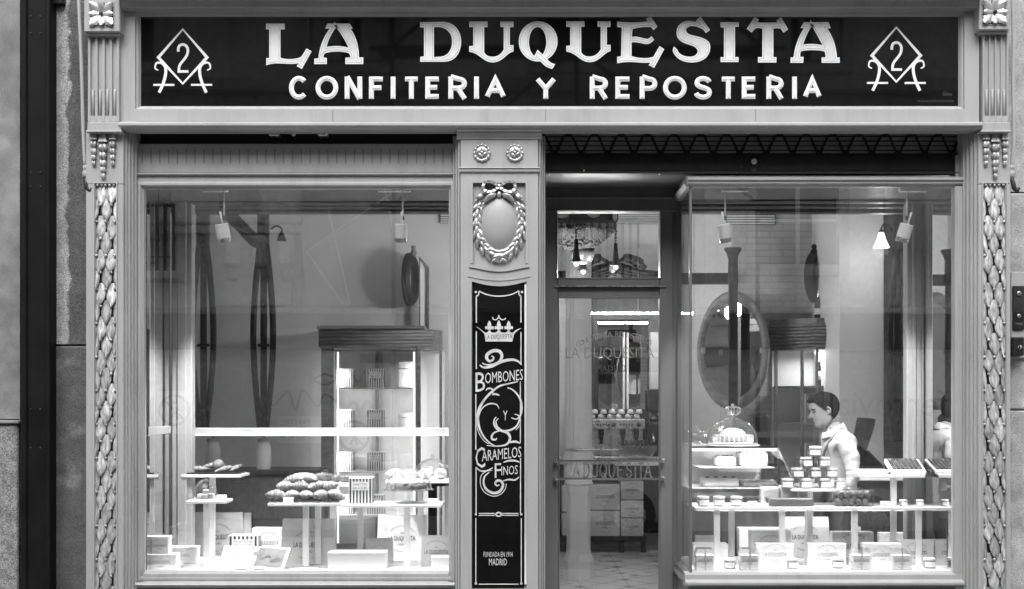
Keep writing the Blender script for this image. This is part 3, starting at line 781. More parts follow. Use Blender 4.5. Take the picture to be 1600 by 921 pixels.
MB().box(X(205, 0), X(1512, 0), -.0295, .06, Z(205, 0), 4.56).build('backing_board', paint_shade, fs)

# ================================================================== LEFT WINDOW JOINERY
t = lw_ = thing('left_shop_window', 'wide left display window with grey wooden frame and fluted valance', 'shop window', (X(460, .05), .05, 0))
def jamb(parent, a, b, deep, sgn):
    """stepped moulding between a (outer, proud) and b (inner, deep); px"""
    n = 4
    for i in range(n):
        p0 = a + (b - a) * i / n; p1 = a + (b - a) * (i + 1) / n
        d0 = -.055 + (deep + .055) * (i / n) ** 1.2
        x0, x1 = sorted((X(p0, d0), X(p1, d0)))
        MB().cbox(x0 + .0004, x1 - .0004, d0, .14, -.02, Z(206, d0), .004).build('jamb_step', paint, parent)
jamb(t, 193.5, 213, .045, 1)
MB().pbox(213, 714, 205.5, 226, .10, .2).build('shutter_slot', slot_dark, t)
for a, w in ((420, 16), (496, 16)):
    MB().pbox(a, a + w, 207, 212, -.02, .05, .003).build('hinge_bracket', steel, t)
MB().lathe([(.012, 0), (.014, -.006), (.008, -.012)], P(459, 210, .0), 10, 'y').build('pull_knob', steel, t, smooth=True)
fv = .055
MB().pbox(213, 713, 225, 270, fv, .12, .003).build('valance', paint, t)
va = MB()
n = 36
for i in range(n):
    px = 222 + (706 - 222) * i / (n - 1)
    a, b = X(px - .9, fv), X(px + .9, fv)
    z0, z1 = Z(256, fv), Z(234, fv)
    va.prism([(a, z0), (b, z0), (b, z1), (a, z1)], 'y', fv - .0035, fv + .001)
vr = va.build('valance_reeding', paint_mid, t); vr['kind'] = 'stuff'  # darker strips stand in for the shade inside the valance grooves
ff = .045
MB().prism([(ff, Z(270, ff)), (ff - .02, Z(271.5, ff)), (ff - .02, Z(273.5, ff)), (ff, Z(275, ff)), (ff, Z(285, ff)), (.1, Z(285, ff)), (.1, Z(270, ff))], 'x', X(213, ff), X(712, ff)).build('head_moulding', paint, t)
MB().ring(X(213.5, ff), X(711, ff), Z(909, ff), Z(284, ff), [(0, .1), (0, ff), (M(3, ff), ff - .006), (M(6, ff), ff - .006), (M(8, ff), ff + .012), (M(10, ff), ff + .018), (M(10.5, ff), .1)]).build('frame', paint, t)
MB().prism([(.1, Z(893, ff)), (ff + .016, Z(894.5, ff)), (ff - .002, Z(897, ff)), (ff - .002, Z(908, ff)), (ff - .03, Z(910, ff)), (ff - .034, Z(914, ff)), (ff - .01, Z(918, ff)), (.1, Z(918, ff))], 'x', X(224.2, ff), X(700.8, ff)).build('sill', paint, t)
sill2 = MB().prism([(.1, Z(909.5, ff)), (ff - .028, Z(909.5, ff)), (ff - .036, Z(913, ff)), (ff - .012, Z(918.5, ff)), (.1, Z(918.5, ff))], 'x', X(213.5, ff), X(711, ff)).build('sill_nosing', paint, t)
MB().pbox(213.5, 712, 918.5, 1068, ff + .006, .1).build('stallriser', paint_shade, t)
MB().box(X(216, .075), X(709, .075), .075, .081, Z(903, .075), Z(284, .075)).build('pane', pane, t)

# ================================================================== CENTRE PILLAR
t = cp = thing('centre_pillar', 'grey painted centre pillar with wreath medallion between window and door', 'pillar', (X(780, -.06), -.02, 0))
f = -.06
def jamb2(a, b, deep):
    for i in range(3):
        p0 = a + (b - a) * i / 3; p1 = a + (b - a) * (i + 1) / 3
        d0 = f + .015 + (deep - f) * (i / 3)
        x0, x1 = sorted((X(p0, d0), X(p1, d0)))
        MB().cbox(x0 + .0004, x1 - .0004, d0, .16, -.02, Z(212, d0), .004).build('side_moulding', paint, cp)
jamb2(719, 707.5, .05); jamb2(841.5, 852, .07)
b = MB()
b.cbox(X(719.5, f), X(841, f), f, .12, Z(265, f), Z(216, f), .003)
b.build('upper_block', paint, t)
b = MB()
pl, pr, pt, pb_ = 737, 823, 285, 419
b.box(X(719.5, f), X(pl, f), f, .12, -.02, Z(268, f)); b.box(X(pr, f), X(841, f), f, .12, -.02, Z(268, f))
b.box(X(pl, f) + .0002, X(pr, f) - .0002, f, .12, Z(pt, f), Z(268, f) - .0002)
bot = [(X(pl, f) + .0002, Z(416, f)), ] + [(X(pl + (pr - pl) * i / 16, f), Z(416 + 6.5 * max(0, math.sin(PI * i / 16)) ** 1.3, f)) for i in range(1, 16)] + [(X(pr, f) - .0002, Z(416, f))]
top2 = [(X(pr, f) - .0002, Z(440, f))] + [(X(pr - (pr - pl) * i / 16, f), Z(440 + 7.5 * math.sin(PI * i / 16), f)) for i in range(1, 16)] + [(X(pl, f) + .0002, Z(440, f))]
b.prism(bot + top2, 'y', f, .12)
b.build('shaft', paint, t)
b = MB().box(X(pl - 1, f), X(pr + 1, f), f + .018, .1, Z(425, f), Z(pt - 1, f)).build('panel', paint, t)
mo = MB().ribbon([(X(pl - .5, f), Z(412, f)), (X(pl - .5, f), Z(pt - 1, f)), (X(pr + .5, f), Z(pt - 1, f)), (X(pr + .5, f), Z(412, f))], M(4.5, f), f - .007, .02)
mo.ribbon([(X(pl - 4, f), Z(415.5, f))] + bot[1:-1] + [(X(pr + 4, f), Z(415.5, f))], M(5, f), f - .009, .02)
mo.build('panel_moulding', paint, t)
mo = MB().ribbon([(X(pl - 6, f), Z(431.5, f))] + [(x, z + M(11.5, f)) for x, z in bot[1:-1][::1]] and [(X(pl - 6 + (pr - pl + 12) * i / 16, f), Z(431.5 + 6.5 * math.sin(PI * i / 16), f)) for i in range(17)], M(2.2, f), f - .004, .01)
mo.build('lower_bead', paint, t)
cpz = MB().prism([(.1, Z(218, f)), (f - .006, Z(218, f)), (f - .01, Z(215, f)), (f - .03, Z(211, f)), (f - .034, Z(208, f)), (f - .048, Z(207, f)), (f - .048, Z(204, f)), (.1, Z(204, f))], 'x', X(714, f), X(846.5, f)).build('capital', paint, t)
MB().prism([(.1, Z(270.5, f)), (f - .002, Z(270.5, f)), (f - .012, Z(269, f)), (f - .014, Z(267, f)), (f - .008, Z(265, f)), (f - .018, Z(263.5, f)), (f - .003, Z(261.5, f)), (.1, Z(261.5, f))], 'x', X(717.5, f), X(843, f)).build('astragal', paint, t)
for cx in (753, 804.5):
    c = P(cx, 239.5, f); r = M(13.5, f)
    ro = MB().lathe([(r, .001), (r, -.008), (r*.86, -.014), (r*.7, -.010), (r*.62, -.012), (.001, -.012)], c, 24, 'y').build('rosette', silver_paint, t, smooth=True, angle=40)
    for i in range(12):
        a = 2*PI*i/12
        MB().sphere((c.x + r*.88*math.cos(a), c.y - .011, c.z + r*.88*math.sin(a)), (r*.17, .006, r*.17), 8, 6).build('petal', silver_paint, ro, smooth=True)
    for i in range(4):
        a = PI/2*i + PI/4
        m2 = MB().sphere((0, 0, 0), (r*.40, .012, r*.21), 10, 6)
        m2.xform(lambda v: (c.x + r*.34*math.cos(a + .25) - v.x*math.sin(a) - v.z*math.cos(a)*.9, c.y - .013 + v.y, c.z + r*.34*math.sin(a + .25) + v.x*math.cos(a) - v.z*math.sin(a)*.9))
        m2.build('knot_lobe', silver_paint, ro, smooth=True)
    MB().sphere((c.x, c.y - .02, c.z), (r*.2, .008, r*.2), 8, 6).build('knot_button', silver_paint, ro, smooth=True)
# oval medallion with laurel wreath and bow
mc = P(780, 347, f); mrx, mrz = M(30, f), M(46, f); fy = f + .016
md = MB().lathe([(1.06, .004), (1.06, -.010), (1.0, -.014), (.95, -.010), (.9, -.014), (.75, -.030), (.5, -.042), (.25, -.048), (.001, -.050)], (0, 0, 0), 36, 'y')
md.xform(lambda v: (mc.x + v.x*mrx, fy + v.y, mc.z + v.z*mrz)); mdo = md.build('medallion', paint, t, smooth=True)
wl = MB(); rows = 6
for k in range(rows + 1):
    tt = k / rows; half = .5 * max(.06, max(0, math.sin(PI * min(1, .16 + tt * .84))) ** .7)
    for u in (-1, -.5, 0, .5, 1): wl.v.append((half*u, -.5 * (1 - u*u) * math.sin(PI*min(1,.2+tt*.75)) - .25*tt + (.06 if u == 0 else 0), tt))
for k in range(rows):
    for i in range(4): a = k*5+i; wl.face((a, a+1, a+6, a+5))
wl_me = mesh_of(wl, 'laurel_leaf', silver_paint, True)
wr = MB().lathe([(1, 0)], n=3); wr = MB()
ringp = [(mc.x + mrx*1.17*math.sin(2*PI*i/40), fy - .006, mc.z + mrz*1.12*math.cos(2*PI*i/40)) for i in range(41)]
wr.tube(ringp, .010, 8); wro = wr.build('wreath', gilt_back, t, smooth=True)
for side in (-1, 1):
    for j, (k_, ln, wd, lift) in enumerate(((1.10, .060, .026, .004), (1.19, .064, .026, .012), (1.27, .060, .026, .004))):
        nn = 12
        for i in range(nn):
            a = (.17 + .98 * (i + (.0, .5, .0)[j]) / nn) * PI - .02
            if a > PI * 1.02: continue
            kz = k_ * .945
            px_, pz_ = mc.x + side * mrx * k_ * math.sin(a), mc.z + mrz * kz * math.cos(a)
            tx, tz = side * mrx * math.cos(a), -mrz * math.sin(a)
            ang = math.atan2(tx, tz)     # heading from bow to foot
            q = inst(wl_me, wro, (px_, fy - .004 - lift, pz_), (0, ang + PI*0 + side*(-.28, 0, .28)[j], 0), (wd, .024, ln), 'laurel_leaf')
            q.rotation_euler = (R(random.uniform(-6, 6)), ang + side * (.34, 0, -.34)[j], 0)
for i in range(10):
    a = (.2 + .16 * i) * PI
    if i in (4, 5): continue
    inst(berry_me, wro, (mc.x + mrx*1.16*math.sin(a), fy - .026, mc.z + mrz*1.1*math.cos(a)), name='laurel_berry')
bo = MB(); by = f - .012; bc = P(780, 293, by)
bow = thing('ribbon_bow', None, None, bc); bow.parent = t; bow.location = bc - ORG[t.name]
MB().sphere(bc, (M(6.5, f), .022, M(5.5, f)), 14, 10).build('knot', silver_paint, bow, smooth=True)
MB().sphere((bc.x, by - .004, bc.z - M(11, f)), (M(4.5, f), .016, M(5.5, f)), 12, 8).build('knot_tail', silver_paint, bow, smooth=True)
for sgn in (-1, 1):
    lp = smooth_pts([(bc.x + sgn*M(4, f), bc.z), (bc.x + sgn*M(11, f), bc.z + M(5, f)), (bc.x + sgn*M(20, f), bc.z + M(5.5, f)), (bc.x + sgn*M(23, f), bc.z - M(1, f)), (bc.x + sgn*M(17, f), bc.z - M(6, f)), (bc.x + sgn*M(9, f), bc.z - M(4, f)), (bc.x + sgn*M(4, f), bc.z - M(1, f))], 5)
    l3 = MB()
    o_ = 0
    for p in lp:
        l3.v += [(p.x, by - .026 + .004*math.sin(p.x*400), p.y), (p.x*1.0, by + .018, p.y)]
    for k in range(len(lp) - 1): l3.face((2*k, 2*k+1, 2*k+3, 2*k+2))
    # thickness
    n0 = len(l3.v)
    cxl = bc.x + sgn*M(13, f); czl = bc.z
    for k in range(len(lp)):
        p = lp[k]; q = Vector((p.x, p.y)) + (Vector((p.x, p.y)) - Vector((cxl, czl))).normalized() * M(4.2, f)
        l3.v += [(q.x, by - .028, q.y), (q.x, by + .018, q.y)]
    for k in range(len(lp) - 1):
        l3.face((n0+2*k, n0+2*k+2, n0+2*k+3, n0+2*k+1)); l3.face((2*k, 2*k+2, n0+2*k+2, n0+2*k))
    l3.build('loop', silver_paint, bow, smooth=True, angle=50)
    tl = smooth_pts([(bc.x + sgn*M(6, f), by, bc.z - M(5, f)), (bc.x + sgn*M(16, f), by - .01, bc.z - M(8, f)), (bc.x + sgn*M(24, f), by + .004, bc.z - M(9, f)), (bc.x + sgn*M(30, f), by - .008, bc.z - M(14, f)), (bc.x + sgn*M(36, f), by, bc.z - M(15, f))], 4)
    MB().tube(tl, [M(2.5, f)]*4 + [M(4, f)]*6 + [M(5, f)]*4 + [M(3.4, f)]*3, 6, .5).build('tail', silver_paint, bow, smooth=True)
    MB().tube(smooth_pts([(bc.x + sgn*M(5, f), by - .01, bc.z - M(10, f)), (bc.x + sgn*M(14, f), by - .014, bc.z - M(14, f)), (bc.x + sgn*M(24, f), by - .006, bc.z - M(24, f))], 4), [M(2, f), M(4, f), M(5, f), M(5.4, f), M(5, f), M(4.4, f), M(3.4, f), M(2, f), M(.8, f)], 8, .6).build('large_leaf', silver_paint, bow, smooth=True)

# black glass panel with gilded lettering
bp_ = thing('pillar_sign', 'narrow black glass panel with gilded crown and confectionery lettering on the pillar', 'sign', P(778.5, 1068, f - .004))
y0 = f + .008
top = [(X(819.5, y0), Z(440, y0))] + [(X(819.5 - 81.5*i/20, y0), Z(440 + 7.5*math.sin(PI*i/20), y0)) for i in range(1, 20)] + [(X(738, y0), Z(440, y0))]
MB().prism([(X(738, y0), Z(919, y0)), (X(819.5, y0), Z(919, y0))] + top, 'y', y0, .05).build('glass_panel', black_glass, bp_)
MB().box(X(735, f), X(823, f), f + .012, .1, .0, Z(919, y0)).build('base_panel', paint, cp)
yl = y0 - .0006
cnt = [0]
def stroke(pts, w, name='scroll', n=5, closed=False, sm=True, taper=None, parent=None, m_=None):
    cnt[0] += 1
    q = [(X(a, yl), Z(b_, yl)) for a, b_ in pts]
    if sm: q = smooth_pts(q, n)
    k = M(1, yl)
    if taper: ww = [max(.5, taper[0] + (taper[1]-taper[0])*math.sin(PI*i/(len(q)-1)) ) * k for i in range(len(q))]
    else: ww = w * k
    MB().ribbon(q, ww, yl - .00012*cnt[0], .0003, closed=closed).build(name, m_ or panel_gilt, parent or bp_)
def pw(ax, ay): return (730 + ax/5.76, 440 + ay/5.76)      # crop with 5.76 px per px
def pv(ax, ay): return (730 + ax/4.61, 590 + ay/4.61)
# border lines
stroke([pw(82,372), pw(82,130)], 1.9, 'border_line', sm=False); stroke([pw(484,370), pw(484,128)], 1.9, 'border_line', sm=False)
stroke([pw(82,450), pw(82,790)], 1.7, 'border_line', sm=False); stroke([pw(484,455), pw(484,745)], 1.7, 'border_line', sm=False)
stroke([pw(82,130), pw(100,124), pw(108,88)], 1.9, 'border_line'); stroke([pw(484,128), pw(468,122), pw(464,86)], 1.9, 'border_line')
stroke([pw(108,88), pw(180,120), pw(285,133), pw(390,120), pw(464,86)], 1.9, 'border_line')
stroke([pv(62,120), pv(62,520)], 1.8, 'border_line', sm=False); stroke([pv(383,30), pv(383,470)], 1.6, 'border_line', sm=False)
stroke([pv(64,650), pv(64,980)], 1.8, 'border_line', sm=False); stroke([pv(384,580), pv(384,980)], 1.6, 'border_line', sm=False)
# lower box
for a, b_ in (((743.5, 810), (743.5, 911)), ((814.5, 810), (814.5, 911)), ((748, 913), (810, 913)), ((748, 802.5), (773, 802.5)), ((785, 802.5), (810, 802.5)), ((748, 805.5), (773, 805.5)), ((785, 805.5), (810, 805.5))):
    stroke([a, b_], 1.5, 'border_line', sm=False)
for a, b_ in (((743.5, 912)), ((814.5, 912)), ((743.5, 804)), ((814.5, 804)), (743.5, 456.5), (815.5, 456.5)):
    cnt[0] += 1
    MB().lathe([(M(1.9, yl), .0003), (M(1.9, yl), 0), (.0001, 0)], P(a, b_, yl - .00012*cnt[0]), 12, 'y').build('dot', panel_gilt, bp_)
stroke([(774, 804), (779, 801), (784, 804), (779, 807), (774, 804)], 2.4, 'ornament')
# crown
cr = MB(); yc = yl - .0003
def crx(ax, ay): q = pw(ax, ay); return (X(q[0], yc), Z(q[1], yc))
ou = [(82,410),(110,418,130,440,160,462),(175,465,195,450,200,435),(205,450,215,462,240,462),(262,460,275,450,284,430),(295,450,305,462,330,462),(350,462,365,450,375,435),(380,455,395,465,410,462),(440,430,465,425,492,420),(455,440,430,455,422,478),(405,542),(165,540),(155,470),(130,450,110,420,82,412)]
pts = [crx(*p) for p in path(ou, 5)]
slab(cr, shape2d([pts]), yc, yc + .0004)
for cx_ in (200, 285, 373):
    big = 6 if cx_ == 285 else 0
    for pl_ in ([(cx_,352-big),(cx_+24,380,cx_+22,405,cx_+8,432),(cx_-8,432),(cx_-22,405,cx_-24,380,cx_,352-big)],):
        slab(cr, shape2d([[crx(*p) for p in path(pl_, 5)]]), yc - .0002, yc + .0002)
    for sgn in (-1, 1):
        pl_ = [(cx_+sgn*6,438),(cx_+sgn*12,415,cx_+sgn*22,398,cx_+sgn*32,402),(cx_+sgn*44,410,cx_+sgn*40,428,cx_+sgn*30,436),(cx_+sgn*32,424,cx_+sgn*22,420,cx_+sgn*10,442)]
        lp = [crx(*p) for p in path(pl_, 5)]
        slab(cr, shape2d([lp if sgn < 0 else lp[::-1]]), yc - .0003, yc + .0001)
cro = cr.build('crown', panel_gilt, bp_)
_t = MB(); a, b_ = pw(165, 498), pw(405, 498)
text(_t, 'LA DUQUESITA', X(a[0], yc), X(b_[0], yc), Z(pw(0,524)[1], yc), Z(pw(0,478)[1], yc), yc - .0006, skew=.03); _t.build('crown_lettering', ink, cro)
stroke([pw(228,322), pw(236,342), pw(262,345), pw(285,325), pw(310,345), pw(336,342), pw(346,330)], 1.7, 'crown_scroll'); stroke([pw(285,325), pw(285,303)], 2.0, 'crown_scroll', sm=False)
# scrolls
stroke([pw(112,752), pw(150,775), pw(220,765), pw(300,725), pw(390,705), pw(450,715), pw(490,752)], 0, taper=(1.4, 4.6))
stroke([pw(135,735), pw(180,752), pw(250,742), pw(295,715), pw(312,670), pw(290,630), pw(235,625), pw(185,655), pw(175,690), pw(200,718), pw(232,705), pw(235,680), pw(215,672)], 0, taper=(1.4, 5.2))
stroke([pv(365,30), pv(300,45), pv(240,60), pv(200,85), pv(150,130), pv(105,190), pv(80,270), pv(85,350), pv(115,420), pv(160,470), pv(200,492)], 0, taper=(1.6, 3.6))
stroke([pv(160,122), pv(115,165), pv(78,230), pv(68,310), pv(80,390), pv(115,450), pv(155,480)], 1.2)
stroke([pv(85,275), pv(110,220), pv(160,190), pv(210,195), pv(230,225)], 0, taper=(1.0, 2.2))
stroke([pv(135,95), pv(150,80), pv(180,85), pv(185,120)], 0, taper=(1.2, 2.6)); stroke([pv(180,125), pv(205,120), pv(232,130)], 0, taper=(1.5, 3.0))
stroke([pv(290,75), pv(320,85), pv(355,115), pv(385,165), pv(392,230), pv(380,280), pv(350,300), pv(318,290)], 0, taper=(1.5, 3.2))
stroke([pv(340,265), pv(370,275), pv(375,310), pv(355,350), pv(320,375), pv(280,385), pv(245,380), pv(215,350), pv(208,315), pv(225,295)], 0, taper=(1.3, 3.0))
stroke([pv(210,285), pv(195,305), pv(195,340), pv(215,370), pv(250,385), pv(290,400), pv(308,430), pv(300,465), pv(270,488), pv(210,495), pv(140,490)], 0, taper=(1.3, 4.0))
stroke([pv(245,383), pv(200,395), pv(178,420), pv(180,445), pv(205,448), pv(212,435)], 0, taper=(1.3, 3.4)); stroke([pv(300,470), pv(345,462), pv(382,475)], 0, taper=(1.3, 3.6)); stroke([pv(385,300), pv(378,345), pv(350,378)], 1.3)
stroke([pv(62,645), pv(95,672), pv(140,672), pv(185,650)], 0, taper=(1.2, 2.6)); stroke([pv(180,668), pv(130,680), pv(98,715), pv(98,780), pv(130,830), pv(185,855), pv(240,842), pv(275,800), pv(280,765)], 1.3)
stroke([pv(160,682), pv(128,710), pv(118,750), pv(130,795), pv(165,825), pv(205,832), pv(240,815), pv(258,775), pv(240,745), pv(212,745), pv(202,765), pv(215,780), pv(232,772)], 0, taper=(1.6, 4.2))
stroke([pv(258,745), pv(300,735), pv(345,738), pv(375,715)], 0, taper=(1.2, 2.6)); stroke([pv(260,612), pv(300,600), pv(345,600), pv(378,612)], 0, taper=(1.2, 3.2))
for nm, body, x0, x1, y0_, y1_, sk in (('lettering', 'OMBONES', 758, 817, 597, 580, .10), ('lettering', 'B', 743, 758, 612, 582, .10), ('lettering', 'Y', 786, 793, 657, 642, 0),
                                  ('lettering', 'C', 743, 758, 731, 699, .0), ('lettering', 'ARAMELOS', 753, 814.5, 718, 701, .11), ('lettering', 'F', 773, 783, 747, 724, .05), ('lettering', 'INOS', 783.5, 809, 742, 728, .08)):
    _t = MB(); text(_t, body, X(x0, yl), X(x1, yl), Z(y0_, yl), Z(y1_, yl), yl - .008*0 - .0068, off=.0, skew=sk); _t.build('lettering', panel_gilt, bp_)
for body, x0, x1, y0_, y1_ in (('FUNDADA EN 1914', 755.5, 801, 870.5, 862.5), ('MADRID', 764, 792, 883.5, 873)):
    _t = MB(); text(_t, body, X(x0, yl), X(x1, yl), Z(y0_, yl), Z(y1_, yl), yl - .001); _t.build('lettering', panel_gilt, bp_)

# ================================================================== ROLLER GRILLE OVER DOOR
t = rg = thing('roller_grille', 'dark rolled up security grille with lattice and steel bottom beam above the door', 'roller grille', P(1178, 270, .1))
MB().pbox(852, 1506, 205.5, 246, .16, .3).build('housing', housing_m, t)
zt_, zb_ = Z(212, .13), Z(238, .13); zm = (zt_ + zb_) / 2; pitch = M(41.3, .13); x = X(846, .13)
lat_l = MB().tube([(0, 0, 0), (pitch*.16, 0, -.004), (pitch*.42, 0, zb_ - zt_ + .004), (pitch*.5, 0, zb_ - zt_)], .0075, 6)
lat_me = mesh_of(lat_l, 'lattice_bar', iron, True)
lat_k = mesh_of(MB().cbox(-.02, .02, -.008, .008, -.008, .008, .003), 'lattice_link', iron)
while x < X(1500, .13):
    inst(lat_me, t, (x, .13, zt_), name='lattice_bar'); q = inst(lat_me, t, (x + pitch, .134, zt_), (0, 0, PI), name='lattice_bar')
    inst(lat_k, t, (x + pitch/2, .128, zb_), name='lattice_link'); inst(lat_k, t, (x + .002, .126, zt_), name='lattice_link')
    x += pitch
for py in (214, 221, 228, 235): MB().pbox(852, 1506, py - .7, py + .7, .152, .1595).build('housing_slat', iron, t)
bm_ = MB().pbox(852, 1506, 243, 268, .11, .16, .004).build('bottom_beam', iron, t)
MB().pbox(852, 1506, 239.5, 243.5, .118, .15, .002).build('beam_flange', iron, t)
MB().pbox(852, 1506, 268, 271.5, .10, .16, .003).build('bottom_bar', iron_grey, t)
MB().lathe([(.014, 0), (.018, -.004), (.018, -.010), (.008, -.014), (.008, -.006)], P(1178, 253, .108), 12, 'y').build('lock', steel, t, smooth=True)
MB().pbox(1174, 1182, 263, 268, .1, .12, .002).build('lock_plate', iron_grey, t)
for px, py in ((912, 267), (1030, 273), (858, 274), (1158, 249), (1158, 261), (1198, 249), (1198, 261)):
    MB().lathe([(.006, 0), (.006, -.004), (.001, -.006)], P(px, py, .107 if py < 262 else .098), 8, 'y').build('bolt', steel if py > 266 else iron_grey, t, smooth=True)

# ================================================================== ENTRANCE: recess, door frame, door
RD = .62                                   # depth of the door recess
t = en = thing('door_frame', 'recessed grey wooden door frame with fixed glass transom', 'door frame', (X(950, RD), RD, 0))
xl, xr = X(852.5, .16), X(1060, RD) + .005
# recess lining
MB().box(xl - .06, xl, .165, RD + .02, -.02, Z(271, .16)).build('left_lining', paint_shade, t)
MB().box(xl, X(1078, .08) - .004, .165, RD, Z(280, .3), Z(280, .3) + .05).build('recess_ceiling', paint_shade, t)
f = RD - .03
b = MB()
b.pbox(851, 871, 330, 1068, f, RD + .05, .004); b.pbox(1031, 1052, 330, 1068, f + .001, RD + .05, .004)
b.build('frame_post', paint_shade, t)
hd = MB().pbox(851, 1062, 262, 331, f - .002, RD + .05, .003); hd.pbox(851, 1058, 306, 311, f - .012, f + .01, .003); hd.build('frame_head', paint_shade, t)
hr = MB()
for i in range(16):
    px = 868 + i * 10.5; hr.pbox(px - 1, px + 1, 282, 300, f - .006, f)
hro = hr.build('head_reeding', paint_shade, t); hro['kind'] = 'stuff'
MB().pbox(871.2, 1030.8, 434.5, 448, f - .004, RD + .05, .004).build('transom_bar', paint_shade, t)
MB().pbox(866, 1041, 446.6, 448.5, f - .012, f).build('drip_bar', steel, t)
MB().ring(X(868.5, f), X(1033.5, f), Z(437, f), Z(328, f), [(0, f - .003), (M(1, f), f - .010), (M(2.2, f), f - .010), (M(3, f), f + .008)]).build('transom_bead', paint_shade, t)
MB().box(X(868, RD), X(1033, RD), RD, RD + .006, Z(436, RD), Z(329, RD)).build('transom_pane', pane, t)
MB().pbox(1041, 1062, 331, 1068, f + .012, RD + .05).build('side_panel', paint_shade, t)
dr = thing('shop_door', 'tall glazed shop door with lettered metal push bar', 'door', (X(953, RD), RD, .03))
f = RD - .012
b = MB(); b.pbox(864.5, 873, 449, 1022, f, f + .045, .003); b.build('stile', paint_shade, dr)
b = MB(); b.pbox(1030.5, 1040, 449, 1022, f, f + .045, .003); b.build('stile', paint_shade, dr)
MB().pbox(873.1, 1030.4, 449, 465, f + .001, f + .044, .003).build('top_rail', paint_shade, dr)
MB().pbox(873.1, 1030.4, 975, 1022, f + .001, f + .044, .003).build('bottom_rail', paint_shade, dr)
MB().ring(X(872, f), X(1031.5, f), Z(976, f), Z(464, f), [(0, f - .001), (M(.8, f), f - .007), (M(1.6, f), f - .007), (M(2.4, f), f + .01)]).build('glazing_bead', paint_shade, dr)
dpane = MB().box(X(872, f), X(1031, f), f + .02, f + .026, Z(977, f), Z(463, f)).build('pane', pane, dr)
# etched lettering on the pane
yy = f + .018
et = mat('etched_glass', 0.75, 0.7, var=.1)
_t = MB(); arc_text(_t, 'CONFITERIA REPOSTERIA', X(963, yy), Z(640, yy), M(118, yy), M(9, yy), 122, 62, yy)
text(_t, 'LA DUQUESITA', X(884, yy), X(1022, yy), Z(563, yy), Z(543, yy), yy, off=-.012)
_t.build('etched_lettering', ink_soft, dpane)
_t = MB(); text(_t, 'MADRID', X(932, yy), X(978, yy), Z(581, yy), Z(571, yy), yy, off=-.004); _t.build('etched_lettering', ink, dpane)
# push bar
pb = MB()
for py in (720.5, 748.5):
    pb.pbox(870, 1034, py - 1.6, py + 1.8, f - .06, f - .05, .002)
pbo = pb.build('push_bar', chrome, dr)
for px in (868, 1036):
    MB().pbox(px - 3.5, px + 3.5, 712, 754, f - .006, f - .0005, .003).build('bar_plate', steel, pbo)
    for py in (720.5, 748.5): MB().pbox(px - 2, px + 2.5, py - 3, py + 3, f - .063, f - .004, .002).build('bar_bracket', steel, pbo)
ws = [('L', 881, 892), ('A', 894.5, 906.5), ('D', 911.5, 921.5), ('U', 924.5, 934.5), ('Q', 937, 948.5), ('U', 951, 961), ('E', 964.5, 974), ('S', 978, 988), ('I', 991, 995), ('T', 996.5, 1006.5), ('A', 1007, 1018.5)]
for ch, a, b_ in ws:
    mb = MB(); glyph(mb, ch, X(a, f - .06), X(b_, f - .06), Z(747, f - .06), Z(723, f - .06), M(2.1, f), f - .058, th=.005, eps=.001)
    k = M(1, f)
    if ch in 'LDEUIA':   # small serifs
        zz = Z(724, f - .06) if ch != 'A' else Z(746, f - .06)
        for xx in ((X(a, f-.06) + k, ) if ch in 'LDE' else ((X((a+b_)/2, f-.06),) if ch == 'I' else (X(a, f-.06) + k, X(b_, f-.06) - k))):
            mb.box(xx - 2.2*k, xx + 2.2*k, f - .0592, f - .0545, zz - .5*k, zz + .5*k)
    mb.build('bar_letter', steel, pbo)
MB().box(xl - .3, X(1078, .08) + .1, .05, RD + .1, -.1, .01).build('door_step', stone_light, en)

# ================================================================== RIGHT BAY WINDOW JOINERY
t = rwn = thing('right_shop_window', 'right display window with glazed return beside the door', 'shop window', (X(1290, .05), .05, 0))
jamb(t, 1528.5, 1505, .07, -1)
ff = .05
xw0, xw1 = X(1074.5, ff), X(1504.5, ff)
MB().prism([(.12, Z(291, ff)), (ff + .02, Z(291, ff)), (ff + .008, Z(288.5, ff)), (ff - .006, Z(287, ff)), (ff - .006, Z(283.5, ff)), (ff - .018, Z(282, ff)), (ff - .018, Z(279.5, ff)), (ff - .002, Z(277.5, ff)), (.12, Z(272, ff))], 'x', xw0, xw1).build('head_moulding', paint, t)
b = MB(); b.cbox(X(1492.5, ff), X(1505, ff), ff, .12, -.02, Z(291.2, ff), .004); b.cbox(X(1495, ff), X(1499, ff), ff - .007, .1, Z(900, ff), Z(291.2, ff), .003); b.build('right_stile', paint, t)
MB().box(X(1496, .07), X(1506, .07), .1, .2, Z(895, ff), Z(240, ff)).build('stile_backing', paint, t)
xs = X(1078, .08)
MB().cbox(xs - .004, xs + .012, .075, .098, Z(897, ff), Z(289, ff), .003).build('corner_bar', paint_shade, t)
MB().cbox(xs - .006, xs + .02, RD - .04, RD + .02, Z(897, ff), Z(289, ff), .003).build('rear_post', paint_shade, t)
MB().prism([(xs - .024, Z(279, ff)), (xs - .03, Z(284, ff)), (xs - .012, Z(291, ff)), (xs + .03, Z(291, ff)), (xs + .03, Z(276, ff))], 'y', .121, RD).build('return_head', paint_mid, t)
zs = Z(896, ff)
MB().prism([(.125, zs + .003), (ff + .02, zs), (ff - .006, zs - .008), (ff - .006, zs - .035), (ff - .02, zs - .045), (ff - .03, zs - .05), (ff - .03, zs - .062), (ff - .01, zs - .075), (.125, zs - .075)], 'x', xs - .032, X(1504.5, ff)).build('sill', paint, t)
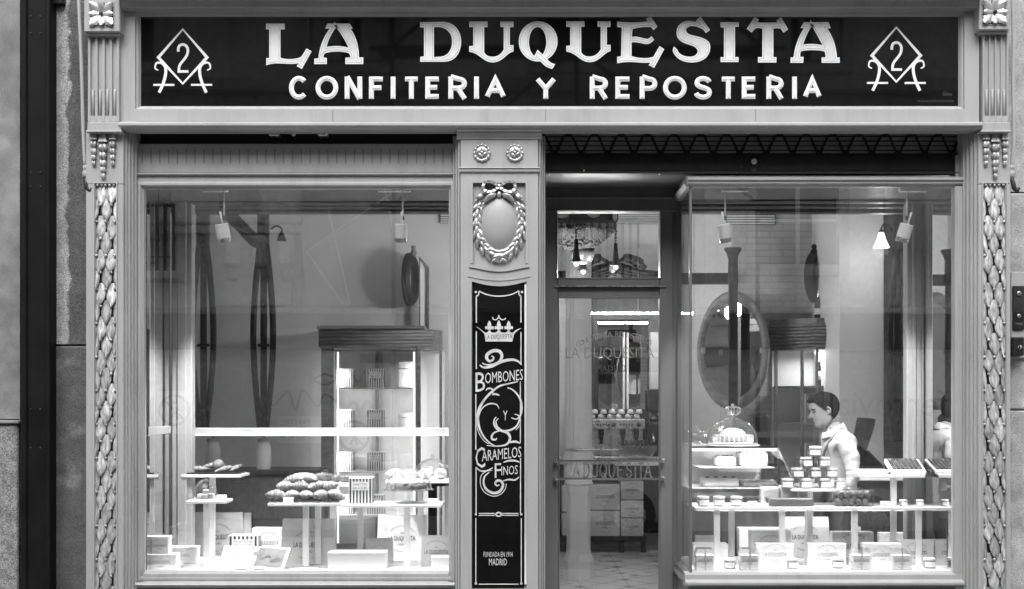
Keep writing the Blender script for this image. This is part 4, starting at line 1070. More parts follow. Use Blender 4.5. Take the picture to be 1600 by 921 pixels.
MB().prism([(xs + .03, zs + .002), (xs - .003, zs), (xs - .018, zs - .012), (xs - .018, zs - .035), (xs - .034, zs - .05), (xs - .034, zs - .065), (xs - .02, zs - .077), (xs + .03, zs - .077)], 'y', .126, RD - .03).build('return_sill', paint_shade, t)
MB().box(xs - .012, xs + .02, ff + .004, RD - .02, -.02, zs - .0755).build('return_stallriser', paint_shade, t)
MB().box(xs + .0202, X(1504, ff), ff + .004, .12, -.02, zs - .0755).build('stallriser', paint_shade, t)
MB().box(xs + .012, X(1497, .08), .08, .086, Z(899, ff), Z(287, ff)).build('pane', pane, t)
MB().box(xs, xs + .006, .0985, RD - .04, Z(899, ff), Z(287, ff)).build('return_pane', pane, t)

# ================================================================== ROOM INSIDE (structure)
FZ = .02
def st(mb, name, m): return tag(mb.build(name, m), kind='structure')
fl = st(MB().box(-2.9, 3.2, RD + .06, 7.2, -.15, FZ - .012), 'interior_floor', mat('grout', .30, .8))
tile_m = mat('floor_tile', .58, .3, var=.06, scale=6); tile_d = mat('floor_tile_dark', .05, .35)
ts = .42
til = mesh_of(MB().cbox(-ts/2 + .002, ts/2 - .002, -ts/2 + .002, ts/2 - .002, -.01, 0, .0015), 'floor_tile', tile_m)
dia = mesh_of(MB().prism([(.045, 0), (0, .045), (-.045, 0), (0, -.045)], 'z', 0, .0012), 'diamond_inlay', tile_d)
dia2 = mesh_of(MB().prism([(.024, 0), (0, .024), (-.024, 0), (0, -.024)], 'z', .0012, .002), 'diamond_core', tile_m)
bandp = MB()
for sx in (-1, 1):
    for sy in (-1, 1):
        a = Vector((sx*.205, sy*.004)); b_ = Vector((sx*.004, sy*.205)); n_ = (b_ - a).normalized(); q = Vector((-n_.y, n_.x)) * .006
        bandp.add([(a+q).to_tuple() + (.0008,), (a-q).to_tuple() + (.0008,), (b_-q).to_tuple() + (.0008,), (b_+q).to_tuple() + (.0008,)], [(0, 1, 2, 3)])
bandm = mesh_of(bandp, 'lattice_inlay', tile_d)
k = 0
for i in range(4):
    for j in range(15):
        loc = (.35 + ts * i, RD + .25 + ts * j, FZ)
        q = inst(til, fl, loc, name='floor_tile')
        inst(bandm, q, loc, name='lattice_inlay')
        if True:
            inst(dia, q, (loc[0] + ts/2 - .002, loc[1], FZ + .0012), name='diamond_inlay')
st(MB().box(-2.9, 3.2, .1, 7.3, 3.9, 4.05), 'ceiling', ceil_m)
st(MB().box(-2.9, .2, 2.5, 2.6, FZ - .02, 3.9), 'wall_back_left', int_wall_l)
st(MB().box(.2, .28, 2.5, 6.6, FZ - .02, 3.9), 'wall_corridor_left', int_wall)
st(MB().box(.28, 2.6, 6.5, 6.6, FZ - .02, 3.9), 'wall_back', int_wall)
st(MB().box(1.72, 3.1, 2.5, 2.62, FZ - .02, 3.9), 'wall_back_right', white_brick)
st(MB().box(2.5, 2.6, 2.62, 6.5, FZ - .02, 3.9), 'wall_corridor_right', int_wall)
st(MB().box(-2.9, -2.75, .12, 2.5, FZ - .02, 3.9), 'wall_left', int_wall_l)
st(MB().box(3.02, 3.15, .12, 2.5, FZ - .02, 3.9), 'wall_right', int_wall)
st(MB().cbox(X(1311, 1.7), X(1381, 1.7), 1.7, 2.5, FZ - .02, 3.9, .004), 'wall_pier', int_white)

# shop floor column with octagonal base
t = thing('fluted_column', 'white fluted iron column on octagonal base seen through the door', 'column', P(905, 899, 3.9))
dC = 3.9; c = P(904, 899, dC); kx = M(1, dC)
n = 32; sh = MB()
prof = [(21.5, Z(700, dC)), (20.5, Z(640, dC)), (20.2, Z(480, dC)), (19.8, Z(250, dC)), (19.8, 3.9)]
for r, z in prof:
    for i in range(64):
        a = 2*PI*i/64; rr = r*kx * (1 - .05 * (1 if (i // 2) % 2 else 0))
        sh.v.append((c.x + rr*math.cos(a), dC + rr*math.sin(a), z))
for q in range(len(prof) - 1):
    for i in range(64): sh.face((q*64+i, q*64+(i+1) % 64, (q+1)*64+(i+1) % 64, (q+1)*64+i))
sh.build('shaft', int_white, t)
MB().lathe([(20*kx, Z(705, dC)), (24*kx, Z(712, dC)), (23.5*kx, Z(722, dC)), (20*kx, Z(726, dC)), (23*kx, Z(733, dC)), (21*kx, Z(752, dC)), (23*kx, Z(756, dC))], (c.x, dC, 0), 28).build('collar', int_white, t, smooth=True, angle=50)
MB().lathe([(24*kx, FZ), (24*kx, Z(876, dC)), (20*kx, Z(866, dC)), (18.5*kx, Z(858, dC)), (18.5*kx, Z(775, dC)), (20.5*kx, Z(768, dC)), (21.5*kx, Z(756, dC))], (c.x, dC, 0), 8).build('octagonal_base', int_white, t)

# display bay soffits, side mirrors, posts
SZ = 2.872
t = thing('left_bay_soffit', 'dark moulded wooden soffit above the left display window', 'soffit', (X(460, .4), .45, SZ))
b = MB().cbox(X(214, .1), X(712, .1), .12, .86, SZ, SZ + .03, .004).build('board', soffit_m, t)
for d_, h in ((.78, .05), (.70, .03), (.62, .018)):
    MB().cbox(X(214, .1), X(712, .1), d_, d_ + .07, SZ - h, SZ - .0005, .008).build('moulding', wood_mid, t)
for px in (455, 580, 665):
    q = P(px, 318, .775)
    MB().cbox(q.x - .035, q.x + .035, .755, .79, q.z - .03, q.z + .03, .014).build('boss', wood_mid, t)
MB().box(X(214, .1), X(712, .1), .84, .9, SZ, 3.9).build('upstand', int_wall_l, t)
t = thing('right_bay_soffit', 'dark moulded wooden soffit above the right display window', 'soffit', (X(1290, .4), .45, SZ))
MB().cbox(xs + .02, X(1506, .1), .12, .86, SZ, SZ + .03, .004).build('board', soffit_m, t)
for d_, h in ((.78, .05), (.68, .03), (.56, .018)):
    MB().cbox(xs + .02, X(1506, .1), d_, d_ + .07, SZ - h, SZ - .0005, .008).build('moulding', wood_mid, t)
MB().box(xs + .03, X(1506, .1), .84, .9, SZ, 3.9).build('upstand', int_wall, t)
for lab, side, x_, a in (('left side mirror lining the end of the left display window', -1, X(222, .1), (268, 300)), ('right side mirror lining the end of the right display window', 1, X(1494, .1), (1417, 1441))):
    t = thing('side_mirror', lab, 'mirror', (x_, .4, .6), 'mirrors at the window ends')
    sg = -side
    if side < 0: MB().box(x_ - .02, x_ + .02, .13, .6, .55, SZ).build('mirror_panel', mirror_m, t)
    else: MB().prism([(x_ - .005, .13), (x_ - .035, .6), (x_ + .02, .6), (x_ + .02, .13)], 'z', .55, SZ).build('mirror_panel', mirror_m, t)
    MB().cbox(X(a[0], .62), X(a[1], .62), .62, .70, .55, SZ, .006).build('post', paint, t)
    MB().cbox(X(a[0] + 9, .61), X(a[1] - 9, .61), .605, .63, .55, SZ, .004).build('post_fillet', paint, t)
    if side < 0: MB().cbox(x_ + sg*.021, x_ + sg*.028, .14, .6, Z(681, .1), Z(668, .1), .002).build('mirror_rail', paint, t)
    if side > 0:
        MB().box(x_ + .02, 3.03, .13, .7, .3, SZ).build('return_wall', int_wall, t)
    else:
        MB().box(-2.76, x_ - .02, .13, .7, .3, SZ).build('return_wall', int_wall_l, t)
t = thing('display_rail', 'white painted horizontal rail across the back of the left window', 'rail', P(500, 683, .72))
MB().cbox(X(298, .72), X(712, .72), .72, .76, Z(680, .72), Z(669, .72), .003).build('rail', paint, t)
MB().cbox(X(298, .71), X(712, .71), .712, .7195, Z(681.5, .71), Z(679, .71), .001).build('rail_lip', white_lac, t)

# ================================================================== HANGING SPOTS
def spot(label, px, py, track0, track1, tilt, power):
    d = .16
    top = P(px, 294, d); hc = P(px, py, d)
    t = thing('spot_lamp', label, 'spot lamp', (top.x, d, SZ - .01), 'white spot lamps on the window soffits')
    MB().cbox(X(track0, d), X(track1, d), d - .02, d + .02, SZ - .022, SZ - .002, .003).build('track', white_lac, t)
    rx = X(px + (3 if tilt < .1 else 2), d)
    MB().tube([(rx, d, SZ - .02), (rx, d, hc.z + .075)], .0052, 8).build('rod', white_lac, t, smooth=True)
    MB().lathe([(.009, .012), (.011, 0), (.009, -.012)], (rx, d, hc.z + .075), 10).build('joint', plastic_black, t, smooth=True)
    dr_ = Vector((math.sin(tilt)*.7, .22, -math.cos(tilt))).normalized()
    rm = dr_.to_track_quat('-Z', 'Y').to_matrix()
    def tf(v): return rm @ Vector(v) + hc
    r = M(10.4, d); h = M(22, d)
    cyl = MB().lathe([(.001, h*.5), (r*.92, h*.5), (r, h*.46), (r, -h*.5), (r*.9, -h*.5), (r*.9, -h*.2)], (0, 0, 0), 24); cyl.xform(tf); head = cyl.build('head', white_lac, t, smooth=True, angle=40)
    rg_ = MB().lathe([(r*.97, -h*.5), (r*.97, -h*.80), (r*.86, -h*.82), (r*.86, -h*.5)], (0, 0, 0), 24); rg_.xform(tf); rg_.build('lens_ring', steel, head, smooth=True, angle=40)
    ln = MB().lathe([(r*.84, -h*.55), (.001, -h*.56)], (0, 0, 0), 20); ln.xform(tf); ln.build('lens', lamp_on, head)
    up = MB().tube([tf((r*.2, 0, h*.5)), tf((r*.2, 0, h*1.35))], .0065, 8); up.build('handle', white_lac, head, smooth=True)
    ld = bpy.data.lights.new('spot_light', 'SPOT'); ld.energy = power * LS; ld.spot_size = R(88); ld.spot_blend = .7; ld.shadow_soft_size = .04
    lo = bpy.data.objects.new('spot_light', ld); col.objects.link(lo); lo.parent = t
    lo.location = Vector(tf((0, 0, -h*.86))) - ORG[t.name]; lo.rotation_euler = dr_.to_track_quat('-Z', 'Y').to_euler()
SP = 19
spot('white spot lamp hanging on the left in the left window, tilted', 348, 361, 316, 356, .20, SP * 1.7)
spot('white spot lamp hanging straight down near the medallion pillar', 626, 361, 590, 642, .0, SP * 1.7)
spot('white spot lamp hanging by the door end of the right window', 1131, 361, 1128, 1170, .28, SP)
spot('white spot lamp at the far right beside the lit wall lamp', 1414, 361, 1405, 1448, -.35, SP)

# ================================================================== FURNITURE AND FITTINGS INSIDE
def bowed_column(label, px, d, top, bot, hw):
    t = thing('bowed_wood_column', label, 'wood column', P(px, bot, d), 'bowed dark wood columns on the walls')
    k = M(1, d); x = X(px, d)
    MB().tube([(x, d, Z(top, d)), (x, d, Z(bot, d))], .026, 10).build('core', wood, t, smooth=True)
    for sg in (-1, 1):
        pts = [(x + sg*hw*k*(.35 + .75*math.sin(PI*i/20)), d - .02, Z(top + 60 + (bot - top - 60)*i/20, d)) for i in range(21)]
        MB().tube(pts, .024, 8, .8).build('bow', wood, t, smooth=True)
    MB().cbox(x - hw*k*.62, x + hw*k*.62, d - .055, d + .03, Z(top + 62, d), Z(top, d), .02).build('capital', wood, t)
    for py in (top + 64, (top + bot) / 2 + 45):
        MB().lathe([(hw*k*.6, -.012), (hw*k*.72, 0), (hw*k*.6, .012)], (x, d - .01, Z(py, d)), 14, sy=.6).build('band', wood, t, smooth=True)
    for i in range(6):
        MB().sphere((x + random.uniform(-.5, .5)*hw*k, d - .04, Z(bot - 6 - 6*i, d)), (.022, .02, .024), 8, 6).build('carved_bud', wood, t, smooth=True)
    return t
bowed_column('bowed dark wood column standing right of the arch in the left window', 412, 2.3, 322, 668, 14)
bowed_column('fainter bowed wood column behind the white post in the left window', 318, 2.3, 322, 668, 15)
bowed_column('bowed dark wood column beside the lit wall lamp in the right window', 1403, 1.62, 328, 690, 13)
t = thing('wood_arch', 'dark carved wooden arch springing from the column behind the left spot lamp', 'arch', P(380, 380, 2.28))
for o_ in (0, .035, .07):
    MB().tube(smooth_pts([P(412, 372, 2.28 - o_*.4) + Vector((0, 0, -o_)), P(395, 366, 2.26) + Vector((0, 0, -o_)), P(374, 340, 2.26) + Vector((-.02, 0, -o_)), P(350, 318, 2.26) + Vector((-.03, 0, -o_)), P(310, 312, 2.26) + Vector((0, 0, -o_))], 5), .024, 8).build('rib', wood, t, smooth=True)
t = thing('cable_hook', 'small curved dark lamp hook beside the arch in the left window', 'lamp hook', P(430, 358, 2.24))
MB().tube(smooth_pts([P(424, 358, 2.25), P(432, 353, 2.2), P(440, 358, 2.2), P(440, 364, 2.2)], 5), .007, 6).build('arm', iron, t, smooth=True)
MB().lathe([(.008, 0), (.02, -.02), (.035, -.06), (.04, -.07)], P(440, 362, 2.2), 12).build('shade', iron, t, smooth=True)

# lit glazed cabinet on the left
def striped_box(parent_label, loc, w, h, dp, group=None, lettered=True):
    t = thing('panettone_box', parent_label, 'box', loc, group)
    x, y, z = loc
    MB().cbox(x - w/2, x + w/2, y, y + dp, z, z + h, .002).build('carton', paper, t)
    n = 7; s = MB()
    for i in range(n):
        a = x - w/2 + w*(i + .22)/n; b_ = a + w/n*.52
        s.box(a, b_, y - .0008, y + .001, z + .002, z + h - .004)
    for i in range(5):
        a = y + dp*(i + .25)/5; s.box(x + w/2 - .001, x + w/2 + .0008, a, a + dp*.1, z + .002, z + h - .004)
    s.build('stripes', stripe_dark, t)
    MB().box(x - w*.36, x + w*.36, y - .0018, y - .0006, z + h*.52, z + h*.84).build('label_plate', paper, t)
    tx = MB(); text(tx, 'PANETTONE', x - w*.31, x + w*.31, z + h*.70, z + h*.80, y - .0024); text(tx, 'BALAGUER', x - w*.31, x + w*.31, z + h*.56, z + h*.66, y - .0024); tx.build('lettering', ink, t)
    return t
dk = 2.05
t = thing('lit_display_cabinet', 'lit glazed dark wood cabinet holding striped boxes behind the left window', 'cabinet', P(590, 830, dk))
kx = M(1, dk)
def cb(a, b, tp, u, d0, d1, c=.004): return MB().cbox(X(a, dk), X(b, dk), d0, d1, Z(u, dk), Z(tp, dk), c)
cb(500, 655, 514, 545, dk - .05, dk + .43, .012).build('cornice', cab_wood, t)
for i in range(5): MB().tube([P(498, 519 + 5.2*i, dk - .05 - .012*math.sin(i)), P(676, 519 + 5.2*i, dk - .05 - .012*math.sin(i))], .014, 6).build('cornice_reed', cab_wood, t, smooth=True)
MB().prism([(X(655, dk), dk - .05), (X(686, dk), dk + .28), (X(686, dk), dk + .43), (X(655, dk), dk + .43)], 'z', Z(546, dk), Z(513, dk)).build('cornice_return', cab_wood, t)
cb(497, 664, 510, 515, dk - .07, dk + .43, .004).build('cornice_cap', cab_wood, t)
cb(502, 522, 545, 860, dk - .01, dk + .04).build('side_post', cab_wood, t)
cb(650, 657, 545, 860, dk - .01, dk + .04).build('side_post', cab_wood, t)
cb(578, 583, 545, 860, dk + .36, dk + .38).build('middle_post', cab_wood, t)
cb(502, 690, 545, 860, dk + .40, dk + .43).build('back_panel', int_white, t)
MB().cbox(X(683, dk), X(687, dk), dk + .26, dk + .31, Z(860, dk), Z(546, dk), .004).build('side_post', cab_wood, t)
for py in (606, 671, 738, 806):
    cb(524, 648, py, py + 2.5, dk + .05, dk + .39, .001).build('shelf', white_lac, t)
MB().box(X(523, dk), X(650, dk), dk + .008, dk + .012, Z(858, dk), Z(546, dk)).build('glass_front', jar_glass, t)
for px, yaw in ((526.5, -.7), (646, .7)):
    MB().box(X(px - 1.2, dk), X(px + 1.2, dk), dk + .045, dk + .06, Z(850, dk), Z(550, dk)).build('light_strip', cab_on, t)
    ld = bpy.data.lights.new('cabinet_light', 'AREA'); ld.shape = 'RECTANGLE'; ld.size = .025; ld.size_y = 1.2; ld.energy = .42 * LS
    lo = bpy.data.objects.new('cabinet_light', ld); col.objects.link(lo); lo.parent = t; lo.location = Vector((X(px, dk), dk + .064, Z(700, dk))) - ORG[t.name]; lo.rotation_euler = (R(90), 0, yaw)
rows_ = ('upper', 'second', 'third', 'lowest')
for r_, py in enumerate((606, 671, 738, 806)):
    for c_, px in (('left', 538.5), ('right', 586)):
        striped_box('striped panettone box, %s one on the %s cabinet shelf' % (c_, rows_[r_]), (X(px, dk + .12), dk + .12, Z(py, dk) + .0005), .125, .145, .12, 'striped boxes in the lit cabinet')
for nm_, px, py, h in (('upper', 634, 606, .2), ('second', 634, 671, .12)):
    q = P(px, py, dk + .1)
    t2 = thing('white_packet', 'plain pale packet at the right end of the %s cabinet shelf' % nm_, 'packet', (q.x, dk + .1, Z(py, dk) + .001), 'packets in the lit cabinet')
    MB().cbox(q.x - .055, q.x + .055, dk + .1, dk + .2, Z(py, dk) + .001, Z(py, dk) + h, .004).build('carton', paper2 if h > .15 else paper_grey, t2)
    MB().cbox(q.x - .057, q.x + .057, dk + .098, dk + .202, Z(py, dk) + h*.7, Z(py, dk) + h*.74, .001).build('band', ink_soft, t2)
# wall oval and picture in left room
def oval_mirror(label, px, py, d, rx, rz, yaw, m_, rim=.045):
    c = P(px, py, d); t = thing('oval_mirror', label, 'mirror', c)
    b = MB()
    n = 40; prof = [(1 - rim/rx, .0), (1 - rim/rx*.6, -.03), (1 - rim/rx*.2, -.035), (1, -.01), (1, .02)]
    b.lathe([(p, h) for p, h in prof], (0, 0, 0), n, 'y'); b.f.pop(); b.mi.pop(); b.f.pop(); b.mi.pop()
    ca, sa = math.cos(yaw), math.sin(yaw)
    tf = lambda v: (c.x + v.x*rx*ca - v.y*sa, c.y + v.x*rx*sa + v.y*ca, c.z + v.z*rz)
    b.xform(tf); b.build('frame', m_, t, smooth=True)
    g = MB().lathe([(1 - rim/rx*.7, .0), (.001, -.001)], (0, 0, 0), n, 'y'); g.xform(tf); g.build('glass', mirror_m, t)
    return t, tf
t, tf = oval_mirror('small dark oval wall mirror seen edge on in the left window', 641, 437, 2.33, .15, M(42, 2.2), R(76), wood, .09)
q = P(646, 395, 2.31); MB().lathe([(.02, -.03), (.026, 0), (.012, .03), (.02, .045), (.001, .06)], q, 10).build('crest', cab_wood, t, smooth=True)
t = thing('wall_frame', 'thin black picture frame edge on the wall right of the oval mirror', 'frame', P(662, 515, 2.35))
MB().ribbon([(X(655.5, 2.35), Z(520, 2.35)), (X(655.5, 2.35), Z(403, 2.35)), (X(669, 2.35), Z(418, 2.35)), (X(669, 2.35), Z(520, 2.35))], M(2.6, 2.35), 2.35, .03, closed=True).build('frame', cab_wood, t)
MB().add([P(656.5, 519, 2.36), P(668, 519, 2.38), P(668, 420, 2.38), P(656.5, 406, 2.36)], [(0, 1, 2, 3)]).build('print', int_wall, t)
def vent(label, a, b, tp, u, d, rows):
    t = thing('air_vent', label, 'air vent', P((a+b)/2, u, d))
    MB().pbox(a, b, tp, u, d - .012, d, .003).build('backing', iron_grey, t)
    for i in range(rows):
        py = tp + (u - tp)*(i + .5)/rows
        MB().pbox(a + 1, b - 1, py - (u-tp)/rows*.28, py + (u-tp)/rows*.28, d - .022, d - .013, .001).build('slat', int_wall, t)
vent('dark slatted air vent at the top right of the left window', 687, 712, 328, 349, 2.49, 6)
vent('slatted air vent high on the wall in the right window', 1135, 1212, 328, 351, 2.49, 6)
vent('wide white air grille at the back seen through the door transom', 925, 1032, 329, 350, 6.49, 7)

# low dark sideboard shapes filling the dim lower room on the left
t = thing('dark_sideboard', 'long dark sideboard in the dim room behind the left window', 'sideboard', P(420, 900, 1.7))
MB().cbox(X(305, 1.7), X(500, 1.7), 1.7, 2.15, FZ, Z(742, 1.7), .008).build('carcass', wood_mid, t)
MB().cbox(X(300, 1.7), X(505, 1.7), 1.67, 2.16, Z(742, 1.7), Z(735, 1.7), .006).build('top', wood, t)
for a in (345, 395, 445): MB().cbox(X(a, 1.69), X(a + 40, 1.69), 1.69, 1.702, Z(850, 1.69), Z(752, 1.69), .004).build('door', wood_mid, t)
for i, (px, lab) in enumerate(((330, 'pale lidded jar on the dark sideboard nearer the white post'), (410, 'pale lidded jar on the dark sideboard below the arch column'))):
    q = P(px, 735, 1.8); t = thing('store_jar', lab, 'jar', (q.x, 1.85, Z(735, 1.7)))
    MB().lathe([(.05, 0), (.055, .03), (.055, .16), (.04, .18), (.04, .2)], (q.x, 1.85, Z(735, 1.7)), 18).build('body', paper_grey, t, smooth=True, angle=40)
    MB().lathe([(.045, .2), (.045, .22), (.01, .23), (.012, .25), (.001, .26)], (q.x, 1.85, Z(735, 1.7)), 18).build('lid', ink_soft, t, smooth=True, angle=40)

# ---------------- right room
t, tf = oval_mirror('large oval wooden mirror on a stand behind the cake counter', 1145, 548, 2.2, M(58, 2.2), M(93, 2.2), R(-28), cab_wood, .055)
for px in (1099, 1191):
    MB().cbox(X(px - 4, 2.1), X(px + 4, 2.1), 2.085, 2.115, Z(553, 2.1), Z(543, 2.1), .01).build('stud', silver_paint, t)
t = thing('mirror_post', 'dark wooden post with flared top rising through the oval mirror', 'post', P(1145, 640, 2.05))
MB().cbox(X(1138, 2.05), X(1152, 2.05), 2.02, 2.06, Z(640, 2.05), Z(392, 2.05), .006).build('shaft', wood, t)
MB().lathe([(.038, Z(440, 2.05)), (.034, Z(405, 2.05)), (.05, Z(396, 2.05)), (.065, Z(391, 2.05)), (.065, Z(388, 2.05))], (X(1145, 2.05), 2.05, 0), 12).build('flared_top', wood, t, smooth=True, angle=40)
t = thing('wall_beam', 'dark horizontal wooden beam behind the oval mirror', 'beam', P(1115, 444, 2.4))
MB().cbox(X(1060, 2.4), X(1140, 2.4), 2.38, 2.46, Z(444, 2.4), Z(427, 2.4), .006).build('beam', wood, t)
t, tf = oval_mirror('small dark oval wall ornament above the bottle cabinet', 1275, 434, 2.4, .20, M(40, 2.4), R(55), wood, .12)
q = P(1272, 393, 2.36); MB().lathe([(.03, -.04), (.03, 0), (.015, .02), (.025, .04), (.001, .06)], q, 10).build('crest', wood, t, smooth=True)

def bottle(label, loc, s=1.0, group='champagne bottles'):
    t = thing('champagne_bottle', label, 'bottle', loc, group)
    x, y, z = loc
    MB().lathe([(.044*s, z), (.046*s, z + .01*s), (.046*s, z + .17*s), (.040*s, z + .20*s), (.020*s, z + .245*s), (.016*s, z + .26*s)], (x, y, 0), 18).build('glass_body', bottle_m, t, smooth=True)
    MB().lathe([(.020*s, z + .235*s), (.0175*s, z + .26*s), (.017*s, z + .31*s), (.019*s, z + .312*s), (.018*s, z + .33*s), (.001, z + .332*s)], (x, y, 0), 14).build('foil_neck', foil, t, smooth=True)
    MB().lathe([(.0466*s, z + .05*s), (.0466*s, z + .12*s)], (x, y, 0), 18).build('label_band', paper2, t, smooth=True)
    return t
db = 2.12
t = thing('bottle_cabinet', 'glazed dark wood cabinet with reeded cornice behind the cashier', 'cabinet', P(1268, 860, db))
XA, XB, XC = X(1222, db), X(1277, db), X(1330, db)
def kpanel(mb, z0, z1, o=0.0):
    return mb.prism([(XA - o, db + .22), (XB - o*.5, db - o), (XC, db - o), (XC, db + .37), (XA - o, db + .37)], 'z', z0, z1)
kpanel(MB(), Z(546, db), Z(540, db), .03).build('cornice_base', cab_wood, t)
for i in range(7):
    o = .035 + .03*math.sin(PI*(i + .5)/7); z = Z(540 - 5.2*i, db)
    MB().tube([(XA - o, db + .22, z), (XB - o*.5, db - o, z), (XC, db - o, z)], .013, 6).build('cornice_reed', cab_wood, t, smooth=True)
kpanel(MB(), Z(541, db), Z(504, db), .03).build('cornice_core', cab_wood, t)
kpanel(MB(), Z(504, db), Z(497, db), .01).build('cornice_cap', cab_wood, t)
for x_, y_ in ((XA, db + .2), (XB, db), (X(1258, db), db + .08)):
    MB().cbox(x_ - .012, x_ + .012, y_, y_ + .025, FZ, Z(546, db), .003).build('post', cab_wood, t)
MB().cbox(X(1296, db), X(1304, db), db, db + .03, FZ, Z(546, db), .003).build('post', cab_wood, t)
MB().box(XA, XC, db + .35, db + .37, FZ, Z(546, db)).build('back_panel', int_white, t)
kpanel(MB(), Z(606, db), Z(603, db), -.01).build('shelf', cab_wood, t); kpanel(MB(), Z(664, db), Z(661, db), -.01).build('shelf', cab_wood, t); kpanel(MB(), FZ, Z(740, db), -.005).build('base_unit', cab_wood, t)
ld = bpy.data.lights.new('cabinet_light', 'AREA'); ld.shape = 'RECTANGLE'; ld.size = .3; ld.size_y = .04; ld.energy = .6 * LS
lo = bpy.data.objects.new('cabinet_light', ld); col.objects.link(lo); lo.parent = t; lo.location = Vector((X(1290, db), db + .12, Z(549, db))) - ORG[t.name]; lo.rotation_euler = (R(-10), 0, 0)
MB().box(X(1280, db), X(1312, db), db + .10, db + .13, Z(548, db), Z(546.5, db)).build('light_strip', cab_on, t)
bottle('dark champagne bottle inside the cabinet above the cashier', (X(1288, db + .1), db + .12, Z(603, db)), .92)
bottle('right champagne bottle standing on top of the cabinet', (X(1291, db + .1), db + .10, Z(497, db)), .68)
bottle('left champagne bottle standing on top of the cabinet', (X(1281, db + .1), db + .14, Z(497, db)), .68)
for j, py in enumerate((661, 715)):
    striped_box('striped box on the %s shelf of the bottle cabinet' % ('middle' if j == 0 else 'lower'), (X(1268, db + .14), db + .16, Z(py if j == 0 else 740, db)), .075, .22, .1, 'striped boxes in the bottle cabinet')
# lit wall lamp
t = thing('wall_lamp', 'lit white bell shaped wall lamp in the right window', 'wall lamp', P(1377, 388, 1.33))
MB().tube(smooth_pts([P(1394, 362, 1.6), P(1390, 353, 1.5), P(1381, 351, 1.38), P(1377, 357, 1.33), P(1377, 362, 1.33)], 5), .006, 6).build('arm', iron, t, smooth=True)
q = P(1377, 362, 1.33)
MB().lathe([(.012, .012), (.018, .0), (.016, -.01)], q, 12).build('socket', iron, t, smooth=True)
MB().lathe([(.016, -.005), (.024, -.03), (.032, -.06), (.05, -.10), (.056, -.112)], q, 20).build('shade', shade_on, t, smooth=True)
ld = bpy.data.lights.new('lamp_light', 'POINT'); ld.energy = .4 * LS; ld.shadow_soft_size = .05
lo = bpy.data.objects.new('lamp_light', ld); col.objects.link(lo); lo.parent = t; lo.location = (q + Vector((0, 0, -.13))) - ORG[t.name]
# strip lamp over the coffee bar
t = thing('strip_lamp', 'long bright strip lamp glowing above the coffee bar', 'strip lamp', P(985, 491, 5.33))
x0, x1, zl = X(905, 5.33), X(1086, 5.33), Z(490, 5.33)
for q_ in (x0, x1 - .02, (x0 + x1)/2): MB().cbox(q_, q_ + .02, 5.3, 5.36, zl - .02, zl + .02, .004).build('end_cap', steel, t); MB().tube([(q_ + .01, 5.33, zl + .02), (q_ + .01, 5.33, 3.9)], .004, 6).build('wire', steel, t)
MB().tube([(x0 + .02, 5.33, zl), (x1 - .02, 5.33, zl)], .009, 8).build('tube', led_on, t)
# opal pendant bowls of the shop ceiling: the chandelier
t = thing('chandelier', 'dark ornate beaded chandelier with glass globe seen through the transom', 'chandelier', P(908, 330, 1.25))
dc = 1.25; k = M(1, dc); cx = X(906, dc); zz = lambda py: Z(py, dc)
MB().lathe([(57*k, zz(358)), (58*k, zz(352)), (56*k, zz(348)), (55*k, zz(338)), (54*k, zz(338)), (54*k, zz(356))], (cx, dc, 0), 32).build('ring', wood_mid, t, smooth=True, angle=40)
MB().lathe([(55*k, zz(356)), (50*k, zz(366)), (42*k, zz(374)), (32*k, zz(380)), (22*k, zz(388)), (19*k, zz(392))], (cx, dc, 0), 32).build('bead_bowl', mat('bead_bowl', .03, .2, var=.9, scale=120, bump=.8, bscale=160), t, smooth=True)
MB().lathe([(19*k, zz(391)), (18.5*k, zz(400)), (15*k, zz(408)), (9*k, zz(412)), (.001, zz(413))], (cx + 4*k, dc, 0), 24).build('globe', mat('opal_glass', .09, .25), t, smooth=True)
MB().lathe([(17*k, zz(384)), (18*k, zz(392)), (17*k, zz(393))], (cx + 4*k, dc, 0), 24).build('globe_collar', wood_mid, t, smooth=True)
for a in range(8):
    an = -PI/2 + (a - .62)*PI/4*1.05; px_, py_ = cx + 57*k*math.cos(an), dc + 57*k*math.sin(an)
    m2 = MB().sphere((0, 0, 0), (12*k, .010, 9*k), 14, 8)
    m2.xform(lambda v: (px_ + v.x*math.sin(an) + v.y*math.cos(an), py_ - v.x*math.cos(an) + v.y*math.sin(an), zz(341) + v.z))
    m2.build('cameo', mat('cameo', .42, .4) if a == 0 else MATS['cameo'], t, smooth=True)
for a in range(4):
    an = 2*PI*a/4 - .15; px_, py_ = cx + 56*k*math.cos(an), dc + 56*k*math.sin(an)
    for i in range(5): MB().lathe([(.004, -.008), (.011, 0), (.004, .008)], (px_, py_, zz(363) - .022*i), 8, 'x' if i % 2 else 'y').build('chain_link', wood_mid, t, smooth=True)
    MB().lathe([(.012, zz(382)), (.016, zz(396)), (.024, zz(410)), (.03, zz(414)), (.045, zz(416)), (.001, zz(417))], (px_, py_, 0), 12).build('lamp_drop', wood, t, smooth=True); MB().sphere((px_, py_, zz(419)), .017, 10, 8).build('bulb', shade_on, t, smooth=True)
    ld = bpy.data.lights.new('bulb_light', 'POINT'); ld.energy = 1.4 * LS; ld.shadow_soft_size = .06; lo = bpy.data.objects.new('bulb_light', ld); col.objects.link(lo); lo.parent = t; lo.location = Vector((px_, py_, zz(419) - .10)) - ORG[t.name]
MB().tube([(cx, dc, zz(338)), (cx, dc, 3.9)], .014, 8).build('stem', wood_mid, t)
bd_ = MB()
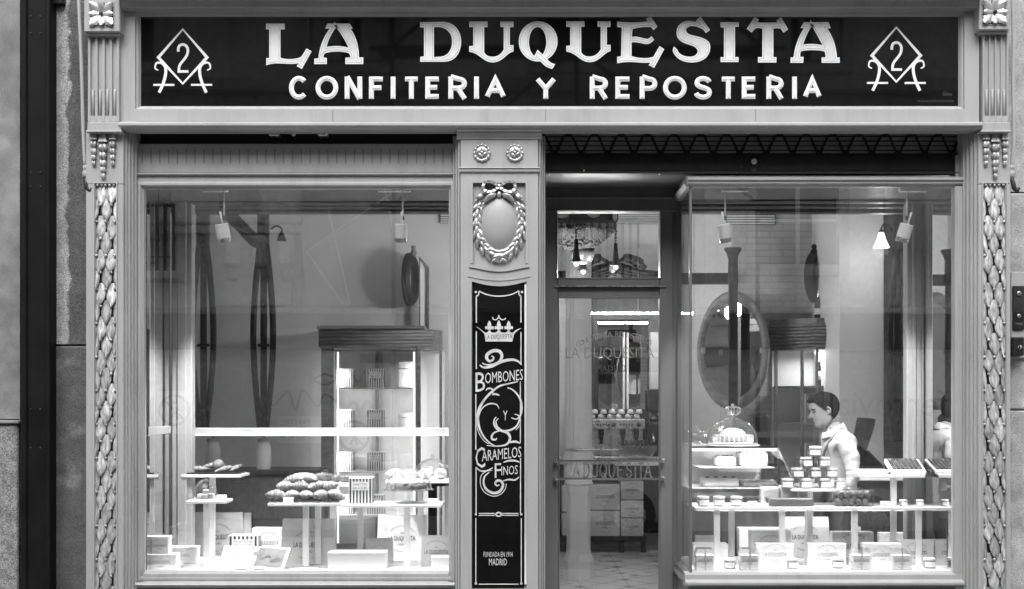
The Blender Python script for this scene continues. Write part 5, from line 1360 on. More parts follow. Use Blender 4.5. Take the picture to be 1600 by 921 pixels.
for i in range(420):
    an = random.uniform(0, 2*PI); u = random.random(); r_ = (55 - 33*u**1.2)*k; z_ = zz(357 + 31*u) ; rs = random.uniform(.006, .010)
    bd_.sphere((cx + (r_ + .004)*math.cos(an), dc + (r_ + .004)*math.sin(an), z_), rs, 6, 4)
bdo = bd_.build('beads', mat('bead_glass', .014, .35, var=.8, scale=60), t, smooth=True); bdo['kind'] = 'stuff'
for a in range(8):
    an = -PI/2 + (a - .62)*PI/4*1.05; px_, py_ = cx + 57.5*k*math.cos(an), dc + 57.5*k*math.sin(an)
    MB().tube([(px_ + 13*k*math.cos(q_)*math.sin(an), py_ - 13*k*math.cos(q_)*math.cos(an), zz(341) + 10*k*math.sin(q_)) for q_ in [2*PI*i/16 for i in range(17)]], .007, 6).build('cameo_rim', wood, t, smooth=True)
for a in range(3):
    an = 2*PI*a/3; MB().tube([(cx + 54*k*math.cos(an), dc + 54*k*math.sin(an), zz(340)), (cx, dc, 3.85)], .006, 6).build('stay', wood_mid, t)
# back bar
dB = 5.75
t = thing('back_cabinet', 'carved dark wood pediment of the cabinet behind the coffee bar', 'cabinet', P(965, 432, dB + .3))
dd = dB + .3
pp_ = [(X(870, dd), Z(446, dd)), (X(1045, dd), Z(446, dd)), (X(1045, dd), Z(426, dd)), (X(1000, dd), Z(421, dd)), (X(975, dd), Z(412, dd)), (X(955, dd), Z(408, dd)), (X(935, dd), Z(414, dd)), (X(905, dd), Z(424, dd)), (X(870, dd), Z(426, dd))]
MB().prism(pp_, 'y', dd, dd + .15).build('pediment', wood_mid, t)
for i in range(4): MB().tube([P(870, 428 + 4.5*i, dd - .02), P(920, 427 + 4.5*i, dd - .04), P(957, 416 + 5*i, dd - .05), P(1000, 426 + 4.5*i, dd - .04), P(1045, 429 + 4.5*i, dd - .02)], .03, 6).build('reed', wood, t, smooth=True)
for sg in (-1, 1): MB().tube(smooth_pts([P(957 + sg*4, 412, dd - .03), P(957 + sg*20, 404, dd - .03), P(957 + sg*36, 408, dd - .03), P(957 + sg*52, 420, dd - .03)], 5), [.02]*5 + [.05]*5 + [.06]*3 + [.03]*3, 8).build('scroll', wood, t, smooth=True)
MB().sphere(P(957, 421, dd - .05), (.05, .04, .06), 12, 8).build('boss', silver_paint, t, smooth=True)
for i in range(3): MB().sphere(P(997 + 3*i, 417 - (i % 2)*3, dd - .03), .022, 8, 6).build('carved_fruit', wood, t, smooth=True)
MB().cbox(X(925, dd), X(1045, dd), dd + .02, dd + .1, 1.2, Z(446, dd), .01).build('back_frame', wood_mid, t)
MB().box(X(935, dd), X(1012, dd), dd + .012, dd + .02, Z(640, dd), Z(500, dd)).build('mirror_panel', mirror_m, t)
for px in (973, 979): MB().cbox(X(px, dd), X(px + 3.5, dd), dd - .01, dd + .01, Z(640, dd), Z(520, dd), .004).build('glazing_bar', int_white, t)
MB().cbox(X(1014, dd), X(1040, dd), dd - .1, dd + .02, 1.25, Z(520, dd), .01).build('side_shelf', paper_grey, t)

t = thing('bar_counter', 'low bar cabinet under the coffee machine seen through the door', 'counter', P(950, 862, dB))
MB().cbox(X(845, dB), X(1080, dB), dB - .02, dB + .5, Z(726, dB), Z(714, dB), .005).build('top', steel, t)
MB().box(X(845, dB), X(1080, dB), dB + .3, dB + .5, Z(838, dB), Z(726, dB)).build('back', wood, t)
MB().cbox(X(845, dB), X(1010, dB), dB, dB + .45, Z(846, dB), Z(838, dB), .004).build('shelf', wood_mid, t)
for px in (862, 972, 1006): MB().cbox(X(px - 4, dB), X(px + 4, dB), dB + .02, dB + .07, FZ, Z(846, dB), .003).build('leg', wood, t)
boxes = [(878, 896, 802, 837, 'pale carton low on the far left of the bar shelf', 0), (878, 896, 758, 800, 'pale carton upper far left on the bar shelf', 0), (922, 969, 798, 838, 'large lettered carton low beside the column', 1), (922, 969, 757, 797, 'large lettered carton on top beside the column', 1),
         (970, 1006, 810, 838, 'small lettered carton at the bottom of the right stack', 1), (970, 1006, 782, 809, 'small lettered carton in the middle of the right stack', 1), (970, 1006, 752, 781, 'small lettered carton topmost in the right stack', 1)]
# printed logo, one mesh
lg = MB()
text(lg, 'LA DUQUESITA', -.5, .5, -.105, .105, 0, off=.006)
arc_text(lg, 'CONFITERIA REPOSTERIA', 0, -.12, .60, .055, 140, 40, 0); text(lg, '1914', -.07, .07, .17, .24, 0); text(lg, 'MADRID', -.16, .16, -.26, -.18, 0)
arc_text(lg, 'FERNANDO VI 2', 0, .14, .62, .055, 238, 302, 0, up=False)
logo_dark = mesh_of(lg, 'print', ink)
lg2 = logo_dark.copy(); lg2.materials[0] = ink_soft; logo_soft = lg2
def logo(parent, x, y, z, w, soft=False, rot=None):
    return inst(logo_soft if soft else logo_dark, parent, (x, y, z), rot, w, 'print')
for a, b_, tp, u, lab, lt in boxes:
    d_ = dB + .01; t = thing('carton_box', lab, 'carton', P((a+b_)/2, u, d_), 'cartons under the coffee bar')
    MB().cbox(X(a, d_), X(b_ - .6, d_), d_, d_ + .3, Z(u, d_), Z(tp + .6, d_), .004).build('carton', carton, t)
    if lt: logo(t, X((a+b_)/2, d_), d_ - .0015, Z((tp+u)/2, d_), M((b_-a)*.62, d_))
# coffee machine
dm = dB + .02
t = thing('coffee_machine', 'steel two group espresso machine with white cups on top', 'coffee machine', P(965, 714, dm))
MB().cbox(X(900, dm), X(1008, dm), dm, dm + .42, Z(671, dm), Z(655, dm), .012).build('top_body', steel, t)
MB().cbox(X(900, dm + .12), X(1005, dm + .12), dm + .12, dm + .42, Z(705, dm), Z(670, dm), .008).build('back_body', steel, t)
MB().cbox(X(900, dm), X(1008, dm), dm - .02, dm + .42, Z(712, dm), Z(702, dm), .008).build('drip_tray', chrome, t)
for i in range(5):
    for px0 in (934, 970): MB().lathe([(.010, 0), (.010, -.006), (.004, -.008)], P(px0 + 4.4*i, 664, dm - .001), 8, 'y').build('button', plastic_black, t, smooth=True)
for px in (959, 998): MB().lathe([(.022, 0), (.024, -.012), (.018, -.022), (.001, -.022)], P(px, 664, dm - .001), 12, 'y').build('knob', plastic_black, t, smooth=True)
for px in (940, 974, 995):
    g = MB().lathe([(.03, Z(671, dm)), (.03, Z(680, dm)), (.018, Z(686, dm)), (.014, Z(694, dm))], (X(px, dm), dm + .06, 0), 14); g.tube([P(px, 682, dm + .06), P(px + 1, 684, dm - .08)], .012, 8); g.build('brew_group', iron_grey, t, smooth=True, angle=50)
cup = MB().lathe([(.016, 0), (.030, .012), (.036, .05), (.034, .05), (.028, .014), (.001, .008)], (0, 0, 0), 16); cup.tube([(.034, 0, .042), (.055, 0, .035), (.05, 0, .016), (.031, 0, .016)], .004, 6)
ORD = ('first', 'second', 'third', 'fourth', 'fifth', 'sixth', 'seventh', 'eighth')
cup_me = mesh_of(cup, 'cup', porcelain, True)
def cup_at(lab, x, y, z, flip):
    o = bpy.data.objects.new('coffee_cup', cup_me); col.objects.link(o); o.location = (x, y, z + (.05 if flip else 0)); o.rotation_euler = (PI if flip else 0, 0, random.uniform(0, 6))
    tag(o, lab, 'cup', 'white cups on the coffee machine')
for r_ in range(2):
    for i in range(6):
        q = X(926 + 14*i + 4*r_, dm)
        cup_at('white upturned coffee cup, %s from the column in the %s row on the machine' % (ORD[i], ('lower', 'upper')[r_]), q, dm + .08, Z(655, dm) + .001 + .052*r_, True)
# grinder and bowl
t = thing('coffee_grinder', 'black coffee grinder with dark hopper right of the machine', 'grinder', P(1024, 714, dm))
MB().cbox(X(1012, dm), X(1040, dm), dm + .02, dm + .28, Z(714, dm), Z(660, dm), .015).build('body', plastic_black, t)
MB().lathe([(.05, Z(660, dm)), (.06, Z(655, dm)), (.03, Z(648, dm)), (.03, Z(646, dm)), (.07, Z(643, dm)), (.075, Z(610, dm)), (.06, Z(608, dm))], (X(1025, dm), dm + .14, 0), 16).build('hopper', plastic_black, t, smooth=True, angle=45)
MB().tube([P(1020, 678, dm), P(1022, 690, dm - .08)], .014, 8).build('handle', steel, t, smooth=True)
dW = dB - .35
t = thing('ice_bowl', 'big glass bowl heaped with small bottles on the bar', 'bowl', P(996, 719, dW))
q = P(996, 720, dW); k = M(1, dW)
MB().lathe([(14*k, 0), (22*k, 5*k), (29*k, 16*k), (31*k, 24*k), (29*k, 24*k), (26*k, 14*k), (.001, 6*k)], q, 20).build('bowl', ice_glass, t, smooth=True)
for i in range(34):
    a, r = random.uniform(0, 6.3), 27*k*math.sqrt(random.random())
    MB().sphere((q.x + r*math.cos(a), q.y + r*math.sin(a), q.z + (12 + 8*random.random())*k), 4*k, 8, 6).build('ice_cube', ice_glass, t, smooth=True)
for i in range(14):
    a, r = random.uniform(0, 6.3), 25*k*math.sqrt(random.random())
    MB().lathe([(3*k, 16*k), (3*k, 24*k), (1.4*k, 28*k), (1.4*k, 32*k), (.001, 32*k)], (q.x + r*math.cos(a), q.y + r*math.sin(a), q.z), 10).build('small_bottle', bottle_m, t, smooth=True)
MB().cbox(X(960, dW), X(1040, dW), dW - .12, dW + .16, Z(727, dW), q.z, .004).build('tray', white_lac, t)

# ================================================================== WINDOW DISPLAYS
ZP = .605
def dep(py, z=ZP): return (EZ - z) * S * D / (py - HY) - D
t = thing('left_display_platform', 'white display platform along the bottom of the left window', 'platform', (X(460, .4), .45, 0))
MB().cbox(X(222, .1), X(709, .1), .13, .86, ZP - .03, ZP, .003).build('top', white_lac, t)
MB().box(X(226, .1), X(706, .1), .15, .84, FZ, ZP - .0305).build('base', wood_mid, t)
t = thing('right_display_platform', 'white display platform along the bottom of the right window', 'platform', (X(1290, .4), .45, 0))
MB().cbox(xs + .022, X(1494, .1), .13, .86, ZP - .03, ZP, .003).build('top', white_lac, t)
MB().box(xs + .03, X(1490, .1), .15, .84, FZ, ZP - .0305).build('base', wood_mid, t)

def stand(label, a, b, py, d0, d1, posts, th=4.5, foot=True, group='white display stands'):
    x0, x1 = X(a, d0), X(b, d0); z = Z(py, d0)
    t = thing('display_stand', label, 'display stand', ((x0+x1)/2, (d0+d1)/2, ZP), group)
    MB().cbox(x0, x1, d0, d1, z - M(th, d0), z, .002).build('plate', white_lac, t)
    for px, d_ in posts:
        xx = X(px, d_); w = .018
        MB().cbox(xx - w, xx + w, d_ - .012, d_ + .012, ZP + (.006 if foot else 0), z - M(th, d0) - .0003, .002).build('post', white_lac, t)
        if foot: MB().cbox(xx - .085, xx + .085, d_ - .07, d_ + .09, ZP + .0005, ZP + .0058, .001).build('foot_plate', white_lac, t)
    return z
# ---- packaging
def carton_item(label, a, b, tp, base, dp, m_=None, soft=True, cat='box', lw=.62, zbase=ZP, d=None, lettered=True, rot=0.0, group='lettered cartons and bags in the windows', lz=.5):
    d = dep(base, zbase) if d is None else d
    x0, x1 = X(a, d), X(b, d); h = Z(tp, d) - zbase
    cx = (x0 + x1) / 2
    t = thing('gift_box', label, cat, (cx, d, zbase), group)
    MB().cbox(x0, x1, d, d + dp, zbase + .0005, zbase + h, .003).build('carton', m_ or paper, t)
    MB().cbox(x0 - .0012, x1 + .0012, d - .0012, d + dp + .001, zbase + h*.80, zbase + h + .0012, .002).build('lid', m_ or paper, t)
    if lettered: logo(t, cx, d - .003, zbase + h*lz, (x1 - x0)*lw, soft)
    if rot: t.rotation_euler.z = rot
    return t
def bag_item(label, a, b, tp, base, dp=.09, m_=None, soft=False, lw=.56, lz=.45, zbase=ZP, rot=0.0, taper=.94):
    d = dep(base, zbase); x0, x1 = X(a, d), X(b, d); h = Z(tp, d) - zbase; cx = (x0 + x1)/2; w = (x1 - x0)
    t = thing('paper_bag', label, 'paper bag', (cx, d, zbase), 'lettered cartons and bags in the windows')
    wt_ = w * taper
    v = [(x0, d, zbase), (x1, d, zbase), (x1, d + dp, zbase), (x0, d + dp, zbase), (cx - wt_/2, d + dp*.25, zbase + h), (cx + wt_/2, d + dp*.25, zbase + h), (cx + wt_/2, d + dp*.75, zbase + h), (cx - wt_/2, d + dp*.75, zbase + h),
         (x0 + .012, d + dp/2, zbase), (x1 - .012, d + dp/2, zbase), (cx + wt_/2 - .018, d + dp/2, zbase + h), (cx - wt_/2 + .018, d + dp/2, zbase + h)]
    MB().add(v, [(0, 1, 5, 4), (2, 3, 7, 6), (1, 9, 10, 5), (9, 2, 6, 10), (3, 8, 11, 7), (8, 0, 4, 11), (0, 3, 2, 1)]).build('bag_body', m_ or paper2, t)
    MB().cbox(cx - wt_*.5, cx + wt_*.5, d + dp*.24, d + dp*.245 + .002, zbase + h*.93, zbase + h + .001, .0006).build('folded_rim', m_ or paper2, t)
    tilt = math.atan2(dp*.25, h)
    lo_ = logo(t, cx, d + dp*.25*lz - .003, zbase + h*lz, w*lw, soft, (-tilt, 0, 0))
    if rot: t.rotation_euler.z = rot
    return t
carton_item('small white lettered box, lower one at the left front corner', 228, 275, 867, 891, .10, soft=True)
zz0 = Z(868, dep(891)); carton_item('small white lettered cube stacked at the left front corner', 236, 263, 839, 868, .08, zbase=zz0 + .001, d=dep(891) + .006, lw=.8)
carton_item('flat white box lying behind the stacked cubes', 262, 305, 856, 881, .12, m_=paper2)
bag_item('white bag half hidden at the left end of the left window', 221, 247, 801, 873, lw=.4)
bag_item('large white lettered bag behind the domed macaron stand', 299, 378, 802, 868, .10, lw=.55, lz=.42)
bag_item('tall pale bag edge leaning behind the domed stand bag', 380, 391, 802, 866, .05, lw=.3)
striped_box('small striped panettone box with dark lid behind the open book', (X(380, dep(876)), dep(876), ZP + .001), M(46, .6), M(39, .6), .10, 'striped boxes')
carton_item('white lettered carton right of the small striped box', 394, 440, 826, 872, .09, m_=paper2, soft=False, lw=.8)
bag_item('large white lettered bag under the croissant tray', 438, 523, 812, 882, .10, lw=.52, lz=.42)
carton_item('long low white box at the front of the left window', 512, 602, 864, 891.5, .16, lettered=False)
bag_item('white lettered bag folded behind the long low box', 570, 614, 842, 880, .06, lw=.55, lz=.42)
bag_item('large white lettered bag under the cake dome', 588, 668, 806, 872, .10, lw=.52, lz=.45)
bag_item('white lettered bag at the pillar end of the left window', 657, 706, 838, 884, .08, m_=paper2, lw=.75, lz=.45)
carton_item('small plain white cube at the pillar end', 674, 706, 871, 891, .08, lettered=False)

# ---- stands
zA = stand('small white stand carrying the macaron dome', 290, 352, 783, .27, .47, [(323, .30)])
zB = stand('tall white stand with a pastry tray at the left', 283, 376, 742, .60, .86, [(332, .78)])
zB2 = stand('white tray edge with a roll at the left end', 214, 243, 742, .58, .80, [(228, .74)])
zC = stand('white stand carrying the heap of croissants', 418, 533, 787, .24, .54, [(478, .32), (497, .44)])
zD = stand('higher white stand with a sugared loaf behind the croissants', 446, 550, 756, .60, .84, [(520, .80)])
zE = stand('wide white stand with striped box and cake dome', 534, 690, 789, .28, .56, [(563, .50), (636, .30)])
zF = stand('high white stand with puff pastries behind the cake dome', 603, 703, 751, .62, .85, [(657, .74)])
def tray(parent_label, a, b, z, d0, d1, m_):
    t = thing('serving_tray', parent_label, 'tray', ((X(a, d0)+X(b, d0))/2, (d0+d1)/2, z), 'serving trays')
    x0, x1 = X(a, d0), X(b, d0)
    MB().cbox(x0, x1, d0, d1, z + .0004, z + .006, .001).build('base', m_, t)
    MB().ring(x0 - .004, x1 + .004, 0, 1, [(0, 0)]) if False else None
    for q in ((x0 - .004, x0, d0, d1), (x1, x1 + .004, d0, d1), (x0 - .004, x1 + .004, d0 - .004, d0), (x0 - .004, x1 + .004, d1, d1 + .004)):
        MB().box(q[0], q[1], q[2], q[3], z + .0005, z + .012).build('rim', m_, t)
    return z + .006
zBt = tray('dark pastry tray on the tall left stand', 287, 372, zB, .62, .84, iron_grey)
zCt = tray('shallow steel tray under the croissants', 421, 530, zC, .26, .52, steel)
# ---- baked goods
def croissant_mesh(name, L_, r, bend, m_, ridges=7):
    mb = MB(); n = 36; ring_ = 12; pts = []; rad = []
    for i in range(n + 1):
        u = i/n*2 - 1; a = u*bend
        pts.append((L_/2*math.sin(a)/math.sin(bend), -L_*.28*(1 - math.cos(a)), 0))
        env = max(.13, (1 - abs(u)**1.6)**.85)
        rad.append(r*env*(1 + .24*abs(math.sin(u*ridges*PI/2 + .4)) - .12))
    mb.tube(pts, rad, ring_); mb.xform(lambda v: (v.x, v.y, v.z*.86))
    return mesh_of(mb, name, m_, True)
cro_me = croissant_mesh('croissant', .155, .047, 1.0, crust)
bun_me = mesh_of(MB().sphere((0, 0, 0), (.05, .042, .036), 16, 10), 'bun', crust, True)
roll_me = croissant_mesh('long_roll', .17, .026, .25, crust, 5)
roll_dk = croissant_mesh('dark_roll', .17, .03, .4, crust_dark, 9)
puff_me = croissant_mesh('puff', .13, .036, .5, cream_m, 6)
loaf_me = mesh_of(MB().lathe([(.001, -1), (.55, -.93), (.85, -.7), (1, -.3), (1, .3), (.85, .7), (.55, .93), (.001, 1)], (0, 0, 0), 16, 'x').xform(lambda v: (v.x*.09, v.y*.055, max(-.008, v.z*.05))), 'loaf', cream_m, True)
def food(me, name, label, cat, loc, rot=(0, 0, 0), s=1.0, group=None):
    o = bpy.data.objects.new(name, me); col.objects.link(o); o.location = loc; o.rotation_euler = rot; o.scale = (s, s, s); return tag(o, label, cat, group)
k = M(1, .4)
cpos = [(432, 0, .08), (455, 0, .04), (478, 0, .06), (502, 0, .05), (524, 0, .08), (438, 0, .17), (464, 0, .18), (490, 0, .17), (516, 0, .18), (446, 1, .12), (470, 1, .11), (494, 1, .12), (516, 1, .11), (458, 1.7, .14), (486, 1.75, .14)]
for i, (px, lev, dy) in enumerate(cpos):
    d_ = .26 + dy
    food(cro_me, 'croissant', '%s croissant counting left to right in the %s of the heap' % (ORD[(i if i < 5 else i - 5 if i < 9 else i - 9 if i < 13 else i - 13)], ('front bottom row' if i < 5 else 'back bottom row' if i < 9 else 'middle layer' if i < 13 else 'top layer')), 'croissant',
         (X(px, d_), d_, zCt + .036 + lev*.052), (random.uniform(-.4, .4), random.uniform(-.3, .3), random.uniform(-.9, .9) + (PI if i % 3 == 0 else 0)), .80 * random.uniform(.92, 1.08), 'croissants on the steel tray')
food(loaf_me, 'sugared_loaf', 'pale sugar dusted loaf behind the croissants', 'loaf', (X(474, .68), .70, zD + .012), (0, 0, .1), 1.0)
for i, (px, m_) in enumerate(((505, roll_dk), (525, roll_dk), (541, roll_dk))):
    food(m_, 'dark_pastry', '%s dark glazed pastry beside the sugared loaf' % ('left', 'middle', 'right')[i], 'pastry', (X(px, .7), .70 + .04*(i % 2), zD + .028 + .012*(i == 0)), (0, random.uniform(-.1, .1), .5 - .4*i), 1.0, 'dark glazed pastries')
for i, (px, s, me, dz) in enumerate(((310, 1, roll_me, 0), (330, 1.0, roll_me, .02), (350, .95, roll_me, 0), (366, .8, roll_me, .006), (341, .9, bun_me, .03))):
    food(me, 'pastry_roll', ('leftmost long roll on the tall left tray', 'second long roll on the tall left tray', 'third long roll on the tall left tray', 'rightmost long roll on the tall left tray', 'round bun on top of the tall left tray')[i], 'pastry', (X(px, .7), .70 + .05*(i % 2), zBt + .024 + dz), (0, -.1*i, .2 + .3*i), s*.9, 'pastries on the tall left tray')
food(roll_me, 'pastry_roll', 'roll on the tray at the far left end of the window', 'pastry', (X(226, .66), .68, zB2 + .028), (0, 0, .3), 1.0)
for i, px in enumerate((618, 640, 664, 688)):
    food(puff_me, 'puff_pastry', '%s puff pastry on the high stand behind the cake dome' % ('leftmost', 'second', 'third', 'rightmost')[i], 'pastry', (X(px, .7), .72, zF + .036), (0, .2*(i % 2), .4*i), 1.05, 'puff pastries')
def dome(label, cx, d, z, r, h, foot=0.0, crown=False):
    t = thing('cake_dome', label, 'cake dome', (cx, d, z), 'glass cake domes')
    zb_ = z + foot
    if foot: MB().lathe([(r*.45, z + .001), (r*.42, z + .006), (.012, z + .02), (.010, zb_ - .012), (.02, zb_ - .004)], (cx, d, 0), 24).build('pedestal', jar_glass, t, smooth=True)
    MB().lathe([(r*1.12, zb_ + .004), (r*1.12, zb_ + .010), (.001, zb_ + .010)] if foot else [(r*1.1, zb_ + .001), (r*1.1, zb_ + .008), (.001, zb_ + .008)], (cx, d, 0), 28).build('plate', porcelain if not foot else jar_glass, t, smooth=True, angle=40)
    pr = [(r*1.02, 0), (r, h*.2), (r*.95, h*.42), (r*.82, h*.65), (r*.6, h*.83), (r*.3, h*.95), (r*.1, h*.985)]
    MB().lathe([(a, zb_ + .0105 + b_) for a, b_ in pr], (cx, d, 0), 28).build('glass_cover', jar_glass, t, smooth=True)
    MB().sphere((cx, d, zb_ + .012 + h*1.06), r*.12, 12, 8).build('finial', jar_glass if not crown else foil, t, smooth=True)
    return zb_ + .0105
q = P(321, 783, .36); zz_ = dome('small glass dome of macarons on the little left stand', q.x, .37, zA, M(18, .37), M(30, .37))
for i in range(7):
    a = 2*PI*i/6; r = .034 if i < 6 else 0
    mb = MB().lathe([(.001, 0), (.018, .002), (.021, .008), (.018, .012), (.021, .016), (.016, .024), (.001, .027)], (0, 0, 0), 14)
    food(mesh_of(mb, 'macaron', (cream_m, crust, paper2)[i % 3], True), 'macaron', 'macaron under the small left dome, %s' % (('facing the street', 'at the right', 'behind right', 'behind left', 'at the left', 'front left')[i] if i < 6 else 'topmost'), 'macaron', (q.x + r*math.cos(a - 1.57), .37 + r*math.sin(a - 1.57), zz_ + (.0005 if i < 6 else .028)), (0, 0, a), 1, 'macarons under the dome')
q = P(639, 789, .42); zz_ = dome('large footed glass cake dome on the wide stand', q.x, .42, zE, M(35, .42), M(33, .42), foot=M(19, .42))
cm = MB()
o_ = thing('meringue_cake', 'white meringue cake under the large footed dome', 'cake', (q.x, .42, zz_))
MB().lathe([(.11, zz_ + .0005), (.115, zz_ + .012), (.11, zz_ + .03), (.001, zz_ + .034)], (q.x, .42, 0), 24).build('sponge', crust, o_, smooth=True, angle=50)
for i in range(16):
    a = 2.4*i; r = .024*math.sqrt(i + .3)
    MB().lathe([(.001, .0), (.02, .002), (.018, .014), (.008, .026), (.001, .034)], (q.x + r*math.cos(a), .42 + r*math.sin(a), zz_ + .03), 10).build('meringue', cream_m, o_, smooth=True)
q = P(688, 751, .75); zz_ = dome('glass dome at the pillar end of the high stand', X(676, 1.0), 1.0, Z(751, 1.0), .12, .14)
t = thing('side_table', 'dark side table under the rear glass dome', 'table', (X(676, 1.0), 1.0, FZ))
MB().lathe([(.15, Z(751, 1.0) - .03), (.155, Z(751, 1.0) - .001), (.001, Z(751, 1.0) - .001)], (X(676, 1.0), 1.0, 0), 20).build('top', wood, t); MB().lathe([(.12, FZ), (.03, FZ + .04), (.03, Z(751, 1.0) - .03)], (X(676, 1.0), 1.0, 0), 12).build('pedestal', wood, t)
striped_box('large striped panettone box on the wide white stand', (X(563, .33), .33, zE + .0005), M(36, .33), M(41, .33), .13, 'striped boxes')
# ---- open book on an easel
t = thing('open_book', 'open recipe book with pastry photographs leaning at the window front', 'book', P(392, 892, .18))
bd = .16; bz = ZP + .002; cxb = X(390, bd)
def page(a0, a1, sgn, lift, name, m_, y0=.0, th=.006):
    """a page block leaning back, curved near the spine"""
    mb = MB(); n = 10; H = M(34, bd)
    for s_ in (0, 1):
        for i in range(n + 1):
            u = i/n; x = cxb + sgn*u*M(53, bd)*.98
            bulge = .016*math.sin(PI*min(1, u*1.6))*(1 - u) + lift
            for v_ in (0, 1):
                yy_ = bd + .085*v_ + .02*(1 - u) - s_*0
                zz_ = bz + H*v_*(.98) + bulge*(1 - v_*.3) + (M(3, bd)*u if sgn < 0 else -M(1, bd)*u)*v_
                mb.v.append((x + v_*M(14, bd)*(-1 if sgn < 0 else 1)*0 + v_*M(8, bd), yy_ - bulge*.6 + (th if s_ else 0) + y0, zz_ - (0 if not s_ else .004)))
    m = 2*(n + 1)
    for i in range(n): mb.face((2*i, 2*i+1, 2*i+3, 2*i+2)); mb.face((m+2*i, m+2*i+2, m+2*i+3, m+2*i+1)); mb.face((2*i, 2*i+2, m+2*i+2, m+2*i)); mb.face((2*i+1, m+2*i+1, m+2*i+3, 2*i+3))
    mb.face((0, m, m+1, 1)); mb.face((2*n, 2*n+1, m+2*n+1, m+2*n))
    return mb.build(name, m_, t, smooth=True, angle=40)
for s_ in (-1, 1):
    page(0, 1, s_, 0, 'cover', paper_grey, y0=.012, th=.003); page(0, 1, s_, .003, 'page_block', paper, y0=0)
pm = mat('food_photo', .20, .5, var=.2, scale=20)
for s_, m_, w0, w1 in ((-1, mat('food_photo_light', .55, .5, var=.35, scale=25), .22, .86), (1, pm, .06, .92)):
    mb = MB(); n = 8; H = M(34, bd)
    for i in range(n + 1):
        u = w0 + (w1 - w0)*i/n; x = cxb + s_*u*M(53, bd)*.98; bulge = .016*math.sin(PI*min(1, u*1.6))*(1 - u) + .003
        for v_ in (.12 if s_ > 0 else .45, .94):
            mb.v.append((x + v_*M(8, bd), bd + .085*v_ + .02*(1 - u) - bulge*.6 - .0022, bz + H*v_*.98 + bulge*(1 - v_*.3) + (M(3, bd)*u if s_ < 0 else -M(1, bd)*u)*v_ + .0008))
    for i in range(n): mb.face((2*i, 2*i+1, 2*i+3, 2*i+2))
    mb.build('printed_photo', m_, t, smooth=True)
# printed brioche shapes on the pages
for s_, (px, py), m_ in ((1, (412, 874), cream_m), (-1, (384, 862), paper)):
    for i in range(4):
        u = (px + 8*i - 390)/53; v_ = max(.2, min(.85, (888 - py + 3*math.sin(i*2))/34))
        x = X(px + 8*i - 4, bd)
        MB().lathe([(.016 + .004*(i % 2), 0), (.001, -.0002)], (x, bd + .085*v_ + .02*(1 - abs(u)) - .016*math.sin(PI*min(1, abs(u)*1.6))*(1 - abs(u))*.6 - .0052, bz + M(34, bd)*v_ + .004), 12, 'y', 1.2).build('printed_bun', m_, t)

# ---------------------------------------------------------------- right window
zS = stand('long white shelf across the right window carrying jars and sweets', 1086, 1496, 793, .36, .70, [(1120, .40), (1143, .64), (1222, .40), (1262, .64), (1335, .40), (1435, .40), (1478, .64)], th=5, foot=False)
t = thing('shelf_light', 'bright light strip under the long right window shelf', 'light strip', (X(1290, .7), .74, zS - .05))
MB().cbox(X(1090, .72), X(1488, .72), .715, .735, zS - .055, zS - .005, .002).build('channel', white_lac, t)
MB().box(X(1092, .71), X(1486, .71), .708, .7145, zS - .045, zS - .018).build('diffuser', emis('shelf_led', .6 * LS), t)
ld = bpy.data.lights.new('shelf_light_source', 'AREA'); ld.shape = 'RECTANGLE'; ld.size = 1.5; ld.size_y = .03; ld.energy = .3 * LS
lo = bpy.data.objects.new('shelf_light_source', ld); col.objects.link(lo); lo.parent = t; lo.location = Vector((X(1290, .7), .70, zS - .03)) - ORG[t.name]; lo.rotation_euler = (R(50), 0, 0)
zU = stand('raised white shelf carrying the pyramid of jars', 1238, 1318, 765, .48, .66, [(1265, .55)], th=3.5, foot=False)
zT = stand('tall white stand with the tray of chocolates', 1343, 1446, 742, .44, .74, [(1396, .50)], th=5, foot=False)
# jars
def make_jar(label, loc, s=1.0, group='small glass preserve jars'):
    if not PROTO:
        t = thing('preserve_jar', label, 'jar', (0, 0, 0), group)
        MB().lathe([(.036, .0), (.040, .004), (.040, .044), (.036, .050), (.034, .052)], (0, 0, 0), 20).build('glass_body', jar_glass, t, smooth=True)
        MB().lathe([(.001, .003), (.036, .003), (.037, .042), (.001, .043)], (0, 0, 0), 16).build('contents', jam_m, t, smooth=True)
        lid = MB().lathe([(.036, .050), (.0375, .051), (.0375, .062), (.035, .064), (.001, .064)], (0, 0, 0), 20).build('lid', paper2, t, smooth=True, angle=40)
        b_ = MB()
        for i in range(13):
            a = -PI/2 - .85 + 1.7*i/12
            b_.v += [(.0412*math.cos(a), .0412*math.sin(a), .010), (.0412*math.cos(a), .0412*math.sin(a), .042)]
        for i in range(12): b_.face((2*i, 2*i+1, 2*i+3, 2*i+2))
        b_.build('paper_label', paper, t, smooth=True)
        tx = MB(); text(tx, 'LA DUQUESITA', -.020, .020, .023, .028, -.0418); tx.build('print', ink_soft, t)
        PROTO.append(t); o = t
    else: o = copy_tree(PROTO[0])
    o.location = loc; o.rotation_euler.z = random.uniform(-.25, .25); o.scale = (s, s, s); tag(o, label)
    return o
PROTO = []
kd = .56
jar_rows = [(765, [(1231, 'far left'), (1259, 'second'), (1288, 'third'), (1313, 'far right')], 'bottom row'), (749.5, [(1246, 'left'), (1273, 'middle'), (1300, 'right')], 'third row'), (734, [(1260, 'left'), (1287, 'right')], 'second row'), (718, [(1274, 'single')], 'top')]
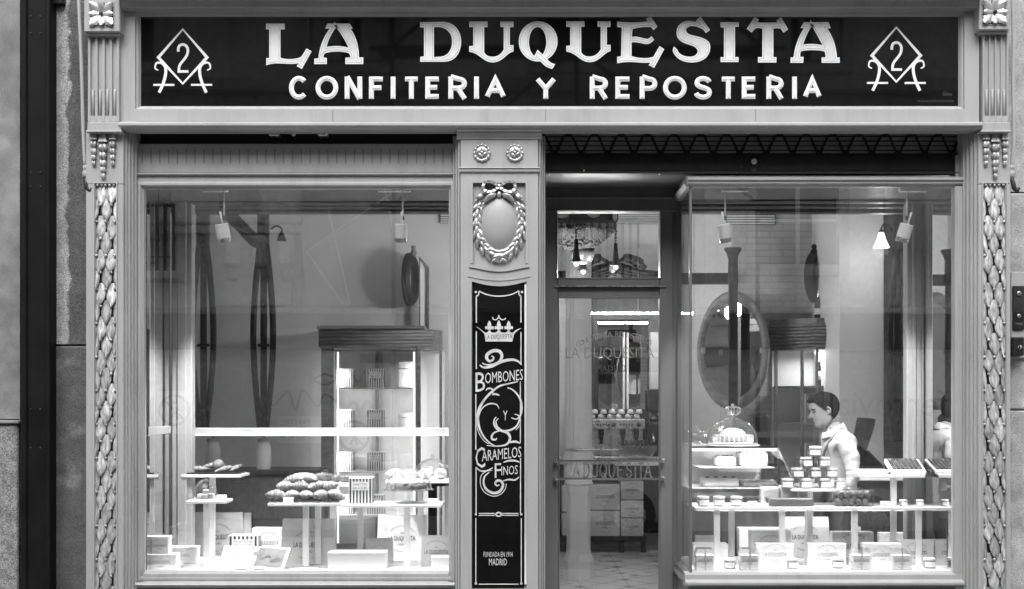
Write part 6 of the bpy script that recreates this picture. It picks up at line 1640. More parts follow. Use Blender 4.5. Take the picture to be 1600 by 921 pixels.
for r_, (py, js, nm_) in enumerate(jar_rows):
    for px, w_ in js:
        make_jar('%s preserve jar in the %s of the jar pyramid' % (w_, nm_), (X(px, kd), kd, zU + .0008 + r_*.0665), 1.0)
    if r_ < 3:
        t = thing('glass_sheet', 'clear glass sheet between the %s and the jars above it' % nm_, 'glass sheet', (X(1272, kd), kd, zU + .065 + r_*.0665), 'glass sheets in the jar pyramid')
        MB().box(X(js[0][0] - 14, kd), X(js[-1][0] + 14, kd), kd - .045, kd + .045, zU + .0653 + r_*.0665, zU + .0668 + r_*.0665).build('sheet', jar_glass, t)
for px, w_ in ((1099, 'left'), (1124, 'middle'), (1151, 'right')): make_jar('%s dark preserve jar at the door end of the long shelf' % w_, (X(px, .42), .43, zS + .0008), .95)
for px, w_ in ((1412, 'left'), (1438, 'middle'), (1467, 'right')): make_jar('%s small white lidded jar at the right end of the long shelf' % w_, (X(px, .42), .43, zS + .0008), .62)
for px, py, w_ in ((1142, 890, 'door side'), (1240, 890, 'second'), (1312, 889, 'third'), (1455, 889, 'far right')): make_jar('%s preserve jar standing low at the right window front' % w_, (X(px, dep(py)), dep(py) + .035, ZP + .0008), .95)
# slab of nougat and wrapped blocks
t = thing('nougat_slab', 'long dark nougat slab on the long right shelf', 'nougat', (X(1236, .42), .42, zS))
MB().cbox(X(1203, .40), X(1270, .40), .40, .52, zS + .0005, zS + M(13, .4), .006).build('slab', mat('nougat', .17, .35, var=.3, scale=50, bump=.3), t)
MB().box(X(1201, .40), X(1272, .40), .395, .525, zS + .0003, zS + M(14, .4)).build('wrapper', jar_glass, t)
for px, w_ in ((1204, 'left'), (1234, 'right')):
    d_ = .56; t = thing('wrapped_gift', '%s cellophane wrapped white box behind the nougat slab' % w_, 'gift box', (X(px, d_), d_, zS), 'cellophane wrapped boxes')
    MB().cbox(X(px - 13, d_), X(px + 13, d_), d_, d_ + .09, zS + .0005, Z(762, d_), .003).build('box', paper, t)
    MB().cbox(X(px - 14.5, d_), X(px + 14.5, d_), d_ - .006, d_ + .097, zS + .0003, Z(759, d_), .006).build('cellophane', jar_glass, t); logo(t, X(px, d_), d_ - .002, Z(777, d_), M(19, d_))
# clear box of chocolate fruits
t = thing('candied_fruit_box', 'clear box full of round dark sweets in the right window', 'sweet box', (X(1335, .42), .42, zS))
xa, xb, zt_b = X(1304, .40), X(1366, .40), Z(764, .40)
MB().cbox(xa, xb, .40, .52, zS + .0005, zt_b, .002).build('clear_box', jar_glass, t)
ball = mat('candied', .16, .2, var=.6, scale=40)
rb = (zt_b - zS)/4.2
for j in range(2):
    for k_ in range(2):
        for i in range(5):
            MB().sphere((xa + rb*1.15 + (xb - xa - 2.3*rb)*(i + .3*((j + k_) % 2))/4.4, .40 + rb*1.1 + k_*rb*2.0, zS + rb*1.05 + j*rb*1.85), rb*random.uniform(.92, 1.0), 12, 8).build('sweet', ball, t, smooth=True)
# open box of chocolates, tilted, and papers
t = thing('chocolate_box', 'open tilted box of dark chocolates on the tall white stand', 'chocolate box', (X(1420, .46), .46, zT))
w, h = M(54, .46), .16
def tilted(mb, name, m_, par=None):
    o_ = Vector((X(1393, .46), .46, zT + .002)); a = R(24)
    mb.xform(lambda v: (o_.x + v.x, o_.y + v.y*math.cos(a) - v.z*math.sin(a)*0 , o_.z + v.z + v.y*math.sin(a)))
    return mb.build(name, m_, par or t)
tilted(MB().cbox(0, w, 0, h, 0, .022, .002), 'tray', paper)
tilted(MB().cbox(-.002, w + .002, -.004, h, -.001, .016, .002), 'box_side', paper2)
for i in range(7):
    for j in range(4):
        tilted(MB().cbox(.012 + (w - .024)*i/7, .012 + (w - .024)*(i + .82)/7, .012 + (h - .02)*j/4, .012 + (h - .02)*(j + .84)/4, .0222, .034, .003), 'chocolate', choc if (i + j) % 3 else crust_dark)
MB().box(X(1393, .5), X(1446, .5), .5, .6, zT + .0005, zT + .02).build('prop', white_lac, t)
t = thing('paper_stack', 'loose stack of white papers left of the chocolate box', 'papers', (X(1366, .5), .5, zT))
for i in range(5): MB().cbox(X(1341 + i, .46), X(1385 + i*2, .46), .46 + .003*i, .64, zT + .0005 + .005*i, zT + .0045 + .005*i, .001).build('sheet', paper, t)
# packaging under the long shelf
bag_item('tall white lettered bag at the back centre of the right window', 1220, 1298, 809, 872, .09, lw=.52, lz=.5)
bag_item('pale bag at the door end behind the long box', 1087, 1120, 838, 876, .08, lw=.4)
carton_item('wide white carton at the back left of the right window', 1155, 1226, 826, 868, .12, lettered=False, m_=paper2)
carton_item('long low white carton at the door end', 1083, 1138, 851, 884, .12, lettered=False)
carton_item('white lettered carton standing left of the tall bag', 1173, 1236, 830, 880, .08, m_=paper2, soft=False, lw=.6)
carton_item('front white lettered carton between two posts on the left', 1182, 1240, 850, 885, .08, soft=True, lw=.62)
carton_item('front white lettered carton under the nougat slab', 1263, 1322, 850, 885, .08, soft=True, lw=.56)
carton_item('pale lettered carton behind the second front carton', 1301, 1365, 832, 878, .07, m_=paper2, soft=False, lw=.66)
carton_item('front white lettered carton right of the centre', 1350, 1408, 850, 886, .08, soft=True, lw=.52)
carton_item('white envelope style box at the back right', 1374, 1426, 833, 866, .05, lettered=False, m_=paper2)
carton_item('pale lettered carton at the right end behind the jars', 1404, 1460, 845, 884, .08, m_=paper2, soft=False, lw=.6)
carton_item('plain white box behind the pale centre carton', 1298, 1345, 824, 862, .06, lettered=False)
carton_item('small white lettered carton against the right mirror', 1462, 1494, 846, 882, .08, m_=paper2, soft=False, lw=.6)
def cello(label, px, base):
    d_ = dep(base); t = thing('cellophane_bag', label, 'gift bag', (X(px, d_), d_, ZP), 'cellophane gift bags')
    MB().cbox(X(px - 14, d_), X(px + 14, d_), d_ + .01, d_ + .07, ZP + .0005, Z(868, d_), .004).build('inner_box', paper, t)
    pts = [(-16, 0), (16, 0), (15, 26), (12, 34), (-12, 34), (-15, 26)]
    MB().prism([(X(px + a, d_), ZP + .0003 + M(b_, d_)) for a, b_ in pts], 'y', d_, d_ + .08).build('cellophane', jar_glass, t)
    MB().cbox(X(px - 1.2, d_), X(px + 1.2, d_), d_ - .0025, d_ - .0005, ZP + .002, ZP + M(34, d_), .0004).build('ribbon', paper_grey, t)
    logo(t, X(px, d_), d_ + .008, Z(877, d_), M(23, d_), False)
cello('cellophane gift bag nearest the door in the right window', 1102, 892); cello('second cellophane gift bag left of the front cartons', 1172, 892)
cello('cellophane gift bag right of the centre post', 1347, 891); cello('cellophane gift bag near the right end post', 1410, 891)

# ---------------------------------------------------------------- counter, till, cashier
t = thing('cake_counter', 'glass cake counter with slanted front lit inside', 'glass counter', (X(1150, 1.0), 1.2, FZ))
x0, x1, x2 = X(1076, 1.0), X(1214, 1.0), X(1234, 1.0); zt_c, zb_c = Z(698, 1.0), Z(792, 1.0)
MB().box(x0, x1, .98, 1.5, zt_c - .006, zt_c).build('top_glass', jar_glass, t)
MB().cbox(x0, x1 + .004, .974, .984, zt_c - .009, zt_c + .003, .002).build('top_edge', iron, t)
MB().add([(x1, .98, zt_c), (x2, .98, Z(742, 1.0)), (x2, 1.5, Z(742, 1.0)), (x1, 1.5, zt_c)], [(0, 1, 2, 3)]).build('slanted_glass', jar_glass, t)
MB().tube([(x1, .978, zt_c), (x2, .978, Z(742, 1.0)), (x2, .978, zb_c)], .005, 6).build('edge_bar', steel, t)
MB().box(x0, x1, .976, .980, zb_c, zt_c - .01).build('front_glass', jar_glass, t)
MB().cbox(x0 + .08, x1 - .01, 1.02, 1.45, Z(731, 1.0) - .006, Z(731, 1.0), .002).build('upper_shelf', white_lac, t)
MB().cbox(x0, x2, 1.0, 1.48, Z(763, 1.0) - .006, Z(763, 1.0), .002).build('lower_shelf', white_lac, t)
MB().box(x0, x2, .99, 1.5, FZ, zb_c).build('base', wood_mid, t); MB().box(x0, x1, 1.5, 1.52, zb_c, zt_c - .01).build('back', int_wall, t)
MB().cbox(x0 + .02, x1, 1.0, 1.02, zt_c - .03, zt_c - .012, .002).build('light_strip', cab_on, t)
ld = bpy.data.lights.new('counter_light', 'AREA'); ld.shape = 'RECTANGLE'; ld.size = .5; ld.size_y = .03; ld.energy = .3 * LS
lo = bpy.data.objects.new('counter_light', ld); col.objects.link(lo); lo.parent = t; lo.location = Vector(((x0+x1)/2, 1.03, zt_c - .035)) - ORG[t.name]; lo.rotation_euler = (R(20), 0, 0)
for i, (a, b_, z_, hh, m_, lab) in enumerate(((1158, 1200, 731, 22, paper, 'marbled white cake block on the upper counter shelf'), (1120, 1150, 731, 16, cream_m, 'cream cake on the upper counter shelf'), (1100, 1155, 763, 14, cream_m, 'white iced cake on the lower counter shelf'), (1160, 1215, 763, 9, crust, 'flat tart on the lower counter shelf'), (1092, 1130, 792, 12, cream_m, 'cream roll at the bottom of the counter'), (1170, 1210, 792, 10, crust_dark, 'dark cake at the bottom of the counter'))):
    d_ = 1.08; zz_ = Z(z_, 1.0) + .0006; t = thing('counter_cake', lab, 'cake', (X((a+b_)/2, d_), d_, zz_), 'cakes in the glass counter')
    MB().cbox(X(a, d_), X(b_, d_), d_, d_ + .2, zz_, zz_ + M(hh, d_), .012).build('sponge', m_, t)
    for j in range(4): MB().sphere((X(a + (b_-a)*(j + .5)/4, d_), d_ + .05, zz_ + M(hh, d_)), (.018, .018, .012), 10, 6).build('topping', cream_m if m_ != cream_m else crust_dark, t, smooth=True)
q = P(1145, 697, 1.15); zz_ = dome('tall glass dome with white fence on the cake counter', q.x, 1.15, zt_c + .001, M(38, 1.15), M(42, 1.15))
t = thing('cake_fence_tray', 'white openwork cake tray inside the tall counter dome', 'cake tray', (q.x, 1.15, zz_))
MB().lathe([(M(30, 1.15), 0), (M(32, 1.15), .004), (M(30, 1.15), .012), (.001, .012)], (q.x, 1.15, zz_), 24).build('base', porcelain, t, smooth=True, angle=40)
for i in range(26):
    a = 2*PI*i/26; MB().cbox(q.x + M(31, 1.15)*math.cos(a) - .004, q.x + M(31, 1.15)*math.cos(a) + .004, 1.15 + M(31, 1.15)*math.sin(a) - .004, 1.15 + M(31, 1.15)*math.sin(a) + .004, zz_ + .012, zz_ + .055, .001).build('picket', porcelain, t)
MB().lathe([(M(31, 1.15), .055), (M(32.5, 1.15), .058), (M(31, 1.15), .062)], (q.x, 1.15, zz_), 24, closed=True).build('rail', porcelain, t, smooth=True)
MB().sphere((q.x, 1.15, zz_ + .06), (.09, .09, .05), 16, 10).build('cake', cream_m, t, smooth=True)
dome('low glass dome left of the tall dome on the counter', X(1112, 1.3), 1.3, zt_c + .001, .1, .10); dome('small glass dome at the back left of the counter', X(1090, 1.2), 1.38, zt_c + .001, .09, .12)
t = thing('crown_finial', 'shiny wire crown ornament above the tall counter dome', 'ornament', (q.x, 1.15, zt_c + .01 + M(46, 1.15)))
zc_ = zt_c + .016 + M(44, 1.15)
for i in range(8):
    a = 2*PI*i/8; MB().tube(smooth_pts([(q.x + .03*math.cos(a), 1.15 + .03*math.sin(a), zc_), (q.x + .055*math.cos(a), 1.15 + .055*math.sin(a), zc_ + .03), (q.x + .04*math.cos(a), 1.15 + .04*math.sin(a), zc_ + .055), (q.x, 1.15, zc_ + .05)], 4), .004, 6).build('wire', chrome, t, smooth=True)
MB().lathe([(.03, 0), (.034, .004), (.03, .008)], (q.x, 1.15, zc_), 16, closed=True).build('band', chrome, t, smooth=True); MB().sphere((q.x, 1.15, zc_ + .065), .012, 10, 8).build('orb', chrome, t, smooth=True)
t = thing('chair', 'dark upholstered chair back between counter and cabinet', 'chair', P(1190, 860, 1.75))
MB().cbox(X(1178, 1.75), X(1205, 1.75), 1.75, 1.82, Z(720, 1.75), Z(646, 1.75), .03).build('backrest', plastic_black, t); MB().cbox(X(1178, 1.75), X(1205, 1.75), 1.45, 1.8, Z(745, 1.75), Z(722, 1.75), .02).build('seat', plastic_black, t)
for px in (1180, 1203):
    for d_ in (1.48, 1.78): MB().tube([(X(px, 1.75), d_, FZ), (X(px, 1.75), d_, Z(740, 1.75))], .013, 8).build('leg', iron, t)

# cashier counter and till
t = thing('cashier_counter', 'pale curved cashier counter behind the right display', 'counter', (X(1390, 1.2), 1.2, FZ))
MB().cbox(X(1330, 1.1), X(1432, 1.1), 1.16, 1.5, Z(752, 1.16), Z(744, 1.16), .006).build('top', int_wall, t); MB().cbox(X(1340, 1.1), X(1430, 1.1), 1.2, 1.48, FZ, Z(752, 1.16), .006).build('front', wood_mid, t)
t = thing('till_screen', 'black tilted till screen behind the cashier', 'till', (X(1355, 1.3), 1.3, Z(744, 1.16)))
pt = [P(1345, 706, 1.25), P(1352, 653, 1.3), P(1364, 655, 1.3), P(1362, 668, 1.3), P(1352, 708, 1.25)]
MB().prism([(p.x, p.z) for p in pt], 'y', 1.24, 1.5).build('screen', plastic_black, t)
MB().add([(pt[0].x - .002, 1.26, pt[0].z + .02), (pt[0].x - .002, 1.48, pt[0].z + .02), (pt[1].x - .002, 1.48, pt[1].z - .02), (pt[1].x - .002, 1.26, pt[1].z - .02)], [(0, 1, 2, 3)]).build('display', iron_grey, t)
MB().prism([(X(1349, 1.3), Z(706, 1.3)), (X(1356, 1.3), Z(704, 1.3)), (X(1378, 1.3), Z(728, 1.3)), (X(1378, 1.3), Z(743, 1.16) + .001), (X(1346, 1.3), Z(743, 1.16) + .001)], 'y', 1.27, 1.45).build('stand', plastic_black, t)

# the cashier: one skinned body, hair, collar and apron strap as children
def cashier():
    bx, by = 2.165, 1.10
    J = {}; E = []; Rr = []
    V = []
    def jn(name, p, r, par=None):
        J[name] = len(V); V.append(p); Rr.append(r)
        if par: E.append((J[par], J[name]))
    jn('pelvis', (bx + .01, by, .86), (.125, .155)); jn('waist', (bx + .01, by, 1.02), (.115, .14), 'pelvis'); jn('belly', (bx, by, 1.14), (.12, .145), 'waist')
    jn('chest', (bx, by, 1.27), (.125, .155), 'belly'); jn('upchest', (bx - .005, by, 1.355), (.10, .135), 'chest'); jn('neck', (bx - .025, by, 1.42), (.062, .062), 'upchest'); jn('neck2', (bx - .05, by, 1.475), (.056, .056), 'neck')
    for s, sd in ((-1, 'l'), (1, 'r')):
        jn('sh' + sd, (bx + .005, by + s*.165, 1.345), (.066, .066), 'upchest'); jn('ua' + sd, (bx + .035, by + s*.20, 1.22), (.056, .056), 'sh' + sd); jn('el' + sd, (bx + .04, by + s*.21, 1.085), (.047, .047), 'ua' + sd)
        jn('fa' + sd, (bx - .07, by + s*.19, 1.055), (.043, .043), 'el' + sd); jn('wr' + sd, (bx - .17, by + s*.15, 1.045), (.030, .030), 'fa' + sd); jn('pa' + sd, (bx - .235, by + s*.135, 1.04), (.034, .018), 'wr' + sd)
        jn('kn' + sd, (bx - .265, by + s*.13, 1.038), (.036, .016), 'pa' + sd)
        for i, (oy, ln) in enumerate(((-.028, .052), (-.010, .066), (.010, .062), (.028, .050))):
            jn('f%d%s' % (i, sd), (bx - .265 - ln*.55, by + s*.13 + oy, 1.034), (.0088, .0088), 'kn' + sd); jn('g%d%s' % (i, sd), (bx - .265 - ln*.95, by + s*.13 + oy*1.05, 1.012), (.0075, .0075), 'f%d%s' % (i, sd))
        jn('t0' + sd, (bx - .22, by + s*.13 - s*.042, 1.03), (.011, .011), 'pa' + sd); jn('t1' + sd, (bx - .26, by + s*.13 - s*.058, 1.02), (.0088, .0088), 't0' + sd)
        jn('hip' + sd, (bx + .01, by + s*.09, .80), (.095, .095), 'pelvis'); jn('kne' + sd, (bx - .005, by + s*.10, .48), (.062, .062), 'hip' + sd); jn('ank' + sd, (bx + .02, by + s*.10, .11), (.044, .044), 'kne' + sd); jn('toe' + sd, (bx - .13, by + s*.11, .062), (.038, .036), 'ank' + sd)
    me = bpy.data.meshes.new('body'); me.from_pydata(V, E, []); ob = bpy.data.objects.new('tmp', me); col.objects.link(ob)
    md = ob.modifiers.new('s', 'SKIN'); sv = me.skin_vertices[0].data
    for i, r in enumerate(Rr): sv[i].radius = r
    sv[0].use_root = True
    sb = ob.modifiers.new('b', 'SUBSURF'); sb.levels = 2; sb.render_levels = 2
    dg = bpy.context.evaluated_depsgraph_get(); m2 = bpy.data.meshes.new_from_object(ob.evaluated_get(dg)); bpy.data.objects.remove(ob)
    mb = MB(); mb.mesh(m2, lambda c: (c.x, c.y, c.z))
    # sculpted head, facing -x, tipped down
    hd = MB(); nz = 22; ns = 24
    front = [(0, .040), (.03, .066), (.08, .082), (.13, .083), (.17, .077), (.21, .083), (.245, .082), (.265, .079), (.29, .085), (.33, .087), (.38, .086), (.45, .086), (.52, .083), (.57, .088), (.62, .092), (.70, .091), (.78, .086), (.86, .073), (.94, .046), (1, .004)]
    back = [(0, -.01), (.08, .012), (.18, .046), (.28, .074), (.4, .094), (.55, .104), (.7, .100), (.82, .084), (.92, .054), (1, .004)]
    side = [(0, .020), (.06, .042), (.16, .056), (.3, .064), (.45, .070), (.6, .073), (.74, .069), (.86, .056), (.94, .038), (1, .004)]
    def ev(tab, t):
        for (a, va), (b_, vb) in zip(tab, tab[1:]):
            if a <= t <= b_: return va + (vb - va)*(t - a)/(b_ - a)
        return tab[-1][1]
    for i in range(nz + 1):
        t_ = i/nz; z = .235*t_
        for j in range(ns):
            a = 2*PI*j/ns; ca, sa = math.cos(a), math.sin(a)
            fx = ev(front, t_) if ca > 0 else ev(back, t_)
            x = -ca*fx; y = sa*ev(side, t_)
            hd.v.append((x, y, z))
    for i in range(nz):
        for j in range(ns): hd.face((i*ns+j, i*ns+(j+1) % ns, (i+1)*ns+(j+1) % ns, (i+1)*ns+j))
    hd.face(list(range(ns))[::-1])
    # nose, brow, lips, ears
    hd.add([(-.084, 0, .128), (-.082, .010, .118), (-.078, .017, .084), (-.117, 0, .086), (-.078, -.017, .084), (-.082, -.010, .118), (-.083, 0, .074), (-.110, .008, .080), (-.110, -.008, .080)],
           [(0, 1, 3), (1, 2, 7, 3), (0, 3, 5), (5, 3, 8, 4), (3, 7, 6, 8), (2, 6, 7), (4, 8, 6)])
    for s in (-1, 1):
        hd.tube([(.014, s*.070, .086), (.022, s*.078, .100), (.024, s*.079, .120), (.012, s*.078, .134), (.000, s*.073, .126)], .0055, 6)
        hd.sphere((.008, s*.072, .108), (.013, .006, .022), 8, 6)
    hd.sphere((-.080, 0, .066), (.009, .020, .0045), 10, 6); hd.sphere((-.078, 0, .057), (.009, .017, .005), 10, 6)
    hc = Vector((bx - .072, by, 1.440)); ti = R(-13)
    tf = lambda v: (hc.x + v.x*math.cos(ti) + v.z*math.sin(ti)*1.0, hc.y + v.y, hc.z - v.x*math.sin(ti)*-1.0*-1 + v.z*math.cos(ti))
    tf = lambda v: (hc.x + v.x*math.cos(ti) - (-v.z)*math.sin(ti), hc.y + v.y, hc.z - v.x*math.sin(ti)*1 + v.z*math.cos(ti))
    hd.xform(tf)
    o = len(mb.v); mb.v += hd.v
    nb_ = len(mb.f)
    for f_ in hd.f: mb.face([i + o for i in f_])
    # face materials: skin, shirt, trousers, shoes
    for k_, f_ in enumerate(mb.f):
        c = sum((Vector(mb.v[i]) for i in f_), Vector()) / len(f_)
        if k_ >= nb_: mi = 0
        elif c.z > 1.425: mi = 0
        elif c.x < bx - .155 and c.z > .9: mi = 0
        elif c.z < .125 : mi = 3
        elif c.z < .93: mi = 2
        else: mi = 1
        mb.mi[k_] = mi
    for i in range(o):
        x_, y_, z_ = mb.v[i]
        if .95 < z_ < 1.40 and x_ > bx - .15:
            q = Vector((x_ - bx, y_ - by)); l_ = max(.03, q.length)
            am = (.0055*math.sin(48*z_ + 30*x_ + 14*y_) + .004*math.sin(95*z_ - 42*x_ + 8*y_) + .003*math.sin(160*x_ + 35*z_)) * min(1, (1.42 - z_)/.06)
            mb.v[i] = (x_ + q.x/l_*am, y_ + q.y/l_*am, z_)
    t = thing('person', 'dark haired cashier in white shirt looking down behind the jars', 'person', (bx, by, FZ))
    body = mb.build('body', [skin, shirt, trouser, plastic_black], t, smooth=True)
    # hair: short cut, longer on top, tapered at the nape
    hr = MB(); nz, ns = 16, 32
    for i in range(nz + 1):
        u = i/nz
        for j in range(ns):
            a = 2*PI*j/ns; ca, sa = math.cos(a), math.sin(a)
            if ca > .70: lowz = .184
            elif ca > .40: lowz = .184 - (.70 - ca)/.30*.035
            elif ca > .12: lowz = .149 - (.40 - ca)/.28*.035
            elif ca > -.12: lowz = .112
            elif ca > -.45: lowz = .105 - (-.12 - ca)/.33*.055
            else: lowz = .048
            z = lowz + (.236 - lowz)*u
            t_ = min(1, z/.235)
            gx = (ev(front, t_) if ca > 0 else ev(back, t_)); sy = ev(side, t_)
            th = .0012 + (.004 if u < .45 else .004 + .016*(u - .45)) + (.016*math.sin(PI*min(1, u*1.1)) if ca > .5 else 0) + random.uniform(0, .0022)
            r_ = 1 if u < 1 else .3
            hr.v.append((-ca*(gx + th)*r_, sa*(sy + th)*r_, z + .006*u))
    for i in range(nz):
        for j in range(ns): hr.face((i*ns+j, i*ns+(j+1) % ns, (i+1)*ns+(j+1) % ns, (i+1)*ns+j))
    hr.face([nz*ns + j for j in range(ns)])
    hr.xform(tf); hr.build('hair', hair_m, t, smooth=True)
    for s in (-1, 1):
        e = MB().tube([tf(Vector((-.086, s*.018, .136))), tf(Vector((-.084, s*.034, .140))), tf(Vector((-.068, s*.050, .135)))], .0028, 6); e.build('eyebrow', hair_m, t, smooth=True)
        e = MB().tube([tf(Vector((-.0835, s*.020, .1185))), tf(Vector((-.0800, s*.034, .1195))), tf(Vector((-.0700, s*.046, .1180)))], .0026, 6); e.build('eye', hair_m, t, smooth=True)
    # shirt collar and apron strap
    cl = MB(); n = 24
    for i in range(n + 1):
        a = 2*PI*i/n
        for r_, z_ in ((.060, 1.436), (.068, 1.437), (.086, 1.396)):
            cl.v.append((bx - .030 - r_*math.cos(a) - (.008 if z_ > 1.42 else 0), by + r_*math.sin(a), z_ - .034*math.cos(a)))
    for i in range(n):
        for j in range(2): cl.face((3*i+j, 3*i+j+1, 3*i+j+4, 3*i+j+3))
    cl.build('collar', shirt, t, smooth=True)
    for s in (-1, 1):
        sp = MB(); pts = smooth_pts([(bx + .035, by + s*.012, 1.437), (bx + .0, by + s*.068, 1.425), (bx - .06, by + s*.10, 1.375), (bx - .115, by + s*.10, 1.29), (bx - .135, by + s*.08, 1.18)], 6)
        sp.tube(pts, .011, 6, .6); sp.build('apron_strap', strap_m, t, smooth=True)
    ap = MB(); 
    for i in range(9):
        a = -1 + 2*i/8
        for z_ in (1.20, 1.0, .6): ap.v.append((bx - .135 - .015*(1 - a*a) + (.02 if z_ == 1.20 else 0), by + a*.13, z_))
    for i in range(8):
        for j in range(2): ap.face((3*i+j, 3*i+j+1, 3*i+j+4, 3*i+j+3))
    ap.build('apron', strap_m, t, smooth=True)
cashier()

def price_card(label, x, y, z):
    t = thing('price_card', label, 'price card', (x, y, z), 'small white price cards')
    MB().add([(x - .03, y, z + .001), (x + .03, y, z + .001), (x + .03, y + .012, z + .036), (x - .03, y + .012, z + .036), (x - .03, y + .001, z + .001), (x + .03, y + .001, z + .001), (x + .03, y + .013, z + .036), (x - .03, y + .013, z + .036)], [(0, 1, 2, 3), (4, 7, 6, 5), (0, 3, 7, 4), (1, 5, 6, 2), (2, 6, 7, 3), (0, 4, 5, 1)]).build('card', paper, t)
    for i in range(3): MB().box(x - .02, x + .02 - .008*i, y + .0015 + .0034*i - .0012, y + .0015 + .0034*i, z + .008 + .009*i, z + .010 + .009*i).build('ink_line', ink_soft, t)
price_card('price card in front of the croissant heap', X(450, .245), .246, zC)
price_card('price card at the right end of the wide stand', X(676, .29), .29, zE)
price_card('price card on the macaron stand', X(346, .275), .275, zA)
price_card('price card beside the dark preserve jars', X(1176, .37), .37, zS)
price_card('price card right of the round sweets box', X(1384, .37), .37, zS)

# ================================================================== ACROSS THE STREET (seen only as reflections in the glass)
OY = -10.0
t = thing('house_across_street', 'pale house across the street reflected in the windows', 'building', (0, OY, 0))
MB().box(-42, 42, OY - .6, OY, 2.85, 8.9).build('wall', facade_opp, t)
MB().box(-42, 42, OY - .55, OY - .05, -.1, 2.36).build('ground_wall', hoard_m, t)
MB().box(-42, 42, OY - .55, OY + .06, 2.36, 2.86).build('dark_beam', iron_grey, t)
MB().cbox(-42, 42, OY, OY + .12, 2.86, 2.95, .02).build('string_course', facade_opp2, t)
MB().cbox(-42, 42, OY, OY + .25, 5.9, 6.1, .03).build('string_course', facade_opp2, t)
MB().cbox(-42, 42, OY - .6, OY + .5, 8.8, 9.2, .05).build('cornice', facade_opp2, t)
dk_gl = mat('dark_window', .02, .05)
for i, x in enumerate((-17.6, -14.6, -11.5, -8.4, -5.6, -2.3, .9, 4.0, 7.0, 10.2, 13.4, 16.6)):
    for z0, z1 in ((3.55, 5.6), (6.35, 8.4)):
        w = MB().box(x - .55, x + .55, OY - .02, OY + .012, z0, z1).build('window', dk_gl, t)
        MB().ring(x - .72, x + .72, z0 - .15, z1 + .18, [(0, OY), (0, OY + .09), (.15, OY + .09), (.17, OY + .01)]).build('surround', facade_opp2, w)
        MB().box(x - .03, x + .03, OY + .013, OY + .04, z0, z1).build('mullion', facade_opp2, w)
        for zz_ in (.3, .62): MB().box(x - .55, x + .55, OY + .022, OY + .045, z0 + (z1-z0)*zz_, z0 + (z1-z0)*zz_ + .04).build('transom', facade_opp2, w)
        for s in (-1, 1):
            if (i + (z0 > 5)) % 2 == 0: MB().box(x + s*.34 - .2, x + s*.34 + .2, OY + .014, OY + .02, z0 + .05, z1 - .05).build('curtain', facade_opp2, w)
for x in (-6.9, -3.9, 2.4, 5.5, 8.6):
    p = MB().cbox(x - .28, x + .28, OY, OY + .09, 2.96, 5.88, .02).build('wall_pilaster', facade_opp2, t)
    for j in range(3): MB().cbox(x - .2 + .15*j, x - .1 + .15*j, OY + .09, OY + .2, 5.2, 5.75, .03).build('console', facade_opp2, p)
for x in (-8.4, -5.6, .9, 7.0):
    b_ = MB().cbox(x - .95, x + .95, OY, OY + .55, 3.3, 3.42, .02).build('balcony', facade_opp2, t)
    r_ = MB()
    for j in range(17):
        xx = x - .9 + 1.8*j/16; r_.box(xx - .02, xx + .02, OY + .5, OY + .53, 3.42, 4.3); r_.sphere((xx, OY + .515, 3.85), .04, 6, 4)
    r_.box(x - .92, x + .92, OY + .49, OY + .535, 4.3, 4.34); r_.box(x - .92, x + .92, OY + .49, OY + .535, 3.6, 3.62)
    q = r_.build('railing', iron, b_); q['kind'] = 'stuff'
ent = MB().cbox(-6.6, -3.0, OY, OY + .22, 3.98, 4.1, .02); ent.cbox(-6.6, -3.0, OY, OY + .30, 4.1, 4.22, .03); ent.build('entablature', facade_opp, t)
cap = MB().cbox(-4.25, -3.15, OY, OY + .16, 2.96, 3.97, .02).build('capital_pier', facade_opp, t)
for j in range(3):
    x = -4.08 + .38*j; MB().cbox(x, x + .24, OY + .16, OY + .34, 3.5, 3.94, .05).build('console', facade_opp, cap); MB().cbox(x + .03, x + .21, OY + .16, OY + .26, 3.3, 3.5, .05).build('console_drop', facade_opp2, cap)
tp = mat('tarpaulin', .34, .7, var=.3, scale=2.5, bump=.8, bscale=3)
MB().box(-2.95, -.75, OY + .3, OY + .33, 2.97, 5.6).build('tarpaulin', tp, t)
for (xa, za, xb, zb__) in ((-2.9, 3.7, -1.6, 4.6), (-2.9, 3.7, -2.4, 2.97), (-2.6, 4.3, -2.3, 2.97), (-2.0, 5.5, -1.5, 3.0)):
    MB().tube([(xa, OY + .34, za), (xb, OY + .34, zb__)], .014, 6).build('guy_wire', facade_opp, t)
for x in (-7.6, -1.6, 1.8, 7.9):
    MB().box(x - .6, x + .6, OY - .04, OY - .04 + .02, 0, 2.3).build('doorway', dk_gl, t)
t = thing('hoarding', 'pale site hoarding across the street reflected in the windows', 'hoarding', (0, OY + .6, 0))
for i in range(14):
    x = -9.8 + 1.4*i
    if i in (6, 7): continue
    MB().cbox(x + .01, x + 1.39, OY + .6, OY + .64, .02, 2.05 if i > 7 else 2.15, .006).build('panel', hoard_m, t)
gt = MB(); text(gt, 'ferrovial', 4.3, 5.9, 1.42, 1.78, OY + .6445, flip=True); gt.build('lettering', ink_soft, t)
def scrib(pts, w=.03):
    m_ = MB().ribbon(smooth_pts(pts, 5), w, OY + .6445, .001); m_.build('graffiti', ink, t)
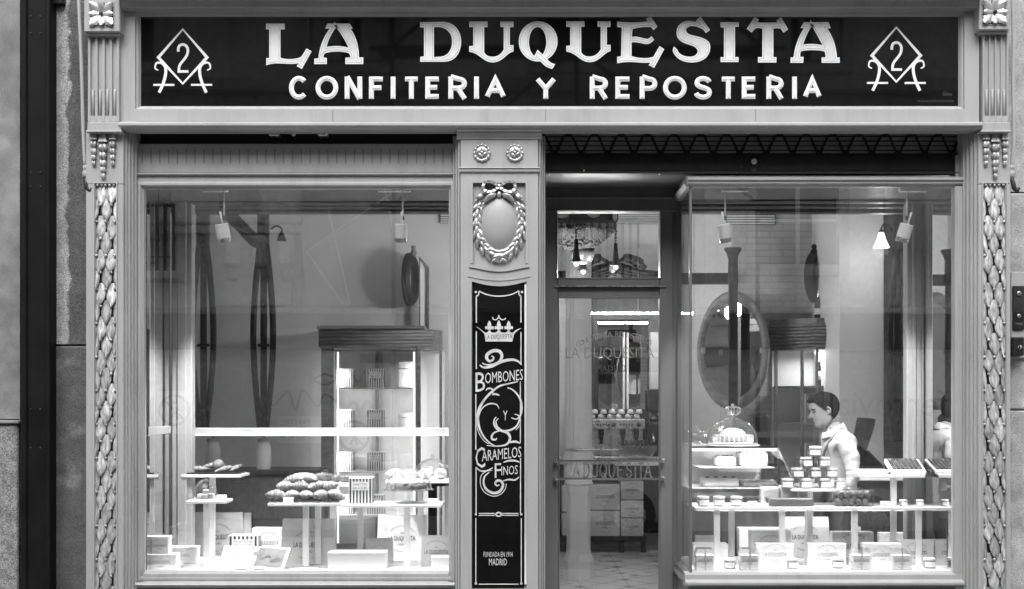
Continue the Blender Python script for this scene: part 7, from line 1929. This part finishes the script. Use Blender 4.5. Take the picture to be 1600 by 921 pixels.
scrib([(-2.6, 2.0), (-2.75, 1.92), (-2.6, 1.85), (-2.45, 1.93), (-2.6, 2.0)]); scrib([(-2.35, 1.88), (-2.25, 2.03), (-2.15, 1.88), (-2.05, 2.03), (-1.9, 1.9)]); scrib([(-3.3, 1.55), (-3.1, 1.75), (-3.0, 1.5), (-2.9, 1.78), (-2.7, 1.55), (-2.6, 1.72), (-2.4, 1.58)]); scrib([(-2.3, 1.5), (-2.2, 1.62), (-2.12, 1.48), (-2.02, 1.62), (-1.95, 1.5)], .05)
for lab, x, z in (('left round prohibition sign on the hoarding', -4.65, 1.5), ('right round prohibition sign on the hoarding', -2.2, 1.15)):
    s_ = thing('prohibition_sign', lab, 'sign', (x, OY + .65, z), 'round signs on the hoarding')
    MB().box(x - .24, x + .24, OY + .6402, OY + .645, z - .32, z + .26).build('board', white_sign, s_)
    MB().ribbon([(x + .2*math.cos(2*PI*i/28), z + .2*math.sin(2*PI*i/28)) for i in range(28)], .04, OY + .6465, .002, closed=True).build('ring', ink_soft, s_)
    MB().ribbon([(x - .14, z + .14), (x + .14, z - .14)], .035, OY + .6472, .002).build('slash', ink_soft, s_)
    f_ = MB(); f_.ribbon([(x, z + .06), (x, z - .02), (x + .05, z - .12)], .03, OY + .648, .002); f_.ribbon([(x, z - .02), (x - .05, z - .12)], .03, OY + .6484, .002); f_.ribbon([(x - .06, z), (x, z + .05), (x + .06, z)], .02, OY + .6488, .002); f_.lathe([(.026, 0), (.001, .0005)], (x, OY + .6485, z + .10), 12, 'y'); f_.build('walking_figure', ink, s_)
s_ = thing('notice_board', 'small white notice plate on the hoarding', 'sign', (-3.0, OY + .65, 1.2))
MB().box(-3.25, -2.65, OY + .6402, OY + .646, 1.05, 1.42).build('board', white_sign, s_)
gt = MB(); text(gt, 'PARETEC', -3.2, -2.8, 1.3, 1.37, OY + .648, flip=True); text(gt, 'ALARMA CONECTADA', -3.2, -2.7, 1.2, 1.26, OY + .648, flip=True); text(gt, '91 369 90 93', -3.2, -2.75, 1.1, 1.16, OY + .648, flip=True); gt.build('lettering', ink, s_)
t = thing('scaffold', 'steel tube scaffold across the street reflected in the sign', 'scaffold', (1, OY + 1.0, 0))
for x in (-1.6, .8, 3.2): MB().tube([(x, OY + 1.2, 0), (x, OY + 1.2, 8.6)], .03, 8).build('standard', iron_grey, t)
for z in (4.2, 6.2, 8.2): MB().tube([(-1.9, OY + 1.24, z), (3.5, OY + 1.24, z)], .028, 8).build('ledger', iron_grey, t)
for z in (4.2, 6.2): MB().tube([(-1.6, OY + 1.28, z), (.8, OY + 1.28, z + 2)], .024, 8).build('brace', iron_grey, t); MB().tube([(.8, OY + 1.3, z + 2), (3.2, OY + 1.3, z)], .024, 8).build('brace', iron_grey, t)
MB().cbox(-1.8, 3.4, OY + .66, OY + 1.16, 4.22, 4.27, .01).build('deck', wood_mid, t); MB().cbox(-1.8, 3.4, OY + .66, OY + 1.16, 6.22, 6.27, .01).build('deck', wood_mid, t)
# a dark parked car near the kerb on the left
def car(label, x0, x1, yc, m_, plate):
    t = thing('parked_car', label, 'car', ((x0+x1)/2, yc, -.12))
    L_ = x1 - x0; side = [(0, .25), (.0, .62), (.03, .80), (.20, .90), (.28, 1.0), (.36, 1.30), (.44, 1.38), (.72, 1.38), (.82, 1.28), (.93, .95), (.99, .88), (1, .60), (1, .25)]
    mb = MB(); secs = [(-.86, .93, .0), (-.80, 1.0, .02), (0, 1.02, .03), (.80, 1.0, .02), (.86, .93, 0)]
    n = len(side)
    for yo, sz, _ in secs:
        for u, z in side:
            ins = .16*max(0, (z - .9)/.5)
            mb.v.append((x0 + L_*(.5 + (u - .5)*(.985 if abs(yo) > .84 else 1)), yc + yo*(1 - ins), -.12 + z*(sz if z > .3 else 1)))
    for i in range(len(secs) - 1):
        for j in range(n): mb.face((i*n+j, i*n+(j+1) % n, (i+1)*n+(j+1) % n, (i+1)*n+j))
    mb.face(list(range(n))); mb.face([4*n + j for j in range(n)][::-1])
    mb.build('body', m_, t, smooth=True, angle=35)
    gl_ = mat('car_glass', .015, .03) if 'car_glass' not in MATS else MATS['car_glass']
    for s in (-1, 1):
        MB().add([(x0 + L_*u, yc + s*(.865 - .14*max(0, (z - .9)/.5)), -.12 + z) for u, z in ((.31, 1.0), (.39, 1.28), (.46, 1.32), (.70, 1.32), (.79, 1.22), (.85, 1.0))], [(0, 1, 2, 3, 4, 5)]).build('side_window', gl_, t)
        for u in (.19, .81):
            w = MB().lathe([(.12, -.1), (.31, -.1), (.33, -.06), (.33, .06), (.31, .1), (.12, .1)], (x0 + L_*u, yc + s*.80, -.12 + .33), 22, 'y').build('wheel', plastic_black, t, smooth=True, angle=40)
            MB().lathe([(.2, 0), (.2, s*.02), (.05, s*.03), (.001, s*.03)], (x0 + L_*u, yc + s*.90, -.12 + .33), 18, 'y').build('rim', steel, w, smooth=True, angle=40)
        MB().cbox(x1 - .03, x1 + .015, yc + s*.62 - .12, yc + s*.62 + .12, .50, .68, .02).build('headlight', chrome, t)
    MB().cbox(x1 - .01, x1 + .02, yc - .28, yc + .28, .30, .42, .004).build('number_plate', white_sign, t)
    gt = MB(); text(gt, plate, -.22, .22, .32, .40, 0); gt.xform(lambda v: (x1 + .022, yc + v.x, v.z)); gt.build('plate_lettering', ink, t)
car('dark parked car at the kerb reflected low in the left window', -7.6, -3.3, -4.6, mat('car_paint', .03, .15, coat=1.0), '5555 JZC')
car('pale parked car across the street reflected in the windows', .6, 4.9, -7.6, mat('car_paint_pale', .45, .2, coat=1.0), '3078 KLM')
